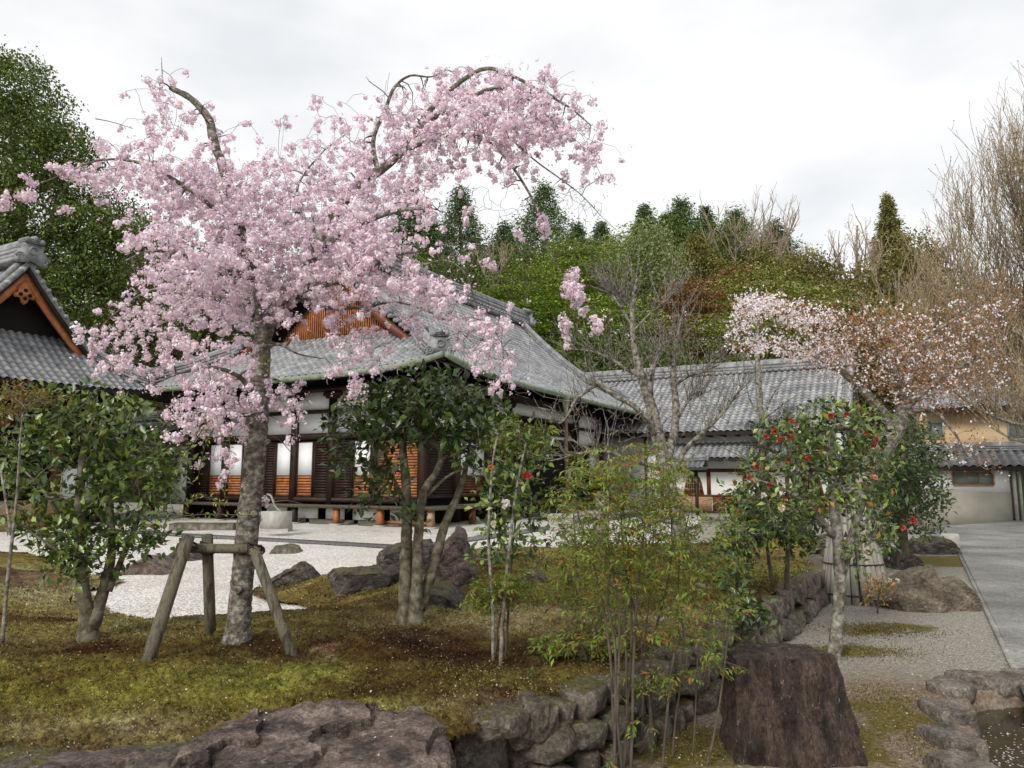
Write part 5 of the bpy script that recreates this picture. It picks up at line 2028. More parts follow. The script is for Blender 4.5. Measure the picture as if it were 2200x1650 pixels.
# each pompom is a few double flowers: petals lean outwards from flower centres
fl = rdir(rg, n * 7).reshape(n, 7, 3)
fi = rg.integers(0, 7, n * per)
fc = fl[np.repeat(np.arange(n), per), fi]
loose = np.where(rg.random(n * per) < .16, rg.uniform(1.1, 1.6, n * per), 1.0)
P = c + fc * (R * loose)[:, None] * .62 + d * (R * .48 * rr * loose)[:, None]
out = unit(fc * .5 + d)
Dd = unit(np.cross(out, rdir(rg, n * per)))
sz = rg.uniform(.015, .026, n * per)
tone = np.repeat(rg.uniform(.86, 1.06, n), per)[:, None]
cols = pick_col(rg, n * per, [(.93, .82, .88), (.92, .76, .84), (.95, .9, .93), (.87, .64, .74), (.76, .46, .58)], [.37, .27, .27, .07, .02], .04) * tone
chip_faces(g, P, Dd, out + rdir(rg, n * per) * .5, sz, sz * rg.uniform(.7, 1.0, n * per), np.clip(cols, 0, .95))
# single flowers and buds along the twigs between the clusters
m = 2600
b0 = cl[rg.integers(0, n, m)] + rg.normal(size=(m, 3)) * [.07, .07, .075]
q = np.repeat(b0, 5, 0) + rg.normal(size=(m * 5, 3)) * .008
chip_faces(g, q, rdir(rg, m * 5), rdir(rg, m * 5), rg.uniform(.012, .02, m * 5), .012, pick_col(rg, m * 5, [(.93, .8, .87), (.9, .7, .8), (.8, .5, .62)], [.5, .35, .15], .05))
tag(g.build('blossom', MT['petal'], cherry), kind='stuff')
# young leaves on the low sprouts
g = Geo()
B = []
for pts in ([(460, 890), (430, 930), (400, 975), (380, 1010)], [(470, 900), (440, 960), (425, 1030)], [(500, 900), (490, 980), (482, 1080)], [(345, 1115), (440, 1105), (545, 1108)], [(390, 1080), (440, 1068), (480, 1085)], [(560, 790), (566, 770), (575, 800)]):
    q = smooth_path(np.array([W(a, b, YC - .35) for a, b in pts]), 8)
    B.append(q)
B = np.concatenate(B)
leafy(g, B, rg, 3, .035, .3, [(.3, .36, .05), (.38, .4, .08), (.2, .27, .05)], spread=.014)
g.build('young_leaf', MT['leaf_soft'], cherry)

# wooden support frame: three posts, a crossbar and rope lashings
sup = thing('tree_support', 'rustic support of weathered posts and a crossbar propping the cherry trunk', 'tree support', G(450, 1380, 'moss'))
Yb = YC - .17
for pts, rr, lb in (([(318, 1418, None), (405, 1152, Yb - .02)], .043, 'left leaning post'), ([(452, 1362, None), (445, 1150, Yb + .2)], .04, 'upright rear post'), ([(628, 1406, None), (545, 1178, Yb - .02)], .038, 'right leaning post')):
    p0 = G(pts[0][0], pts[0][1], 'moss')
    p1 = W(pts[1][0], pts[1][1], pts[1][2])
    d = unit(p1 - p0)
    g = Geo()
    tubes(g, np.array([p0 - d * .1, p0 + (p1 - p0) * .33, p0 + (p1 - p0) * .66, p1]), np.array([rr, rr * 1.02, rr * .97, rr]), 16, rough=.01, rng=rg)
    g.build('post', MT['grey_wood'], sup)
g = Geo()
pA, pB = W(382, 1177, Yb + .09), W(561, 1180, Yb + .09)
tubes(g, np.array([pA, pA * .6 + pB * .4, pA * .3 + pB * .7, pB]), np.array([.036, .034, .034, .033]), 14)
g.build('crossbar', MT['grey_wood'], sup)
for px, py, yy in ((402, 1172, Yb), (446, 1178, Yb + .15), (548, 1180, Yb)):
    c = W(px, py, yy)
    th_ = np.linspace(0, 8 * math.pi, 70)
    g = Geo()
    tubes(g, np.c_[c[0] + .055 * np.cos(th_), c[1] + .075 * np.sin(th_) + .02, c[2] - .02 + .0018 * th_ + .03 * np.sin(th_ * .9)], np.full(70, .006), 5)
    g.build('rope', MT['dark_wood'], sup)

# ------------------------------------------------------------------ camellias and other garden shrubs
DG = [(0.0378, 0.0702, 0.0189), (0.0607, 0.105, 0.0257), (0.0878, 0.142, 0.0338), (0.0216, 0.0432, 0.0149), (0.135, 0.176, 0.0405)]
DGp = [.3, .28, .18, .16, .08]
LG = [(0.091, 0.15, 0.0312), (0.156, 0.221, 0.0416), (0.052, 0.091, 0.0221), (0.26, 0.325, 0.065), (0.0286, 0.0546, 0.0169)]
LGp = [.3, .25, .22, .11, .12]


def shrub(name, label, cat, base, skel_px, lobes, Y, thick, n_clump, per, L, ratio, cols, p, barkm, seed, spread=.07, tip=.003, r0=.012, leafm='leaf_gloss', flowers=None, group=None, upb=.3, bend=.14, extra=None, twig_every=1):
    rg = np.random.default_rng(seed)
    t = thing(name, label, cat, base, group)
    sk = [path3(s) for s in skel_px]
    cl = lobes_pts(rg, lobes, n_clump, Y, thick)
    g = Geo()
    wood(g, sk, 10, rg, .05)
    grow(g, sk, cl[::twig_every], rg, r0=r0, tip=tip, bend=bend)
    g.build('trunk', barkm, t)
    g = Geo()
    leafy(g, cl, rg, per, L, ratio, cols, p, spread, upb)
    if extra:
        extra(g, cl, rg)
    g.build('crown', MT[leafm], t)
    if flowers:
        for fx, fy, fc, fs in flowers:
            k = Y - (thick or .5) * .75
            flower(W(fx, fy, k), fs, fc, t, rg)
    return t


def flower(c, size, col, parent, rg):
    g = Geo()
    n = 16
    d = rdir(rg, n)
    d[:, 1] -= .9
    d[:, 2] += .1
    d = unit(d)
    col = np.array(col)
    B = c + d * size * .05
    leaf_faces(g, B, d, rdir(rg, n) + [0, -.4, .6], size * .62, size * .62, np.clip(col * rg.uniform(.75, 1.2, (n, 1)), 0, .9), .25, .1)
    s = c + np.array([0, -size * .28, 0])
    dd = rdir(rg, 10)
    dd[:, 1] -= 1
    chip_faces(g, s + dd * size * .08, unit(dd), rdir(rg, 10), size * .16, size * .1, np.tile([.75, .5, .08], (10, 1)))
    return g.build('flower', MT['petal'], parent)


# left camellia
b = G(188, 1372, 'moss')
yl = b[1]
shrub('camellia_tree', 'bushy camellia with several stems from one base, left foreground before the gravel', 'camellia', b,
      [[(188, 1385, yl, .085), (188, 1330, yl, .058), (178, 1260, yl - .02, .045), (172, 1160, yl - .05, .04), (172, 1050, yl - .05, .032), (182, 960, yl, .026), (200, 900, yl, .016), (210, 860, yl, .008)],
       [(196, 1350, yl, .055), (222, 1270, yl + .05, .042), (240, 1180, yl + .05, .03), (236, 1080, yl + .1, .026), (242, 980, yl + .1, .018), (255, 900, yl + .1, .01)],
       [(232, 1270, yl + .05, .03), (262, 1200, yl + .1, .022), (300, 1110, yl + .1, .014), (335, 1030, yl + .1, .007)],
       [(172, 1160, yl, .025), (130, 1110, yl - .2, .016), (90, 1050, yl - .3, .01), (40, 1000, yl - .3, .005)],
       [(176, 1220, yl, .02), (120, 1180, yl - .3, .012), (60, 1140, yl - .3, .007)],
       [(182, 950, yl, .02), (150, 910, yl - .1, .012), (110, 880, yl - .2, .006)],
       [(240, 1000, yl + .1, .016), (290, 960, yl + .2, .01), (350, 950, yl + .2, .005)]],
      [(190, 890, 130, 60, 1.1), (60, 870, 90, 40, .8), (270, 940, 120, 70), (120, 960, 120, 60), (60, 1040, 90, 60, .9), (300, 1010, 110, 70), (210, 1060, 120, 80, 1.1), (80, 1130, 100, 50), (200, 1160, 140, 60, 1.0), (330, 1110, 70, 50, .8), (160, 1210, 90, 45), (310, 1155, 70, 35, .9), (30, 960, 60, 40, .6), (370, 1040, 50, 60, .5)],
      yl, .55, 620, 6, .075, .5, LG, LGp, MT['bark_camellia'], 101, spread=.075)
# middle camellia
b = G(880, 1340, 'moss')
ym = b[1]
shrub('camellia_tree', 'dark glossy camellia with three bare forked stems before the temple hall corner', 'camellia', b,
      [[(870, 1352, ym, .085), (870, 1300, ym, .058), (872, 1200, ym, .052), (874, 1120, ym, .045), (872, 1040, ym, .04), (866, 960, ym, .03), (880, 900, ym, .02), (890, 850, ym, .01)],
       [(892, 1345, ym - .02, .075), (896, 1250, ym - .04, .048), (900, 1140, ym - .05, .04), (910, 1060, ym - .08, .035), (940, 1010, ym - .1, .03), (948, 970, ym - .1, .026), (920, 940, ym - .15, .02), (900, 905, ym - .15, .012)],
       [(898, 1310, ym + .02, .06), (932, 1215, ym + .06, .044), (955, 1130, ym + .1, .038), (985, 1060, ym + .15, .03), (1000, 1010, ym + .15, .022), (1010, 950, ym + .2, .012)],
       [(950, 985, ym - .1, .02), (985, 975, ym - .1, .012), (1020, 965, ym - .1, .007)],
       [(905, 1075, ym - .05, .02), (960, 1025, ym - .05, .012), (1000, 1005, ym, .007)],
       [(876, 1090, ym, .028), (845, 1030, ym + .1, .02), (826, 975, ym + .15, .014), (800, 940, ym + .2, .008)]],
      [(900, 850, 110, 45, 1.0), (820, 860, 70, 45), (1000, 870, 85, 50), (780, 920, 85, 45, 1.0), (880, 920, 110, 40, 1.05), (1010, 930, 85, 45), (760, 990, 65, 40, .6), (830, 1030, 60, 50, .6), (800, 1080, 60, 28, .45), (1040, 900, 60, 50, .8), (940, 820, 60, 28, .8), (880, 1130, 28, 30, .35), (1000, 985, 60, 25, .6), (1060, 1050, 40, 40, .25)],
      ym, .6, 470, 6, .085, .52, DG, DGp, MT['bark_camellia'], 102, spread=.08, upb=.2)
# slim camellia right of it
b = G(1068, 1432, 'moss')
ys = b[1]
shrub('camellia_sapling', 'slender camellia on two thin pale stems with light green leaves, right of the dark camellia', 'camellia', b,
      [[(1060, 1420, ys, .012), (1058, 1300, ys, .011), (1050, 1150, ys, .01), (1058, 1000, ys, .008), (1070, 930, ys, .005)],
       [(1075, 1432, ys, .013), (1082, 1300, ys, .012), (1095, 1170, ys, .011), (1110, 1050, ys, .009), (1130, 950, ys, .005)],
       [(1090, 1200, ys + .3, .012), (1075, 1130, ys + .3, .01), (1100, 1080, ys + .3, .008), (1120, 1040, ys + .3, .005)]],
      [(1100, 930, 70, 35, .8), (1080, 1010, 50, 45, .8), (1120, 1010, 60, 50, .9), (1070, 1080, 60, 40, .8), (1130, 1100, 55, 45, .7), (1080, 1160, 70, 45, .8), (1150, 1170, 45, 45, .7), (1050, 1190, 40, 30, .5), (1160, 960, 40, 30, .5)],
      ys + .2, .35, 210, 5, .06, .5, LG, LGp, MT['bark_pale'], 103, spread=.06, tip=.002, r0=.006,
      flowers=[(1056, 1003, (.7, .2, .08), .035), (1132, 1022, (.6, .06, .08), .05), (1085, 1083, (.85, .8, .72), .06), (1060, 1125, (.85, .8, .6), .045)])


# nandina: many canes from the ground, feathery bright leaves with orange tips
NCOL = [(0.163, 0.24, 0.0336), (0.23, 0.298, 0.0528), (0.115, 0.168, 0.0288), (0.288, 0.144, 0.0432), (0.317, 0.115, 0.0384), (0.23, 0.24, 0.0576)]
NP_ = [.32, .24, .2, .11, .05, .08]


def nandina(label, base, canes, lobes, Y, thick, n, seed, L=.05, group='nandina bushes'):
    rg = np.random.default_rng(seed)
    t = thing('nandina_bush', label, 'nandina', base, group)
    sk = [path3(c) for c in canes]
    cl = lobes_pts(rg, lobes, n, Y, thick)
    g = Geo()
    wood(g, sk, 7, rg, .05)
    grow(g, sk, cl, rg, r0=.0045, tip=.0012, bend=.1)
    g.build('trunk', MT['bark_twig'], t)
    g = Geo()
    # compound sprays: leaflets in a flat fan
    per = 9
    m = len(cl)
    ax = rdir(rg, m)
    ax[:, 2] = ax[:, 2] * .4 + .1
    ax = unit(ax)
    up = np.tile([0, 0, 1.], (m, 1)) + rdir(rg, m) * .5
    sd = unit(np.cross(ax, up))
    k = np.arange(per)
    along = ((k // 2) * .02 + .0)[None, :, None] * (.8 + .5 * rg.random((m, per, 1)))
    side = np.where(k % 2 == 0, 1, -1)[None, :, None]
    B = cl[:, None] + ax[:, None] * along + sd[:, None] * side * .004
    D = ax[:, None] * rg.uniform(.5, 1.0, (m, per, 1)) + sd[:, None] * side * rg.uniform(.4, .9, (m, per, 1)) + rg.normal(size=(m, per, 3)) * .2 - np.array([0, 0, .25])
    l = rg.uniform(.6, 1.15, m * per) * L
    leaf_faces(g, B.reshape(-1, 3), D.reshape(-1, 3), np.repeat(up, per, 0) + rdir(rg, m * per) * .4, l, l * .3, pick_col(rg, m * per, NCOL, NP_, .2), .15, .2)
    g.build('crown', MT['leaf_soft'], t)
    return t


b = G(1390, 1700, 'ground')
yn = b[1] + .15
canes = []
rn = np.random.default_rng(9)
for x0, x1, xt, yt, dy in ((1318, 1322, 1330, 1150, 0), (1335, 1345, 1350, 1250, .1), (1352, 1362, 1395, 1050, .05), (1345, 1330, 1290, 1150, -.1), (1392, 1385, 1400, 1010, .2), (1418, 1450, 1500, 1200, .1), (1500, 1560, 1580, 1250, .15), (1410, 1400, 1430, 990, .3), (1330, 1310, 1240, 1100, .1), (1370, 1380, 1330, 1000, .35), (1440, 1470, 1490, 1060, .3), (1350, 1356, 1340, 1100, .25), (1480, 1500, 1530, 1300, .3)):
    rc = rn.uniform(.0055, .0095)
    canes.append([(x0, 1720, yn + dy, rc), (x0 * .5 + x1 * .5 + rn.normal() * 5, 1560, yn + dy, rc * .95), (x1, 1400, yn + dy, rc * .85), ((x1 + xt) / 2 + rn.normal() * 12, (1400 + yt) / 2, yn + dy, rc * .65), (xt, yt, yn + dy, rc * .35)])
nandina('tall dense nandina clump of many brown canes with orange-tipped leaves, foreground right of centre', b, canes,
        [(1400, 1010, 90, 45, .9), (1290, 1010, 80, 50, .9), (1430, 1040, 40, 40, .7), (1230, 1080, 60, 60, .8), (1340, 1090, 110, 70, 1.1), (1440, 1115, 75, 65, 1.0), (1560, 1130, 60, 60, .55), (1400, 1190, 130, 60, 1.0), (1280, 1180, 90, 55, .9), (1530, 1210, 70, 50, .7), (1360, 1270, 110, 50, .7), (1480, 1290, 90, 45, .7), (1560, 1320, 50, 50, .4), (1420, 1370, 110, 40, .6), (1530, 1400, 60, 35, .5), (1380, 1470, 90, 35, .45), (1470, 1450, 60, 30, .4), (1570, 1440, 40, 25, .4), (1390, 1560, 45, 25, .3), (1300, 1630, 30, 30, .35), (1390, 960, 60, 25, .5)],
        yn + .15, .6, 1450, 111, L=.042)
b = G(1262, 1420, 'moss')
y2 = b[1]
nandina('low bright green nandina on the moss behind the wall, left of the tall clump', b,
        [[(1262, 1425, y2, .008), (1240, 1360, y2, .006), (1210, 1310, y2, .004)], [(1270, 1420, y2, .008), (1280, 1350, y2, .006), (1300, 1300, y2, .004)], [(1240, 1300, y2 + .4, .01), (1238, 1200, y2 + .4, .008), (1232, 1100, y2 + .4, .005)], [(1260, 1420, y2, .006), (1225, 1395, y2, .005), (1190, 1380, y2, .003)]],
        [(1210, 1385, 65, 35, 1), (1290, 1390, 55, 35, .9), (1230, 1300, 50, 35, .5), (1300, 1330, 50, 40, .6), (1225, 1230, 50, 35, .5), (1240, 1150, 55, 45, .6)], y2 + .1, .3, 330, 112)
b = G(1056, 1418, 'moss')
nandina('small feathery nandina tuft with a few red leaves at the stems of the slender camellia', b,
        [[(1058, 1418, ys + .1, .007), (1056, 1330, ys + .1, .006), (1050, 1270, ys + .1, .004)], [(1062, 1418, ys + .12, .006), (1075, 1320, ys + .1, .005), (1100, 1265, ys + .1, .003)]],
        [(1060, 1280, 65, 35, 1), (1100, 1250, 50, 30, .7), (1020, 1290, 35, 20, .5), (1160, 1280, 35, 30, .5)], ys + .1, .25, 190, 113, L=.045)
b = G(1120, 950, 'moss')
nandina('thin nandina spray with yellow-orange leaf tips high on the slender camellia', G(1100, 1425, 'moss'),
        [[(1085, 1430, ys + .3, .008), (1100, 1200, ys + .3, .007), (1120, 1000, ys + .3, .005), (1130, 930, ys + .3, .003)]],
        [(1120, 935, 75, 30, 1), (1080, 955, 45, 25, .7), (1160, 960, 35, 22, .6)], ys + .3, .25, 140, 114, L=.045)

# red-flowered camellia on the right, standing in the gravel
b = G(1795, 1416, 'ground')
yr = b[1]
RED_ = (.55, .035, .045)
shrub('camellia_tree', 'camellia with red flowers on a pale lichened trunk beside the standing stone', 'camellia', b,
      [[(1790, 1425, yr, .064), (1798, 1350, yr, .054), (1804, 1250, yr, .05), (1800, 1160, yr, .05), (1792, 1090, yr, .044), (1788, 1010, yr, .036), (1790, 930, yr, .022), (1798, 870, yr, .01)],
       [(1806, 1240, yr + .03, .045), (1830, 1150, yr + .1, .036), (1855, 1080, yr + .15, .026), (1880, 1020, yr + .2, .016), (1900, 960, yr + .2, .008)],
       [(1790, 1150, yr - .02, .035), (1745, 1095, yr - .1, .026), (1700, 1060, yr - .15, .018), (1640, 1035, yr - .2, .01), (1600, 1030, yr - .2, .006)],
       [(1712, 1065, yr - .15, .018), (1715, 990, yr - .15, .012), (1690, 930, yr - .15, .006)],
       [(1792, 1070, yr, .026), (1820, 990, yr, .016), (1850, 930, yr, .01), (1870, 890, yr, .005)],
       [(1812, 1200, yr - .05, .03), (1850, 1130, yr - .15, .018), (1900, 1090, yr - .2, .008)]],
      [(1790, 900, 80, 40, 1), (1700, 930, 75, 40, 1), (1870, 920, 70, 45, .9), (1650, 1010, 70, 40, .9), (1760, 990, 100, 50, 1.0), (1860, 1000, 80, 55, .9), (1640, 1080, 65, 40, .8), (1740, 1070, 80, 50, .8), (1860, 1080, 80, 50, .8), (1690, 1130, 70, 45, .7), (1880, 1150, 55, 40, .6), (1790, 870, 40, 22, .6), (1600, 1040, 40, 35, .6), (1840, 1190, 45, 35, .5)],
      yr, .5, 560, 6, .072, .5, LG + [(.35, .2, .03), (.3, .1, .03)], [.28, .24, .2, .12, .12, .025, .015], MT['bark_pale'], 104, spread=.07,
      flowers=[(x, y, RED_, .043) for x, y in ((1775, 892), (1784, 893), (1793, 892), (1818, 891), (1697, 904), (1663, 925), (1646, 938), (1674, 944), (1697, 938), (1625, 1003), (1642, 1008), (1733, 986), (1652, 1040), (1862, 931), (1882, 943), (1876, 958), (1693, 989), (1608, 1025))] + [(1879, 1026, (.8, .3, .28), .045), (1960, 1118, RED_, .055), (1940, 1135, (.7, .1, .1), .045), (1678, 1091, (.85, .68, .55), .06), (1640, 1065, (.85, .8, .8), .05)])
# darker camellia mass behind it on the moss bank
b = G(1690, 1262, 'moss')
yb_ = b[1]
shrub('camellia_bush', 'shadowy deep green camellia bush on the moss bank behind the red-flowered camellia', 'camellia', b,
      [[(1690, 1268, yb_, .03), (1692, 1200, yb_, .024), (1700, 1120, yb_, .016), (1710, 1070, yb_, .008)], [(1660, 1262, yb_, .022), (1650, 1190, yb_, .018), (1640, 1120, yb_, .01)], [(1585, 1285, yb_ - .5, .02), (1580, 1210, yb_ - .5, .015), (1570, 1150, yb_ - .5, .008)]],
      [(1700, 1120, 80, 60, 1), (1630, 1110, 70, 55, 1), (1590, 1170, 60, 55, .8, -.4), (1720, 1180, 50, 30, .5), (1560, 1230, 60, 50, .7, -1.0), (1600, 1080, 60, 40, .8)], yb_, .5, 330, 6, .085, .5, DG, DGp, MT['bark_twig'], 105, spread=.085,
      flowers=[(1562, 1195, (.8, .78, .66), .07), (1585, 1237, (.5, .36, .14), .08)])
b = G(1600, 1365, 'moss')
yq = Z(1600, 1370, .3)[1]
shrub('camellia_sapling', 'sprig of broad glossy camellia leaves hanging over the top of the standing stone', 'camellia', Z(1600, 1365, .42),
      [[(1590, 1375, yq, .012), (1596, 1340, yq, .01), (1610, 1310, yq - .1, .007), (1630, 1325, yq - .2, .004)]],
      [(1610, 1325, 48, 35, 1), (1590, 1290, 30, 28, .8), (1615, 1365, 22, 16, .5)], yq - .15, .15, 34, 6, .075, .52, DG, DGp, MT['bark_twig'], 106, spread=.06, tip=.002, r0=.005)
# dark evergreen at the path side
b = G(1940, 1222, 'ground')
ye = b[1]
shrub('evergreen_tree', 'dense dark evergreen beside the path in front of the cream house', 'evergreen tree', b,
      [[(1938, 1228, ye, .12), (1940, 1180, ye, .1), (1935, 1100, ye, .08), (1940, 1000, ye, .05), (1950, 930, ye, .02)], [(1936, 1120, ye, .05), (1980, 1050, ye, .03), (2010, 1000, ye, .012)], [(1938, 1140, ye, .04), (1890, 1080, ye, .025), (1870, 1020, ye, .01)]],
      [(1960, 940, 60, 45, 1), (1990, 1000, 55, 55, 1.1), (1930, 1010, 70, 60, 1), (2000, 1080, 45, 40, .9), (1940, 1090, 80, 50, 1), (1890, 1100, 60, 50, .9), (1980, 1140, 50, 28, .6), (1900, 1170, 55, 35, .6), (1850, 1040, 50, 60, .8)], ye, .9, 640, 7, .1, .45, DG, DGp, MT['bark_twig'], 107, spread=.12, r0=.02, tip=.004)

# old mountain cherry leaning over the path: bamboo-wrapped trunk, white blossom and bronze leaves
bx = G(1842, 1292, 'ground')
yk = bx[1]
mch = thing('mountain_cherry_tree', 'old mountain cherry with white blossom and bronze young leaves leaning over the path', 'cherry tree', bx)
rg = np.random.default_rng(55)
SKM = [[(1845, 1300, yk, .2), (1838, 1220, yk, .17), (1830, 1130, yk, .15), (1836, 1060, yk, .14), (1868, 1000, yk, .135), (1910, 945, yk, .13), (1932, 905, yk, .11), (1945, 870, yk, .08), (1950, 820, yk, .06), (1965, 770, yk, .045), (2000, 720, yk, .03), (2060, 680, yk, .015), (2120, 640, yk, .006)],
       [(1925, 925, yk, .08), (1900, 890, yk + .1, .07), (1855, 840, yk + .2, .06), (1810, 800, yk + .3, .045), (1760, 770, yk + .4, .03), (1700, 740, yk + .5, .02), (1640, 700, yk + .5, .012), (1590, 660, yk + .5, .006)],
       [(1810, 800, yk + .3, .025), (1740, 720, yk + .5, .016), (1680, 680, yk + .6, .01), (1610, 645, yk + .6, .005)],
       [(1945, 860, yk, .06), (1920, 800, yk - .2, .04), (1880, 750, yk - .3, .025), (1830, 700, yk - .3, .014), (1790, 670, yk - .3, .006)],
       [(1940, 880, yk, .06), (1985, 840, yk - .2, .045), (2040, 800, yk - .3, .03), (2100, 770, yk - .4, .015), (2160, 750, yk - .4, .006)],
       [(1936, 895, yk, .04), (2000, 880, yk - .4, .025), (2050, 930, yk - .5, .016), (2080, 980, yk - .5, .01), (2120, 1010, yk - .5, .005)]]
skm = [path3(s) for s in SKM]
g = Geo()
wood(g, skm, 12, rg, .05)
Ab = [(1650, 655, 80, 20, 1.5), (1745, 685, 90, 26, 1.2), (1645, 738, 85, 10, 1.9), (1740, 752, 80, 20, 1.0), (1820, 720, 90, 45, .8), (1790, 780, 80, 35, .5), (1600, 690, 30, 40, .4), (1900, 700, 90, 60, .6), (1990, 720, 90, 60, .6), (2080, 700, 80, 60, .5), (1880, 780, 80, 50, .7), (1980, 800, 100, 55, .8), (2090, 790, 90, 60, .6), (2140, 660, 60, 60, .4), (1960, 850, 80, 35, .5), (2060, 870, 80, 40, .4), (2090, 960, 70, 40, .3), (1850, 830, 50, 25, .3), (2130, 1000, 50, 25, .25)]
clm = lobes_pts(rg, Ab, 1250, yk, 1.0)
grow(g, skm, clm, rg, r0=.02, tip=.003, bend=.14)
g.build('trunk', MT['bark_cherry'], mch)
g = Geo()
px_ = 1100 + FPX * clm[:, 0] / clm[:, 1]
wl = np.clip((1900 - px_) / 260, .18, 1.0)
n = len(clm)
per = 7
c = np.repeat(clm, per, 0) + rg.normal(size=(n * per, 3)) * .085
chip_faces(g, c, rdir(rg, n * per), rdir(rg, n * per), rg.uniform(.025, .05, n * per), rg.uniform(.014, .026, n * per), pick_col(rg, n * per, [(.34, .13, .06), (.42, .18, .08), (.25, .095, .05), (.3, .18, .07)], None, .2))
g.build('crown', MT['leaf_soft'], mch)
g = Geo()
sel = np.repeat(clm, (rg.random(n) * 11 * wl).astype(int) + (rg.random(n) < .3), 0)
c = sel + rg.normal(size=sel.shape) * .07
m = len(c)
c = np.repeat(c, 4, 0) + rg.normal(size=(m * 4, 3)) * .02
chip_faces(g, c, rdir(rg, m * 4), rdir(rg, m * 4), .032, .028, pick_col(rg, m * 4, [(.9, .86, .87), (.86, .78, .81), (.92, .9, .9)], None, .05))
tag(g.build('blossom', MT['petal'], mch), kind='stuff')
# split-bamboo sleeve round its trunk
slv = thing('bamboo_trunk_sleeve', 'tapering sleeve of grey split bamboo tied round the old cherry trunk', 'trunk guard', bx)
g = Geo()
tp, bt = W(1822, 1095, yk), np.array(bx)
for k in range(26):
    a = k / 26 * 2 * math.pi + rg.normal() * .03
    rb, rt = .43, .19
    p0 = bt + np.array([math.cos(a) * rb, math.sin(a) * rb * .8, -.03])
    p1 = tp + np.array([math.cos(a) * rt, math.sin(a) * rt, rg.uniform(-.08, .08)])
    v = rg.uniform(.6, 1.25)
    tubes(g, np.array([p0, p0 * .66 + p1 * .34, p0 * .33 + p1 * .67, p1]), np.array([.052, .044, .034, .026]), 7, col=(v, v, v * .97), rough=.03, rng=rg)
g.build('bamboo_slat', MT['bamboo'], slv)
for f in (.1, .42, .72):
    c = bt + (tp - bt) * f
    rr = .43 + (.19 - .43) * f + .045
    th_ = np.linspace(0, 2 * math.pi, 30)
    g = Geo()
    tubes(g, np.c_[c[0] + rr * np.cos(th_), c[1] + rr * .85 * np.sin(th_), np.full(30, c[2])], np.full(30, .009), 5)
    g.build('rope', MT['dark_wood'], slv)
# small shrub with orange leaves at its foot
b = G(1885, 1318, 'ground')
shrub('azalea_sprig', 'small sprig with orange leaves and two cream flowers at the bamboo sleeve foot', 'shrub', b,
      [[(1885, 1320, b[1], .01), (1888, 1280, b[1], .008), (1895, 1250, b[1], .004)]], [(1885, 1260, 40, 25, 1), (1880, 1290, 25, 20, .6)], b[1], .2, 44, 5, .055, .45, [(.5, .2, .04), (.12, .16, .03), (.45, .28, .06)], None, MT['bark_twig'], 108, spread=.05, tip=.002, r0=.005,
      flowers=[(1911, 1246, (.85, .8, .6), .05), (1928, 1248, (.85, .82, .66), .05)])

# bare old tree in the middle right
bb = Z(1462, 1215, .3)
ybt = 11.6
bb = W(1462, 1215, ybt)
btree = thing('bare_tree', 'gnarled bare grey tree with twisting branches in front of the temple quarters roof', 'tree', (bb[0], bb[1], .1))
rg = np.random.default_rng(66)
SKB = [[(1472, 1235, ybt, .17), (1462, 1140, ybt, .15), (1440, 1050, ybt, .14), (1420, 970, ybt, .14), (1408, 910, ybt, .13), (1392, 850, ybt, .1), (1375, 800, ybt, .085), (1362, 740, ybt, .06), (1358, 680, ybt, .05), (1360, 640, ybt, .04), (1368, 600, ybt, .02)],
       [(1430, 1000, ybt, .1), (1448, 930, ybt + .1, .085), (1452, 870, ybt + .1, .075), (1445, 810, ybt + .1, .06), (1452, 760, ybt + .1, .045), (1458, 710, ybt + .1, .03), (1470, 660, ybt, .015)],
       [(1395, 860, ybt, .07), (1400, 800, ybt - .2, .06), (1412, 770, ybt - .2, .045), (1420, 740, ybt - .2, .025)],
       [(1358, 700, ybt, .035), (1340, 670, ybt, .03), (1320, 640, ybt, .022), (1308, 628, ybt, .012)],
       [(1358, 670, ybt, .025), (1345, 650, ybt, .02), (1318, 635, ybt, .01)],
       [(1362, 710, ybt, .028), (1395, 675, ybt, .018), (1420, 655, ybt, .012), (1440, 635, ybt, .006)],
       [(1412, 940, ybt, .075), (1370, 880, ybt - .3, .055), (1320, 850, ybt - .4, .045), (1285, 828, ybt - .4, .04), (1255, 845, ybt - .45, .032), (1235, 862, ybt - .5, .026), (1210, 905, ybt - .5, .016), (1180, 905, ybt - .5, .008)],
       [(1380, 810, ybt, .05), (1340, 790, ybt + .1, .035), (1310, 770, ybt + .1, .028), (1270, 755, ybt + .1, .02), (1225, 750, ybt, .01)],
       [(1445, 830, ybt + .1, .04), (1480, 808, ybt, .03), (1520, 795, ybt, .024), (1550, 765, ybt - .1, .012)],
       [(1455, 900, ybt + .1, .035), (1480, 860, ybt + .1, .026), (1510, 848, ybt + .1, .016)],
       [(1440, 1040, ybt, .06), (1470, 970, ybt - .2, .05), (1510, 930, ybt - .3, .042), (1550, 890, ybt - .3, .03), (1580, 850, ybt - .3, .02), (1615, 815, ybt - .3, .008)],
       [(1430, 1010, ybt, .05), (1360, 990, ybt - .6, .035), (1300, 970, ybt - .8, .026), (1240, 975, ybt - .9, .02), (1180, 990, ybt - .9, .012), (1130, 975, ybt - .9, .005)]]
skb = [path3(s) for s in SKB]
skb = [(S, r * .78) for S, r in skb]
g = Geo()
wood(g, skb, 11, rg, .05)
tg = lobes_pts(rg, [(1380, 760, 90, 70, 1), (1450, 740, 90, 70, .9), (1300, 790, 80, 50, .8), (1520, 830, 70, 50, .6), (1330, 920, 120, 60, 1.0), (1250, 880, 70, 40, .6), (1560, 890, 60, 50, .5), (1230, 970, 80, 30, .6), (1390, 680, 60, 50, .4), (1290, 1010, 90, 30, .5), (1480, 900, 80, 60, .6)], 620, ybt, .9)
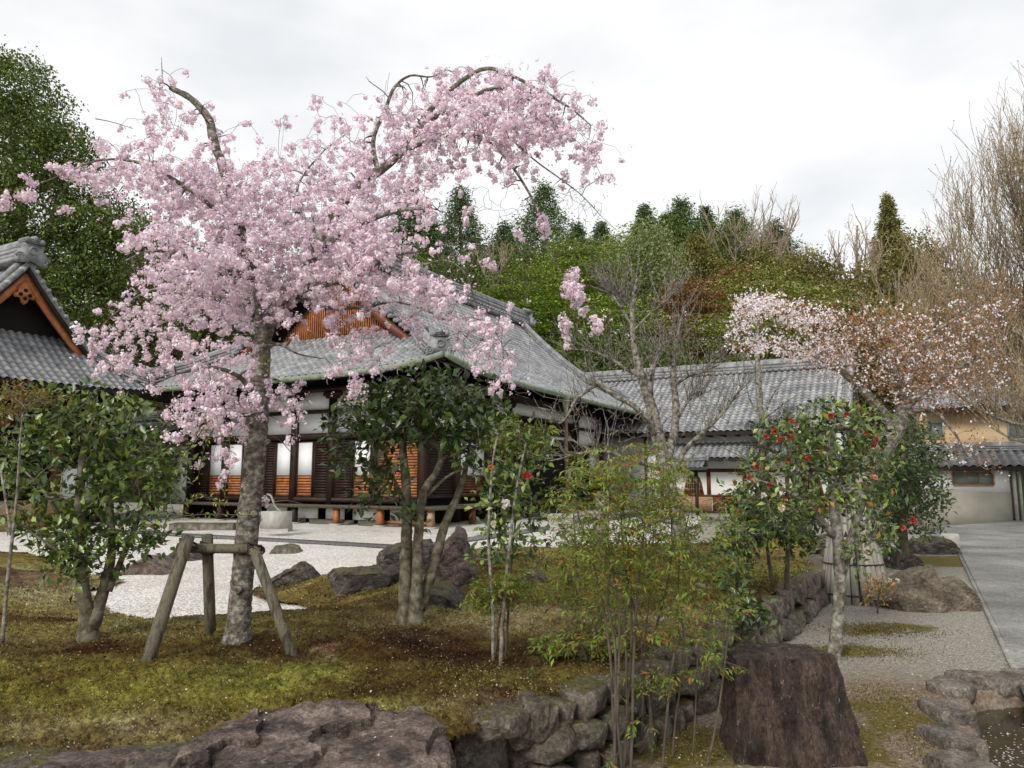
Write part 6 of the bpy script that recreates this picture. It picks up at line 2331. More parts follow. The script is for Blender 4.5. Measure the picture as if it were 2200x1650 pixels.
grow(g, skb, tg, rg, r0=.018, tip=.0035, bend=.14)
shoots(g, skb, rg, 520, (.25, .8), .006, .0022, .75)
g.build('trunk', MT['bark_pale'], btree)
g = Geo()
sel = tg[rg.random(len(tg)) < .5]
leafy(g, sel, rg, 2, .035, .4, [(.2, .08, .04), (.24, .12, .05), (.15, .12, .04)], spread=.02)
g.build('bud', MT['leaf_soft'], btree)
# slender second bare tree
y3 = 15.0
b3 = W(1640, 1120, y3)
st = thing('bare_sapling', 'slim straight bare tree with a brown trunk before the temple quarters roof', 'tree', (b3[0], b3[1], .1))
SK3 = [[(1642, 1130, y3, .1), (1640, 1040, y3, .095), (1638, 950, y3, .085), (1632, 860, y3, .07), (1628, 780, y3, .055), (1627, 700, y3, .035), (1622, 640, y3, .015)],
       [(1638, 910, y3, .03), (1655, 860, y3, .022), (1680, 820, y3, .014), (1720, 790, y3, .006)], [(1640, 900, y3, .025), (1680, 870, y3 - .2, .016), (1740, 830, y3 - .2, .006)], [(1636, 900, y3, .025), (1612, 860, y3, .016), (1600, 810, y3, .008)], [(1630, 800, y3, .02), (1600, 760, y3, .012), (1560, 730, y3, .006)], [(1645, 1010, y3, .025), (1600, 985, y3, .015), (1550, 960, y3, .008)]]
sk3 = [path3(s) for s in SK3]
g = Geo()
wood(g, sk3, 9, rg, .05)
grow(g, sk3, lobes_pts(rg, [(1650, 830, 90, 70, 1), (1600, 720, 50, 60, .6), (1560, 960, 50, 40, .5)], 110, y3, .8), rg, r0=.012, tip=.003, bend=.15)
g.build('trunk', MT['bark_pale'], st)
# weathered trunk stub at the gravel edge
b = G(1288, 1184, 'gravel')
g = Geo()
tubes(g, np.array([b + [0, 0, -.05], b + [0, 0, .1], b + [.02, 0, .35], b + [.05, 0, .75], b + [.1, .05, 1.2]]), np.array([.26, .2, .17, .15, .12]), 16, rough=.07, rng=rg)
tag(g.build('tree_stump', MT['bark_pale'], None, True), 'grey fluted tree stump at the edge of the white gravel behind the nandina', 'tree stump')
# layered pine behind the red camellia
yp = 14.0
bp = W(1700, 1080, yp)
shrub('pine_tree', 'trimmed pine with flat needle pads behind the red-flowered camellia', 'pine', (bp[0], bp[1], .1),
      [[(1720, 1150, yp, .12), (1715, 1050, yp, .1), (1700, 970, yp, .08), (1690, 920, yp, .05), (1695, 885, yp, .03)], [(1705, 990, yp, .05), (1640, 960, yp, .03), (1600, 955, yp, .015)], [(1700, 960, yp, .04), (1660, 925, yp, .03), (1620, 915, yp, .015)]],
      [(1700, 882, 35, 10, 1.5), (1640, 918, 55, 11, 1.5), (1690, 905, 50, 12, 1.2), (1640, 962, 55, 14, 1.5), (1720, 950, 50, 14, 1.2), (1640, 1000, 40, 12, .8)], yp, .7, 330, 12, .1, .07, [(.02, .035, .014), (.035, .05, .018), (.012, .022, .01)], None, MT['bark_twig'], 109, spread=.06, leafm='leaf_far', upb=.5)
# thin sapling and maple spray at the left edge
yt_ = 4.9
b = W(8, 1372, yt_)
shrub('young_maple', 'thin leaning maple sapling with bronze leaves at the left edge of the garden', 'maple', (b[0], b[1], Hm(b[0], b[1])),
      [[(5, 1380, yt_, .013), (18, 1230, yt_, .011), (35, 1080, yt_, .009), (42, 970, yt_, .007), (48, 890, yt_, .004)], [(2, 1010, yt_, .008), (10, 1060, yt_, .008), (24, 1150, yt_, .009)]],
      [(40, 850, 60, 25, 1), (20, 880, 50, 25, .9), (100, 855, 50, 18, .7), (10, 940, 20, 20, .3)], yt_ + .3, .35, 120, 6, .035, .4, [(.22, .1, .03), (.26, .16, .05), (.14, .12, .03), (.12, .15, .03)], None, MT['bark_pale'], 110, spread=.04, tip=.0015, r0=.004, leafm='leaf_soft')
# broad-leaved seedlings by the wall foot and little tufts
for px, py, hgt, lab in ((1090, 1650, .17, 'short broad-leaved seedling with pale green leaves at the foot of the wall'), (1205, 1665, .32, 'taller broad-leaved seedling with long pale green leaves before the wall stones, right one'), (1140, 1450, .05, 'little blue-green tuft growing on the moss near the wall top')):
    b = G(px, py, 'ground' if py > 1500 else 'moss') - np.array([0, .1, 0])
    if py > 1500:
        b[2] = 0.0
    t = thing('seedling', lab, 'seedling', b, 'seedlings by the stone wall')
    g = Geo()
    tubes(g, np.array([b, b + [.01, 0, hgt * .5], b + [.0, .01, hgt]]), np.array([.005, .004, .002]), 6)
    g.build('stem', MT['bark_camellia'], t)
    g = Geo()
    nl = 9 if py > 1500 else 14
    a = np.arange(nl) * 2.4
    hh = np.linspace(.3, 1, nl) * hgt
    B = b + np.c_[np.zeros(nl), np.zeros(nl), hh]
    D = np.c_[np.cos(a), np.sin(a), np.full(nl, .25) + .6 * np.linspace(0, 1, nl)]
    LL = .1 if py > 1500 else .05
    leaf_faces(g, B, D, np.tile([0, 0, 1.], (nl, 1)), LL, LL * .36, pick_col(rg, nl, [(.12, .18, .05), (.16, .21, .06), (.09, .14, .05)]), .15, .3)
    g.build('leaf', MT['leaf_soft'], t)

# ------------------------------------------------------------------ wooded hill behind the buildings
CON = [(0.09, 0.143, 0.045), (0.12, 0.18, 0.054), (0.06, 0.102, 0.033)]
OLC = [(.17, .155, .045), (.13, .13, .04), (.22, .185, .06)]
MPG = [(.23, .3, .065), (.17, .24, .05), (.29, .35, .085)]
YLG = [(.27, .3, .09), (.21, .25, .075), (.33, .34, .12)]
RDM = [(.3, .17, .1), (.35, .21, .12), (.23, .14, .08)]
GRG = [(.2, .24, .1), (.25, .29, .125), (.15, .19, .075)]
DKG = [(.08, .115, .03), (.11, .15, .036), (.15, .19, .05), (.05, .075, .02)]


def wood_tree(name, label, cat, cx, yt, yb, wd, Y, kind, cols, seed, n=None, group=None, leaf=None, trunk_r=None, dead=False):
    rg = np.random.default_rng(seed)
    top = W(cx, yt, Y)
    bot = W(cx, yb, Y)
    h = top[2] - bot[2]
    R = M(wd, Y) / 2 * (1.6 if kind == 'cone' and 'lone' not in label else 1)
    gz = Hg(top[0], top[1])
    base = np.array([top[0], top[1], gz - .3])
    t = thing(name, label, cat, base, group)
    pxm = FPX / Y                          # photo pixels per metre there
    L = leaf or max(.08, 6.0 / pxm)
    g = Geo()
    tr = trunk_r or max(.1, R * .06)
    tubes(g, np.array([base, base * .5 + (bot + [0, 0, h * .1]) * .5, bot + [0, 0, h * .4], top - [0, 0, h * .06]]), np.array([tr * 1.3, tr, tr * .7, .02]), 8)
    area = (wd * (yb - yt)) * .6
    P, D = [], []
    if kind == 'cone':
        n = int(np.clip(area / .75, 8000, 22000))
        m = n // 9
        f = rg.random(m) ** .7
        prof = np.minimum(1, f / .62) ** .95 * (.78 + .22 * np.sin(f * 44 + seed)) * R
        a = rg.uniform(0, 2 * np.pi, m)
        r = prof * rg.uniform(.25, 1.05, m) ** .7
        tuft = np.c_[base[0] + r * np.cos(a), base[1] + r * np.sin(a), top[2] - f * h - .12 * r]
        tuft = np.repeat(tuft, 9, 0)
        P = tuft + rg.normal(size=tuft.shape) * R * .085 * [1, 1, .6]
        aa = np.repeat(a, 9)
        D = np.c_[np.cos(aa), np.sin(aa), -.35 * np.ones(len(aa))] + rg.normal(size=P.shape) * .45
        tone = np.repeat(rg.uniform(.62, 1.35, m), 9)
    else:
        n = int(np.clip(area / 1.7, 5000, 18000))
        per = 18
        m = n // per
        d = rdir(rg, m)
        rr = rg.uniform(.15, 1, m) ** .42
        lump = 1 + .16 * np.sin(d[:, 0] * 5 + seed) * np.cos(d[:, 2] * 6 + seed * .7) + .1 * np.sin(d[:, 1] * 9)
        ctr = (top + bot) / 2
        q = d * (rr * lump)[:, None] * [R, R, h / 2]
        if kind == 'layer':
            lay = max(5, int(h / (R * .34)))
            q[:, 2] = (np.round(q[:, 2] / h * lay + rg.normal(size=m) * .12) / lay) * h
        tuft = np.repeat(ctr + q, per, 0)
        sp = R * (.13 if kind != 'layer' else .17)
        P = tuft + rg.normal(size=tuft.shape) * sp * ([1, 1, .8] if kind != 'layer' else [1, 1, .12])
        D = rdir(rg, len(P)) * ([1, 1, 1] if kind != 'layer' else [1, 1, .3])
        tone = np.repeat(rg.uniform(.62, 1.35, m), per)
        # limbs
        tips = (ctr + q)[rg.choice(m, min(m, 26), replace=False)]
        sk = [(np.linspace(bot - [0, 0, h * .15], top - [0, 0, h * .25], 10), np.linspace(tr, tr * .3, 10))]
        grow(g, sk, tips, rg, r0=tr * .6, tip=max(.015, tr * .15), bend=.2)
    g.build('trunk', MT['bark_far'], t)
    g = Geo()
    N_ = rdir(rg, len(P))
    if kind == 'layer':
        N_[:, 2] += 1.2
    l = rg.uniform(.6, 1.3, len(P)) * L
    col = pick_col(rg, len(P), cols, None, .16) * tone[:, None]
    if kind == 'cone':
        chip_faces(g, P, D, N_, l * 1.1, l * .42, col)
    else:
        chip_faces(g, P, D, N_, l, l * .7, col)
    g.build('crown', MT['leaf_far'], t)
    return t


def twig_tree(name, label, cat, cx, yt, yb, wd, Y, seed, n=260, rtip=None, barkm='bark_far', group=None, buds=None, lean=0.0, budn=3):
    """leafless tree: ascending limbs and fine twigs"""
    rg = np.random.default_rng(seed)
    top, bot = W(cx, yt, Y), W(cx, yb, Y)
    h, R = top[2] - bot[2], M(wd, Y) / 2
    gz = Hg(top[0], top[1])
    base = np.array([top[0] - lean * R, top[1], gz - .3])
    t = thing(name, label, cat, base, group)
    rt = rtip or .55 / (FPX / Y)
    g = Geo()
    tr = max(.08, R * .07)
    sk = [(smooth_path(np.array([base, [base[0], base[1], (base[2] + bot[2]) / 2], bot, bot + (top - bot) * .45, top - [0, 0, h * .1]]), 5), None)]
    sk = [(sk[0][0], np.linspace(tr * 1.2, tr * .3, len(sk[0][0])))]
    wood(g, sk, 8, rg, .04)
    k = 9
    limbs = []
    for i in range(k):
        a = i / k * 2 * math.pi + rg.normal() * .3
        s0 = sk[0][0][int(len(sk[0][0]) * rg.uniform(.45, .85))]
        e = np.array([(top[0] + bot[0]) / 2 + R * .75 * math.cos(a), Y + R * .75 * math.sin(a), bot[2] + h * rg.uniform(.45, .95)])
        mid = s0 * .5 + e * .5 + np.array([0, 0, -.06 * h]) + rg.normal(size=3) * .05 * R
        S = smooth_path(np.array([s0, mid, e]), 6)
        limbs.append((S, np.linspace(tr * .5, rt * 2, len(S))))
    wood(g, limbs, 6, rg, .04)
    d = rdir(rg, n)
    rr = rg.uniform(.2, 1, n) ** .5
    tg = (top + bot) / 2 + d * rr[:, None] * [R, R, h / 2]
    tg[:, 2] += .12 * h * rr
    s1 = shoots(g, limbs + sk, rg, n // 6, (R * .35, R * .8), rt * 2.2, rt, .75, .6, .3, (1.5, 1.4, 1.25))
    s2 = shoots(g, s1, rg, int(n * .9), (R * .15, R * .4), rt * .9, rt * .6, .6, .6, .3, (1.7, 1.55, 1.35))
    tg = np.array([S[-1] for S, r in s2])
    g.build('trunk', MT[barkm], t)
    if buds:
        g = Geo()
        c = tg + rg.normal(size=tg.shape) * R * .03
        L = 3.6 / (FPX / Y)
        chip_faces(g, c, rdir(rg, len(c)), rdir(rg, len(c)), L, L * .7, pick_col(rg, len(c), buds, None, .2))
        g.build('bud', MT['leaf_far'], t)
    return t


sd = 500
GCON = 'conifers along the hill crest'
for cx, yt, yb, wd, Y, cols, lab in [
    (880, 398, 640, 105, 88, CON, 'dark conifer at the left end of the crest, half hidden by cherry blossom'),
    (990, 404, 660, 125, 88, CON, 'dark pointed conifer seen under the arching cherry branches, second from the left'),
    (1168, 392, 660, 150, 88, CON, 'tallest broad dark conifer on the crest below the arching cherry branches'),
    (1085, 480, 660, 110, 92, CON, 'short dark conifer filling the dip between two taller crest conifers'),
    (1240, 482, 660, 100, 92, CON, 'low rounded conifer directly right of the tallest crest conifer'),
    (1292, 476, 640, 90, 92, CON, 'small pointed conifer on the crest left of the round grey-green tree'),
    (1385, 440, 640, 105, 94, CON, 'dark conifer rising behind the round grey-green tree'),
    (1428, 462, 640, 90, 90, CON, 'dark conifer squeezed between the grey-green tree and the highest conifer peak'),
    (1462, 428, 660, 145, 94, CON, 'wide dark conifer forming the highest peak right of the round tree'),
    (1516, 442, 640, 90, 97, CON, 'narrow dark conifer just right of the highest conifer peak'),
    (1578, 452, 660, 150, 92, CON, 'wide dark conifer behind the pale bare twigs of the crest'),
    (1662, 474, 680, 140, 90, CON, 'dark conifer ending the close row of crest conifers on the right'),
    (1448, 462, 640, 95, 80, [(.1, .15, .04), (.13, .18, .05)], 'lighter green young conifer standing before the highest conifer peak'),
    (1494, 506, 640, 130, 74, OLC, 'olive-brown conifer between the round grey-green tree and the red maples'),
    (930, 470, 660, 90, 84, CON, 'dark conifer just left of the pointed conifer under the blossom'),
]:
    sd += 1
    wood_tree('conifer', lab, 'conifer', cx, yt, yb, wd, Y, 'cone', cols, sd, group=GCON)
wood_tree('conifer', 'lone tall ragged conifer with a tufted top rising above the right skyline', 'conifer', 1905, 420, 640, 115, 78, 'cone', [(.2, .2, .06), (.13, .14, .04), (.26, .24, .08)], 530)
wood_tree('broadleaf_tree', 'big round grey-green broadleaf tree on the crest in front of the conifers', 'tree', 1375, 486, 720, 190, 66, 'round', GRG, 540)
GM = 'maples and spring trees on the hill slope'
for cx, yt, yb, wd, Y, kind, cols, lab in [
    (1130, 575, 780, 230, 57, 'layer', MPG, 'bright green spring maple rising right behind the temple hall ridge'),
    (1240, 515, 730, 220, 62, 'layer', MPG, 'bright green maple left of the round grey-green tree'),
    (1030, 620, 760, 170, 62, 'layer', [(.15, .2, .035), (.12, .17, .03)], 'darker green maple behind the middle of the temple hall ridge'),
    (1310, 640, 800, 230, 51, 'layer', [(.2, .28, .055), (.15, .22, .045), (.26, .33, .065)], 'deep green layered maple below the round grey-green tree'),
    (1190, 640, 790, 200, 53, 'layer', [(.17, .25, .03), (.13, .2, .027)], 'green maple overhanging the dark hollow behind the hall roof end'),
    (1480, 600, 730, 150, 56, 'layer', RDM, 'rust-red maple below the olive-brown conifer'),
    (1450, 690, 790, 150, 50, 'layer', [(.22, .16, .08), (.17, .14, .06)], 'low rust-brown maple behind the bare grey tree'),
    (1590, 575, 640, 110, 68, 'layer', RDM, 'red-budding maple on the slope under the pale bare crest trees'),
    (1630, 580, 760, 250, 60, 'layer', YLG, 'yellow-green spring tree on the slope above the quarters roof'),
    (1720, 620, 790, 220, 55, 'layer', YLG, 'yellow-green spring tree right of centre above the end of the quarters roof'),
    (1560, 680, 830, 240, 51, 'layer', [(.2, .26, .045), (.16, .21, .04), (.26, .29, .06)], 'green-gold maple close behind the ridge of the quarters roof'),
    (1680, 700, 830, 200, 49, 'layer', [(.15, .21, .035), (.12, .17, .03)], 'dark green maple close behind the right part of the quarters roof'),
    (1745, 545, 660, 130, 72, 'round', OLC, 'olive evergreen on the skyline right of the last crest conifer'),
    (1850, 575, 720, 170, 66, 'round', OLC, 'olive-brown evergreen on the skyline left of the lone ragged conifer'),
    (1830, 650, 830, 220, 54, 'round', [(.17, .17, .05), (.13, .14, .04)], 'dark olive evergreen behind the white mountain cherry blossom'),
    (1975, 510, 740, 140, 66, 'round', OLC, 'olive tree crown at the foot of the lone ragged conifer, right side'),
    (1960, 650, 850, 240, 52, 'round', [(.26, .22, .09), (.2, .18, .075), (.32, .26, .11)], 'brownish tree mass behind the bronze leaves of the mountain cherry'),
    (2100, 600, 850, 260, 55, 'round', [(.32, .26, .13), (.25, .21, .1)], 'brown hazy tree behind the great bare tree at the right edge'),
    (1260, 715, 880, 150, 46, 'round', DKG, 'dark shrubby evergreen in the shadow behind the hall roof end'),
    (1400, 730, 880, 200, 46, 'round', DKG, 'dark evergreen shrub behind the junction of the two temple roofs'),
    (930, 560, 720, 150, 70, 'round', DKG, 'dark evergreen behind the blossom at the left of the hall ridge'),
    (850, 560, 760, 200, 60, 'round', DKG, 'dark evergreen behind the hall gable peak, hidden mostly by blossom'),
]:
    sd += 1
    wood_tree('maple_tree' if kind == 'layer' else 'evergreen_tree', lab, 'maple' if kind == 'layer' else 'evergreen tree', cx, yt, yb, wd, Y, kind, cols, sd, group=GM)
MGR = [(.11, .155, .045), (.15, .19, .055), (.08, .12, .034)]
for cx, yt, yb, wd, Y, cols, lab in [
    (1110, 525, 700, 150, 78, MGR, 'mid-green evergreen on the crest between the two pointed conifers and the green maples'),
    (1205, 505, 690, 130, 80, MGR, 'mid-green evergreen under the right flank of the tallest crest conifer'),
    (1300, 520, 700, 130, 78, MGR, 'mid-green evergreen at the left shoulder of the round grey-green tree'),
    (1545, 500, 690, 150, 80, MGR, 'mid-green evergreen between the highest conifer peak and the bare crest trees'),
    (1620, 535, 700, 150, 78, OLC, 'olive evergreen below the tall pale leafless crest trees'),
    (1695, 545, 700, 120, 76, OLC, 'olive evergreen at the foot of the last crest conifer'),
    (1010, 540, 700, 140, 80, MGR, 'mid-green evergreen below the second pointed conifer from the left'),
]:
    sd += 1
    wood_tree('evergreen_tree', lab, 'evergreen tree', cx, yt, yb, wd, Y, 'round', cols, sd, group='evergreens on the hill crest')
GB = 'bare trees on the hill crest'
for cx, yt, yb, wd, Y, n, buds, lab in [
    (1580, 480, 660, 170, 78, 300, None, 'pale grey leafless tree before the wide dark crest conifer'),
    (1640, 450, 650, 180, 82, 320, None, 'tall pale leafless tree with fine twigs above the right crest conifers'),
    (1700, 500, 680, 120, 76, 220, None, 'leafless tree at the right end of the conifer row'),
    (1840, 462, 690, 160, 72, 300, [(.3, .22, .12), (.26, .2, .1)], 'leafless tree with sparse buff buds left of the lone ragged conifer'),
    (1060, 500, 690, 90, 72, 140, None, 'pale leafless tree with white stems among dark conifers under the arching cherry'),
    (2010, 500, 720, 150, 66, 260, [(.26, .22, .1)], 'leafless brown tree right of the lone ragged conifer'),
    (1930, 560, 760, 150, 58, 240, [(.24, .2, .08), (.2, .18, .07)], 'thin budding tree below the lone ragged conifer'),
]:
    sd += 1
    twig_tree('bare_tree', lab, 'tree', cx, yt, yb, wd, Y, sd, n, group=GB, buds=buds)
# great bare tree at the right edge
rg = np.random.default_rng(640)
yg = 20.0
gb = W(2330, 1080, yg)
gt = thing('bare_tree', 'great bare tree with dense tan twigs fanning upward at the right edge', 'tree', (gb[0], gb[1], 0))
SKG = [[(2330, 1130, yg, .4), (2325, 950, yg, .34), (2315, 780, yg, .28), (2290, 620, yg, .2), (2280, 520, yg, .13), (2270, 440, yg, .08), (2260, 370, yg, .03)]]
for (x, y), s in (((1990, 700), 840), ((2015, 640), 790), ((2050, 570), 740), ((2090, 500), 690), ((2125, 440), 630), ((2165, 390), 580), ((2205, 350), 520), ((2000, 800), 900), ((2060, 860), 930), ((2030, 740), 870), ((2100, 640), 820), ((2140, 560), 750), ((2170, 690), 870), ((2195, 470), 660), ((2120, 780), 900)):
    x0 = 2320 - (950 - s) * .05
    dY = rg.normal() * 1.3
    SKG.append([(x0, s, yg, .09), (x0 * .66 + x * .34, s * .7 + y * .3 + 45, yg + dY * .4, .05), (x0 * .33 + x * .67, s * .4 + y * .6 + 40, yg + dY * .8, .024), (x, y, yg + dY, .007)])
skg = [path3(s) for s in SKG]
g = Geo()
wood(g, skg, 8, rg, .04)
s1 = shoots(g, skg[1:], rg, 420, (.7, 1.9), .017, .007, .7, .5, .25, (1.35, 1.18, .95), .08)
s2 = shoots(g, s1, rg, 2200, (.35, 1.1), .0085, .0055, .6, .5, .2, (1.5, 1.28, 1.0), .08)
s3 = shoots(g, s2, rg, 4200, (.2, .6), .006, .0045, .5, .6, .3, (1.6, 1.36, 1.02), .08)
g.build('trunk', MT['bark_pale'], gt)
g = Geo()
tg = np.array([S[-1] for S, r in s3])
c = tg[::2]
chip_faces(g, c, rdir(rg, len(c)), rdir(rg, len(c)), .05, .035, pick_col(rg, len(c), [(.36, .28, .14), (.3, .22, .1), (.42, .36, .2)], None, .2))
g.build('bud', MT['leaf_far'], gt)

# great evergreen behind the entrance wing on the left
rg = np.random.default_rng(700)
ye_ = 44.0
bb = W(40, 900, ye_)
bt_ = thing('evergreen_tree', 'great dark evergreen tree behind the entrance wing, filling the upper left', 'evergreen tree', (bb[0], bb[1], 0))
lob = [(20, 190, 90, 80, 1), (-40, 180, 100, 90, 1), (90, 260, 80, 80, 1), (130, 320, 80, 60, 1), (30, 330, 130, 100, 1), (160, 390, 70, 60, .9), (60, 450, 140, 90, 1), (-40, 420, 120, 200, 1), (180, 480, 90, 70, 1), (250, 480, 70, 70, .9), (110, 570, 130, 80, 1), (240, 560, 90, 80, 1), (150, 650, 120, 80, 1), (280, 640, 70, 70, .8), (30, 600, 120, 120, 1), (210, 700, 110, 60, .8), (330, 570, 60, 90, .7), (350, 680, 80, 80, .7)]
g = Geo()
sk = [path3([(60, 960, ye_, .6), (50, 700, ye_, .5), (40, 450, ye_, .35), (20, 250, ye_, .15)]), path3([(55, 750, ye_, .3), (150, 620, ye_, .2), (240, 520, ye_, .08)]), path3([(50, 650, ye_, .3), (110, 480, ye_, .2), (140, 360, ye_, .08)])]
wood(g, sk, 10, rg, .05)
cl = lobes_pts(rg, lob, 2600, ye_, 0, .3)
grow(g, sk, cl[::20], rg, r0=.1, tip=.03, bend=.15)
bt_trunk = g.build('trunk', MT['bark_far'], bt_)
g = Geo()
per = 30
n = len(cl) * per
c = np.repeat(cl, per, 0) + rg.normal(size=(n, 3)) * [.42, .42, .28]
tone = np.repeat(rg.uniform(.55, 1.4, len(cl)), per)[:, None]
Nv = rdir(rg, n)
Nv[:, 2] += .6
chip_faces(g, c, rdir(rg, n), Nv, rg.uniform(.13, .3, n), rg.uniform(.09, .16, n), pick_col(rg, n, [(.085, .125, .03), (.12, .165, .038), (.18, .22, .055), (.05, .075, .02)], [.3, .35, .2, .15], .15) * tone)
g.build('crown', MT['leaf_far'], bt_)
for k, (cx, yt, yb, wd, Y, lab) in enumerate([(330, 470, 800, 200, 50, 'dark evergreen behind the blossom between the entrance wing and the hall gable'), (480, 520, 820, 220, 52, 'dark evergreen behind the left slope of the hall roof'), (200, 470, 860, 280, 58, 'shaded evergreen filling the gaps right behind the great dark tree'), (700, 520, 800, 240, 62, 'dark evergreen behind the hall gable peak, centre left')]):
    wood_tree('evergreen_tree', lab, 'evergreen tree', cx, yt, yb, wd, Y, 'round', DKG, 720 + k, group='dark evergreens behind the hall')
# understory of the wood: nobody could count it
rg = np.random.default_rng(800)
n = 60000
y = 46 + 60 * rg.random(n) ** 1.3
x = (rg.random(n) * 1.7 - .78) * (y * .95)
zz = H_hill(x, y) + rg.random(n) ** 1.5 * (2.5 + .05 * y)
g = Geo()
Nv = rdir(rg, n)
Nv[:, 2] += .5
patch = (.75 + .45 * wob(x, y, .22, 3))[:, None]
s = .006 * y
chip_faces(g, np.c_[x, y, zz], rdir(rg, n), Nv, s * rg.uniform(.7, 1.4, n), s * rg.uniform(.5, .9, n), np.clip(pick_col(rg, n, [(.06, .085, .022), (.085, .11, .028), (.04, .055, .016), (.12, .12, .035), (.1, .075, .03)], None, .2) * patch, .005, 1))
tag(g.build('woodland_understory', MT['leaf_far']), kind='stuff')

# ------------------------------------------------------------------ small loose things on the ground
rg = np.random.default_rng(900)
n = 150000
r = 2.6 * (11.5 / 2.6) ** rg.random(n)
a = rg.uniform(-.95, .5, n)
x, y = r * np.sin(a), r * np.cos(a)
k = inside(x, y, MOSS_POLY)
x, y, r = x[k], y[k], r[k]
z = H_moss(x, y)
n = len(x)
g = Geo()
Dv = rdir(rg, n) * .7
Dv[:, 2] = np.abs(Dv[:, 2]) + .7
tuftc = pick_col(rg, n, [(0.165, 0.145, 0.0404), (0.113, 0.0883, 0.0277), (0.253, 0.221, 0.0695), (0.0695, 0.0442, 0.0228), (0.14, 0.158, 0.0429), (0.429, 0.353, 0.253)], [.27, .2, .17, .16, .14, .06], .2)
m = wob(x, y, 1.1, 5)[:, None]
tuftc = np.clip(np.where(m > .35, tuftc * [.7, .6, .55], tuftc) * moss_tint(x, y), .004, .6)
patchy = rg.random(n) < np.clip(.55 + .6 * wob(x, y, 2.4, 8), .1, 1)
s = .0030 * r
chip_faces(g, (np.c_[x, y, z + s * .25])[patchy], Dv[patchy], rdir(rg, n)[patchy], (s * rg.uniform(.6, 1.2, n))[patchy], (s * rg.uniform(.4, .9, n))[patchy], tuftc[patchy])
tag(g.build('moss_tufts', MT['leaf_soft']), kind='stuff')
g = Geo()
n = 2600
r = 2.4 * (10 / 2.4) ** rg.random(n)
a = rg.uniform(-.75, .72, n)
x, y = r * np.sin(a), r * np.cos(a)
im = inside(x, y, MOSS_POLY)
ip = inside(x, y, POND)
dens = np.clip(.35 + .5 * wob(x, y, 1.7, 9), .05, 1)
dens = np.where(x > .2, dens + .3, dens)
k = rg.random(n) < dens
x, y, im, ip, r = x[k], y[k], im[k], ip[k], r[k]
z = np.where(im, H_moss(x, y) + .012, np.where(ip, -.124, H_ground(x, y) + .012))
n = len(x)
Nv = np.tile([0, 0, 1.], (n, 1)) + rdir(rg, n) * .5
chip_faces(g, np.c_[x, y, z], rdir(rg, n) * [1, 1, .2], Nv, rg.uniform(.008, .018, n), rg.uniform(.006, .013, n), pick_col(rg, n, [(.85, .76, .78), (.8, .7, .66), (.6, .48, .36)], [.6, .25, .15], .08))
q = POND
pc = np.array(q).mean(0)
px_ = pc + rg.normal(size=(260, 2)) * [.28, .22]
px_ = px_[inside(px_[:, 0], px_[:, 1], POND)]
n = len(px_)
chip_faces(g, np.c_[px_, np.full(n, -.122)], rdir(rg, n) * [1, 1, .05], np.tile([0, 0, 1.], (n, 1)), .016, .012, pick_col(rg, n, [(.85, .8, .8)], None, .05))
for ob, cnt in ((big_boulder, 26),):
    me = ob.data
    co = np.empty(len(me.vertices) * 3)
    me.vertices.foreach_get('co', co)
    no = np.empty(len(me.vertices) * 3)
    me.vertices.foreach_get('normal', no)
    co, no = co.reshape(-1, 3) + np.array(ob.location), no.reshape(-1, 3)
    k = np.where(no[:, 2] > .6)[0]
    k = rg.choice(k, cnt)
    chip_faces(g, co[k] + no[k] * .006, unit(np.cross(no[k], rdir(rg, cnt))), no[k], .014, .011, pick_col(rg, cnt, [(.85, .78, .8), (.6, .5, .4)], [.75, .25], .06))
tag(g.build('fallen_petals', MT['petal']), kind='stuff')
g = Geo()
n = 5200
r = 2.6 * (9.5 / 2.6) ** rg.random(n)
a = rg.uniform(-.75, .68, n)
x, y = r * np.sin(a), r * np.cos(a)
im = inside(x, y, MOSS_POLY)
ip = inside(x, y, POND)
x, y, im = x[~ip], y[~ip], im[~ip]
n = len(x)
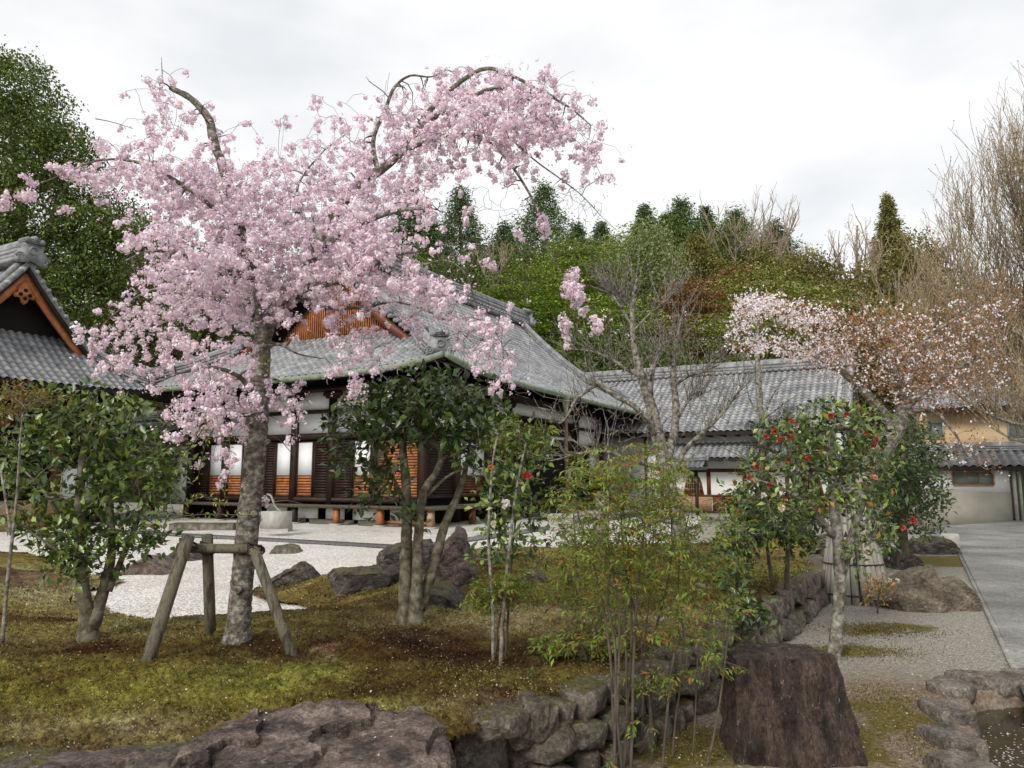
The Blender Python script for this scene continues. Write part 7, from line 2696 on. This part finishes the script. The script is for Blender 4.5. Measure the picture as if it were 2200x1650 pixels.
z = np.where(im, H_moss(x, y) + .014, H_ground(x, y) + .014)
leaf_faces(g, np.c_[x, y, z], rdir(rg, n) * [1, 1, .15], np.tile([0, 0, 1.], (n, 1)) + rdir(rg, n) * .5, rg.uniform(.008, .03, n), rg.uniform(.005, .012, n), pick_col(rg, n, [(.2, .12, .06), (.3, .2, .12), (.13, .08, .05), (.36, .26, .17)], None, .2))
n = 5200
x, y = rg.uniform(.8, 4.6, n), rg.uniform(3.6, 9.0, n)
k = (x < 1.1 + .62 * (y - 3.2) + 1.9) & ~inside(x, y, POND) & ~inside(x, y, MOSS_POLY) & (x < 3.9 + (y - 5.8) * .56)
k &= rg.random(n) < np.clip(.5 + .6 * wob(x, y, 2.1, 11), .06, 1)
x, y = x[k], y[k]
n = len(x)
chip_faces(g, np.c_[x, y, H_ground(x, y) + .01], rdir(rg, n) * [1, 1, .2], np.tile([0, 0, 1.], (n, 1)) + rdir(rg, n) * .6, rg.uniform(.006, .022, n), rg.uniform(.005, .014, n), pick_col(rg, n, [(.55, .5, .44), (.3, .24, .17), (.14, .1, .07), (.7, .62, .58), (.42, .36, .28)], None, .2))
for px, py, rx, ry in ((1880, 1355, .5, .3), (1840, 1400, .5, .25), (1900, 1500, .35, .3), (1500, 1600, .5, .3), (1400, 1590, .45, .35), (1980, 1600, .3, .3)):
    q = Z(px, py, 0)
    n = 1500
    x, y = q[0] + rg.normal(size=n) * rx * .6, q[1] + rg.normal(size=n) * ry * .6
    k = ~inside(x, y, MOSS_POLY) & ~inside(x, y, POND)
    x, y = x[k], y[k]
    n = len(x)
    D_ = rdir(rg, n) * .8
    D_[:, 2] = np.abs(D_[:, 2]) + .5
    chip_faces(g, np.c_[x, y, H_ground(x, y) + .006], D_, rdir(rg, n), .002 * y * rg.uniform(.8, 1.6, n), .0016 * y, pick_col(rg, n, [(.13, .12, .03), (.19, .165, .045), (.07, .055, .02), (.25, .2, .09)], None, .2))
tag(g.build('leaf_litter', MT['leaf_soft']), kind='stuff')
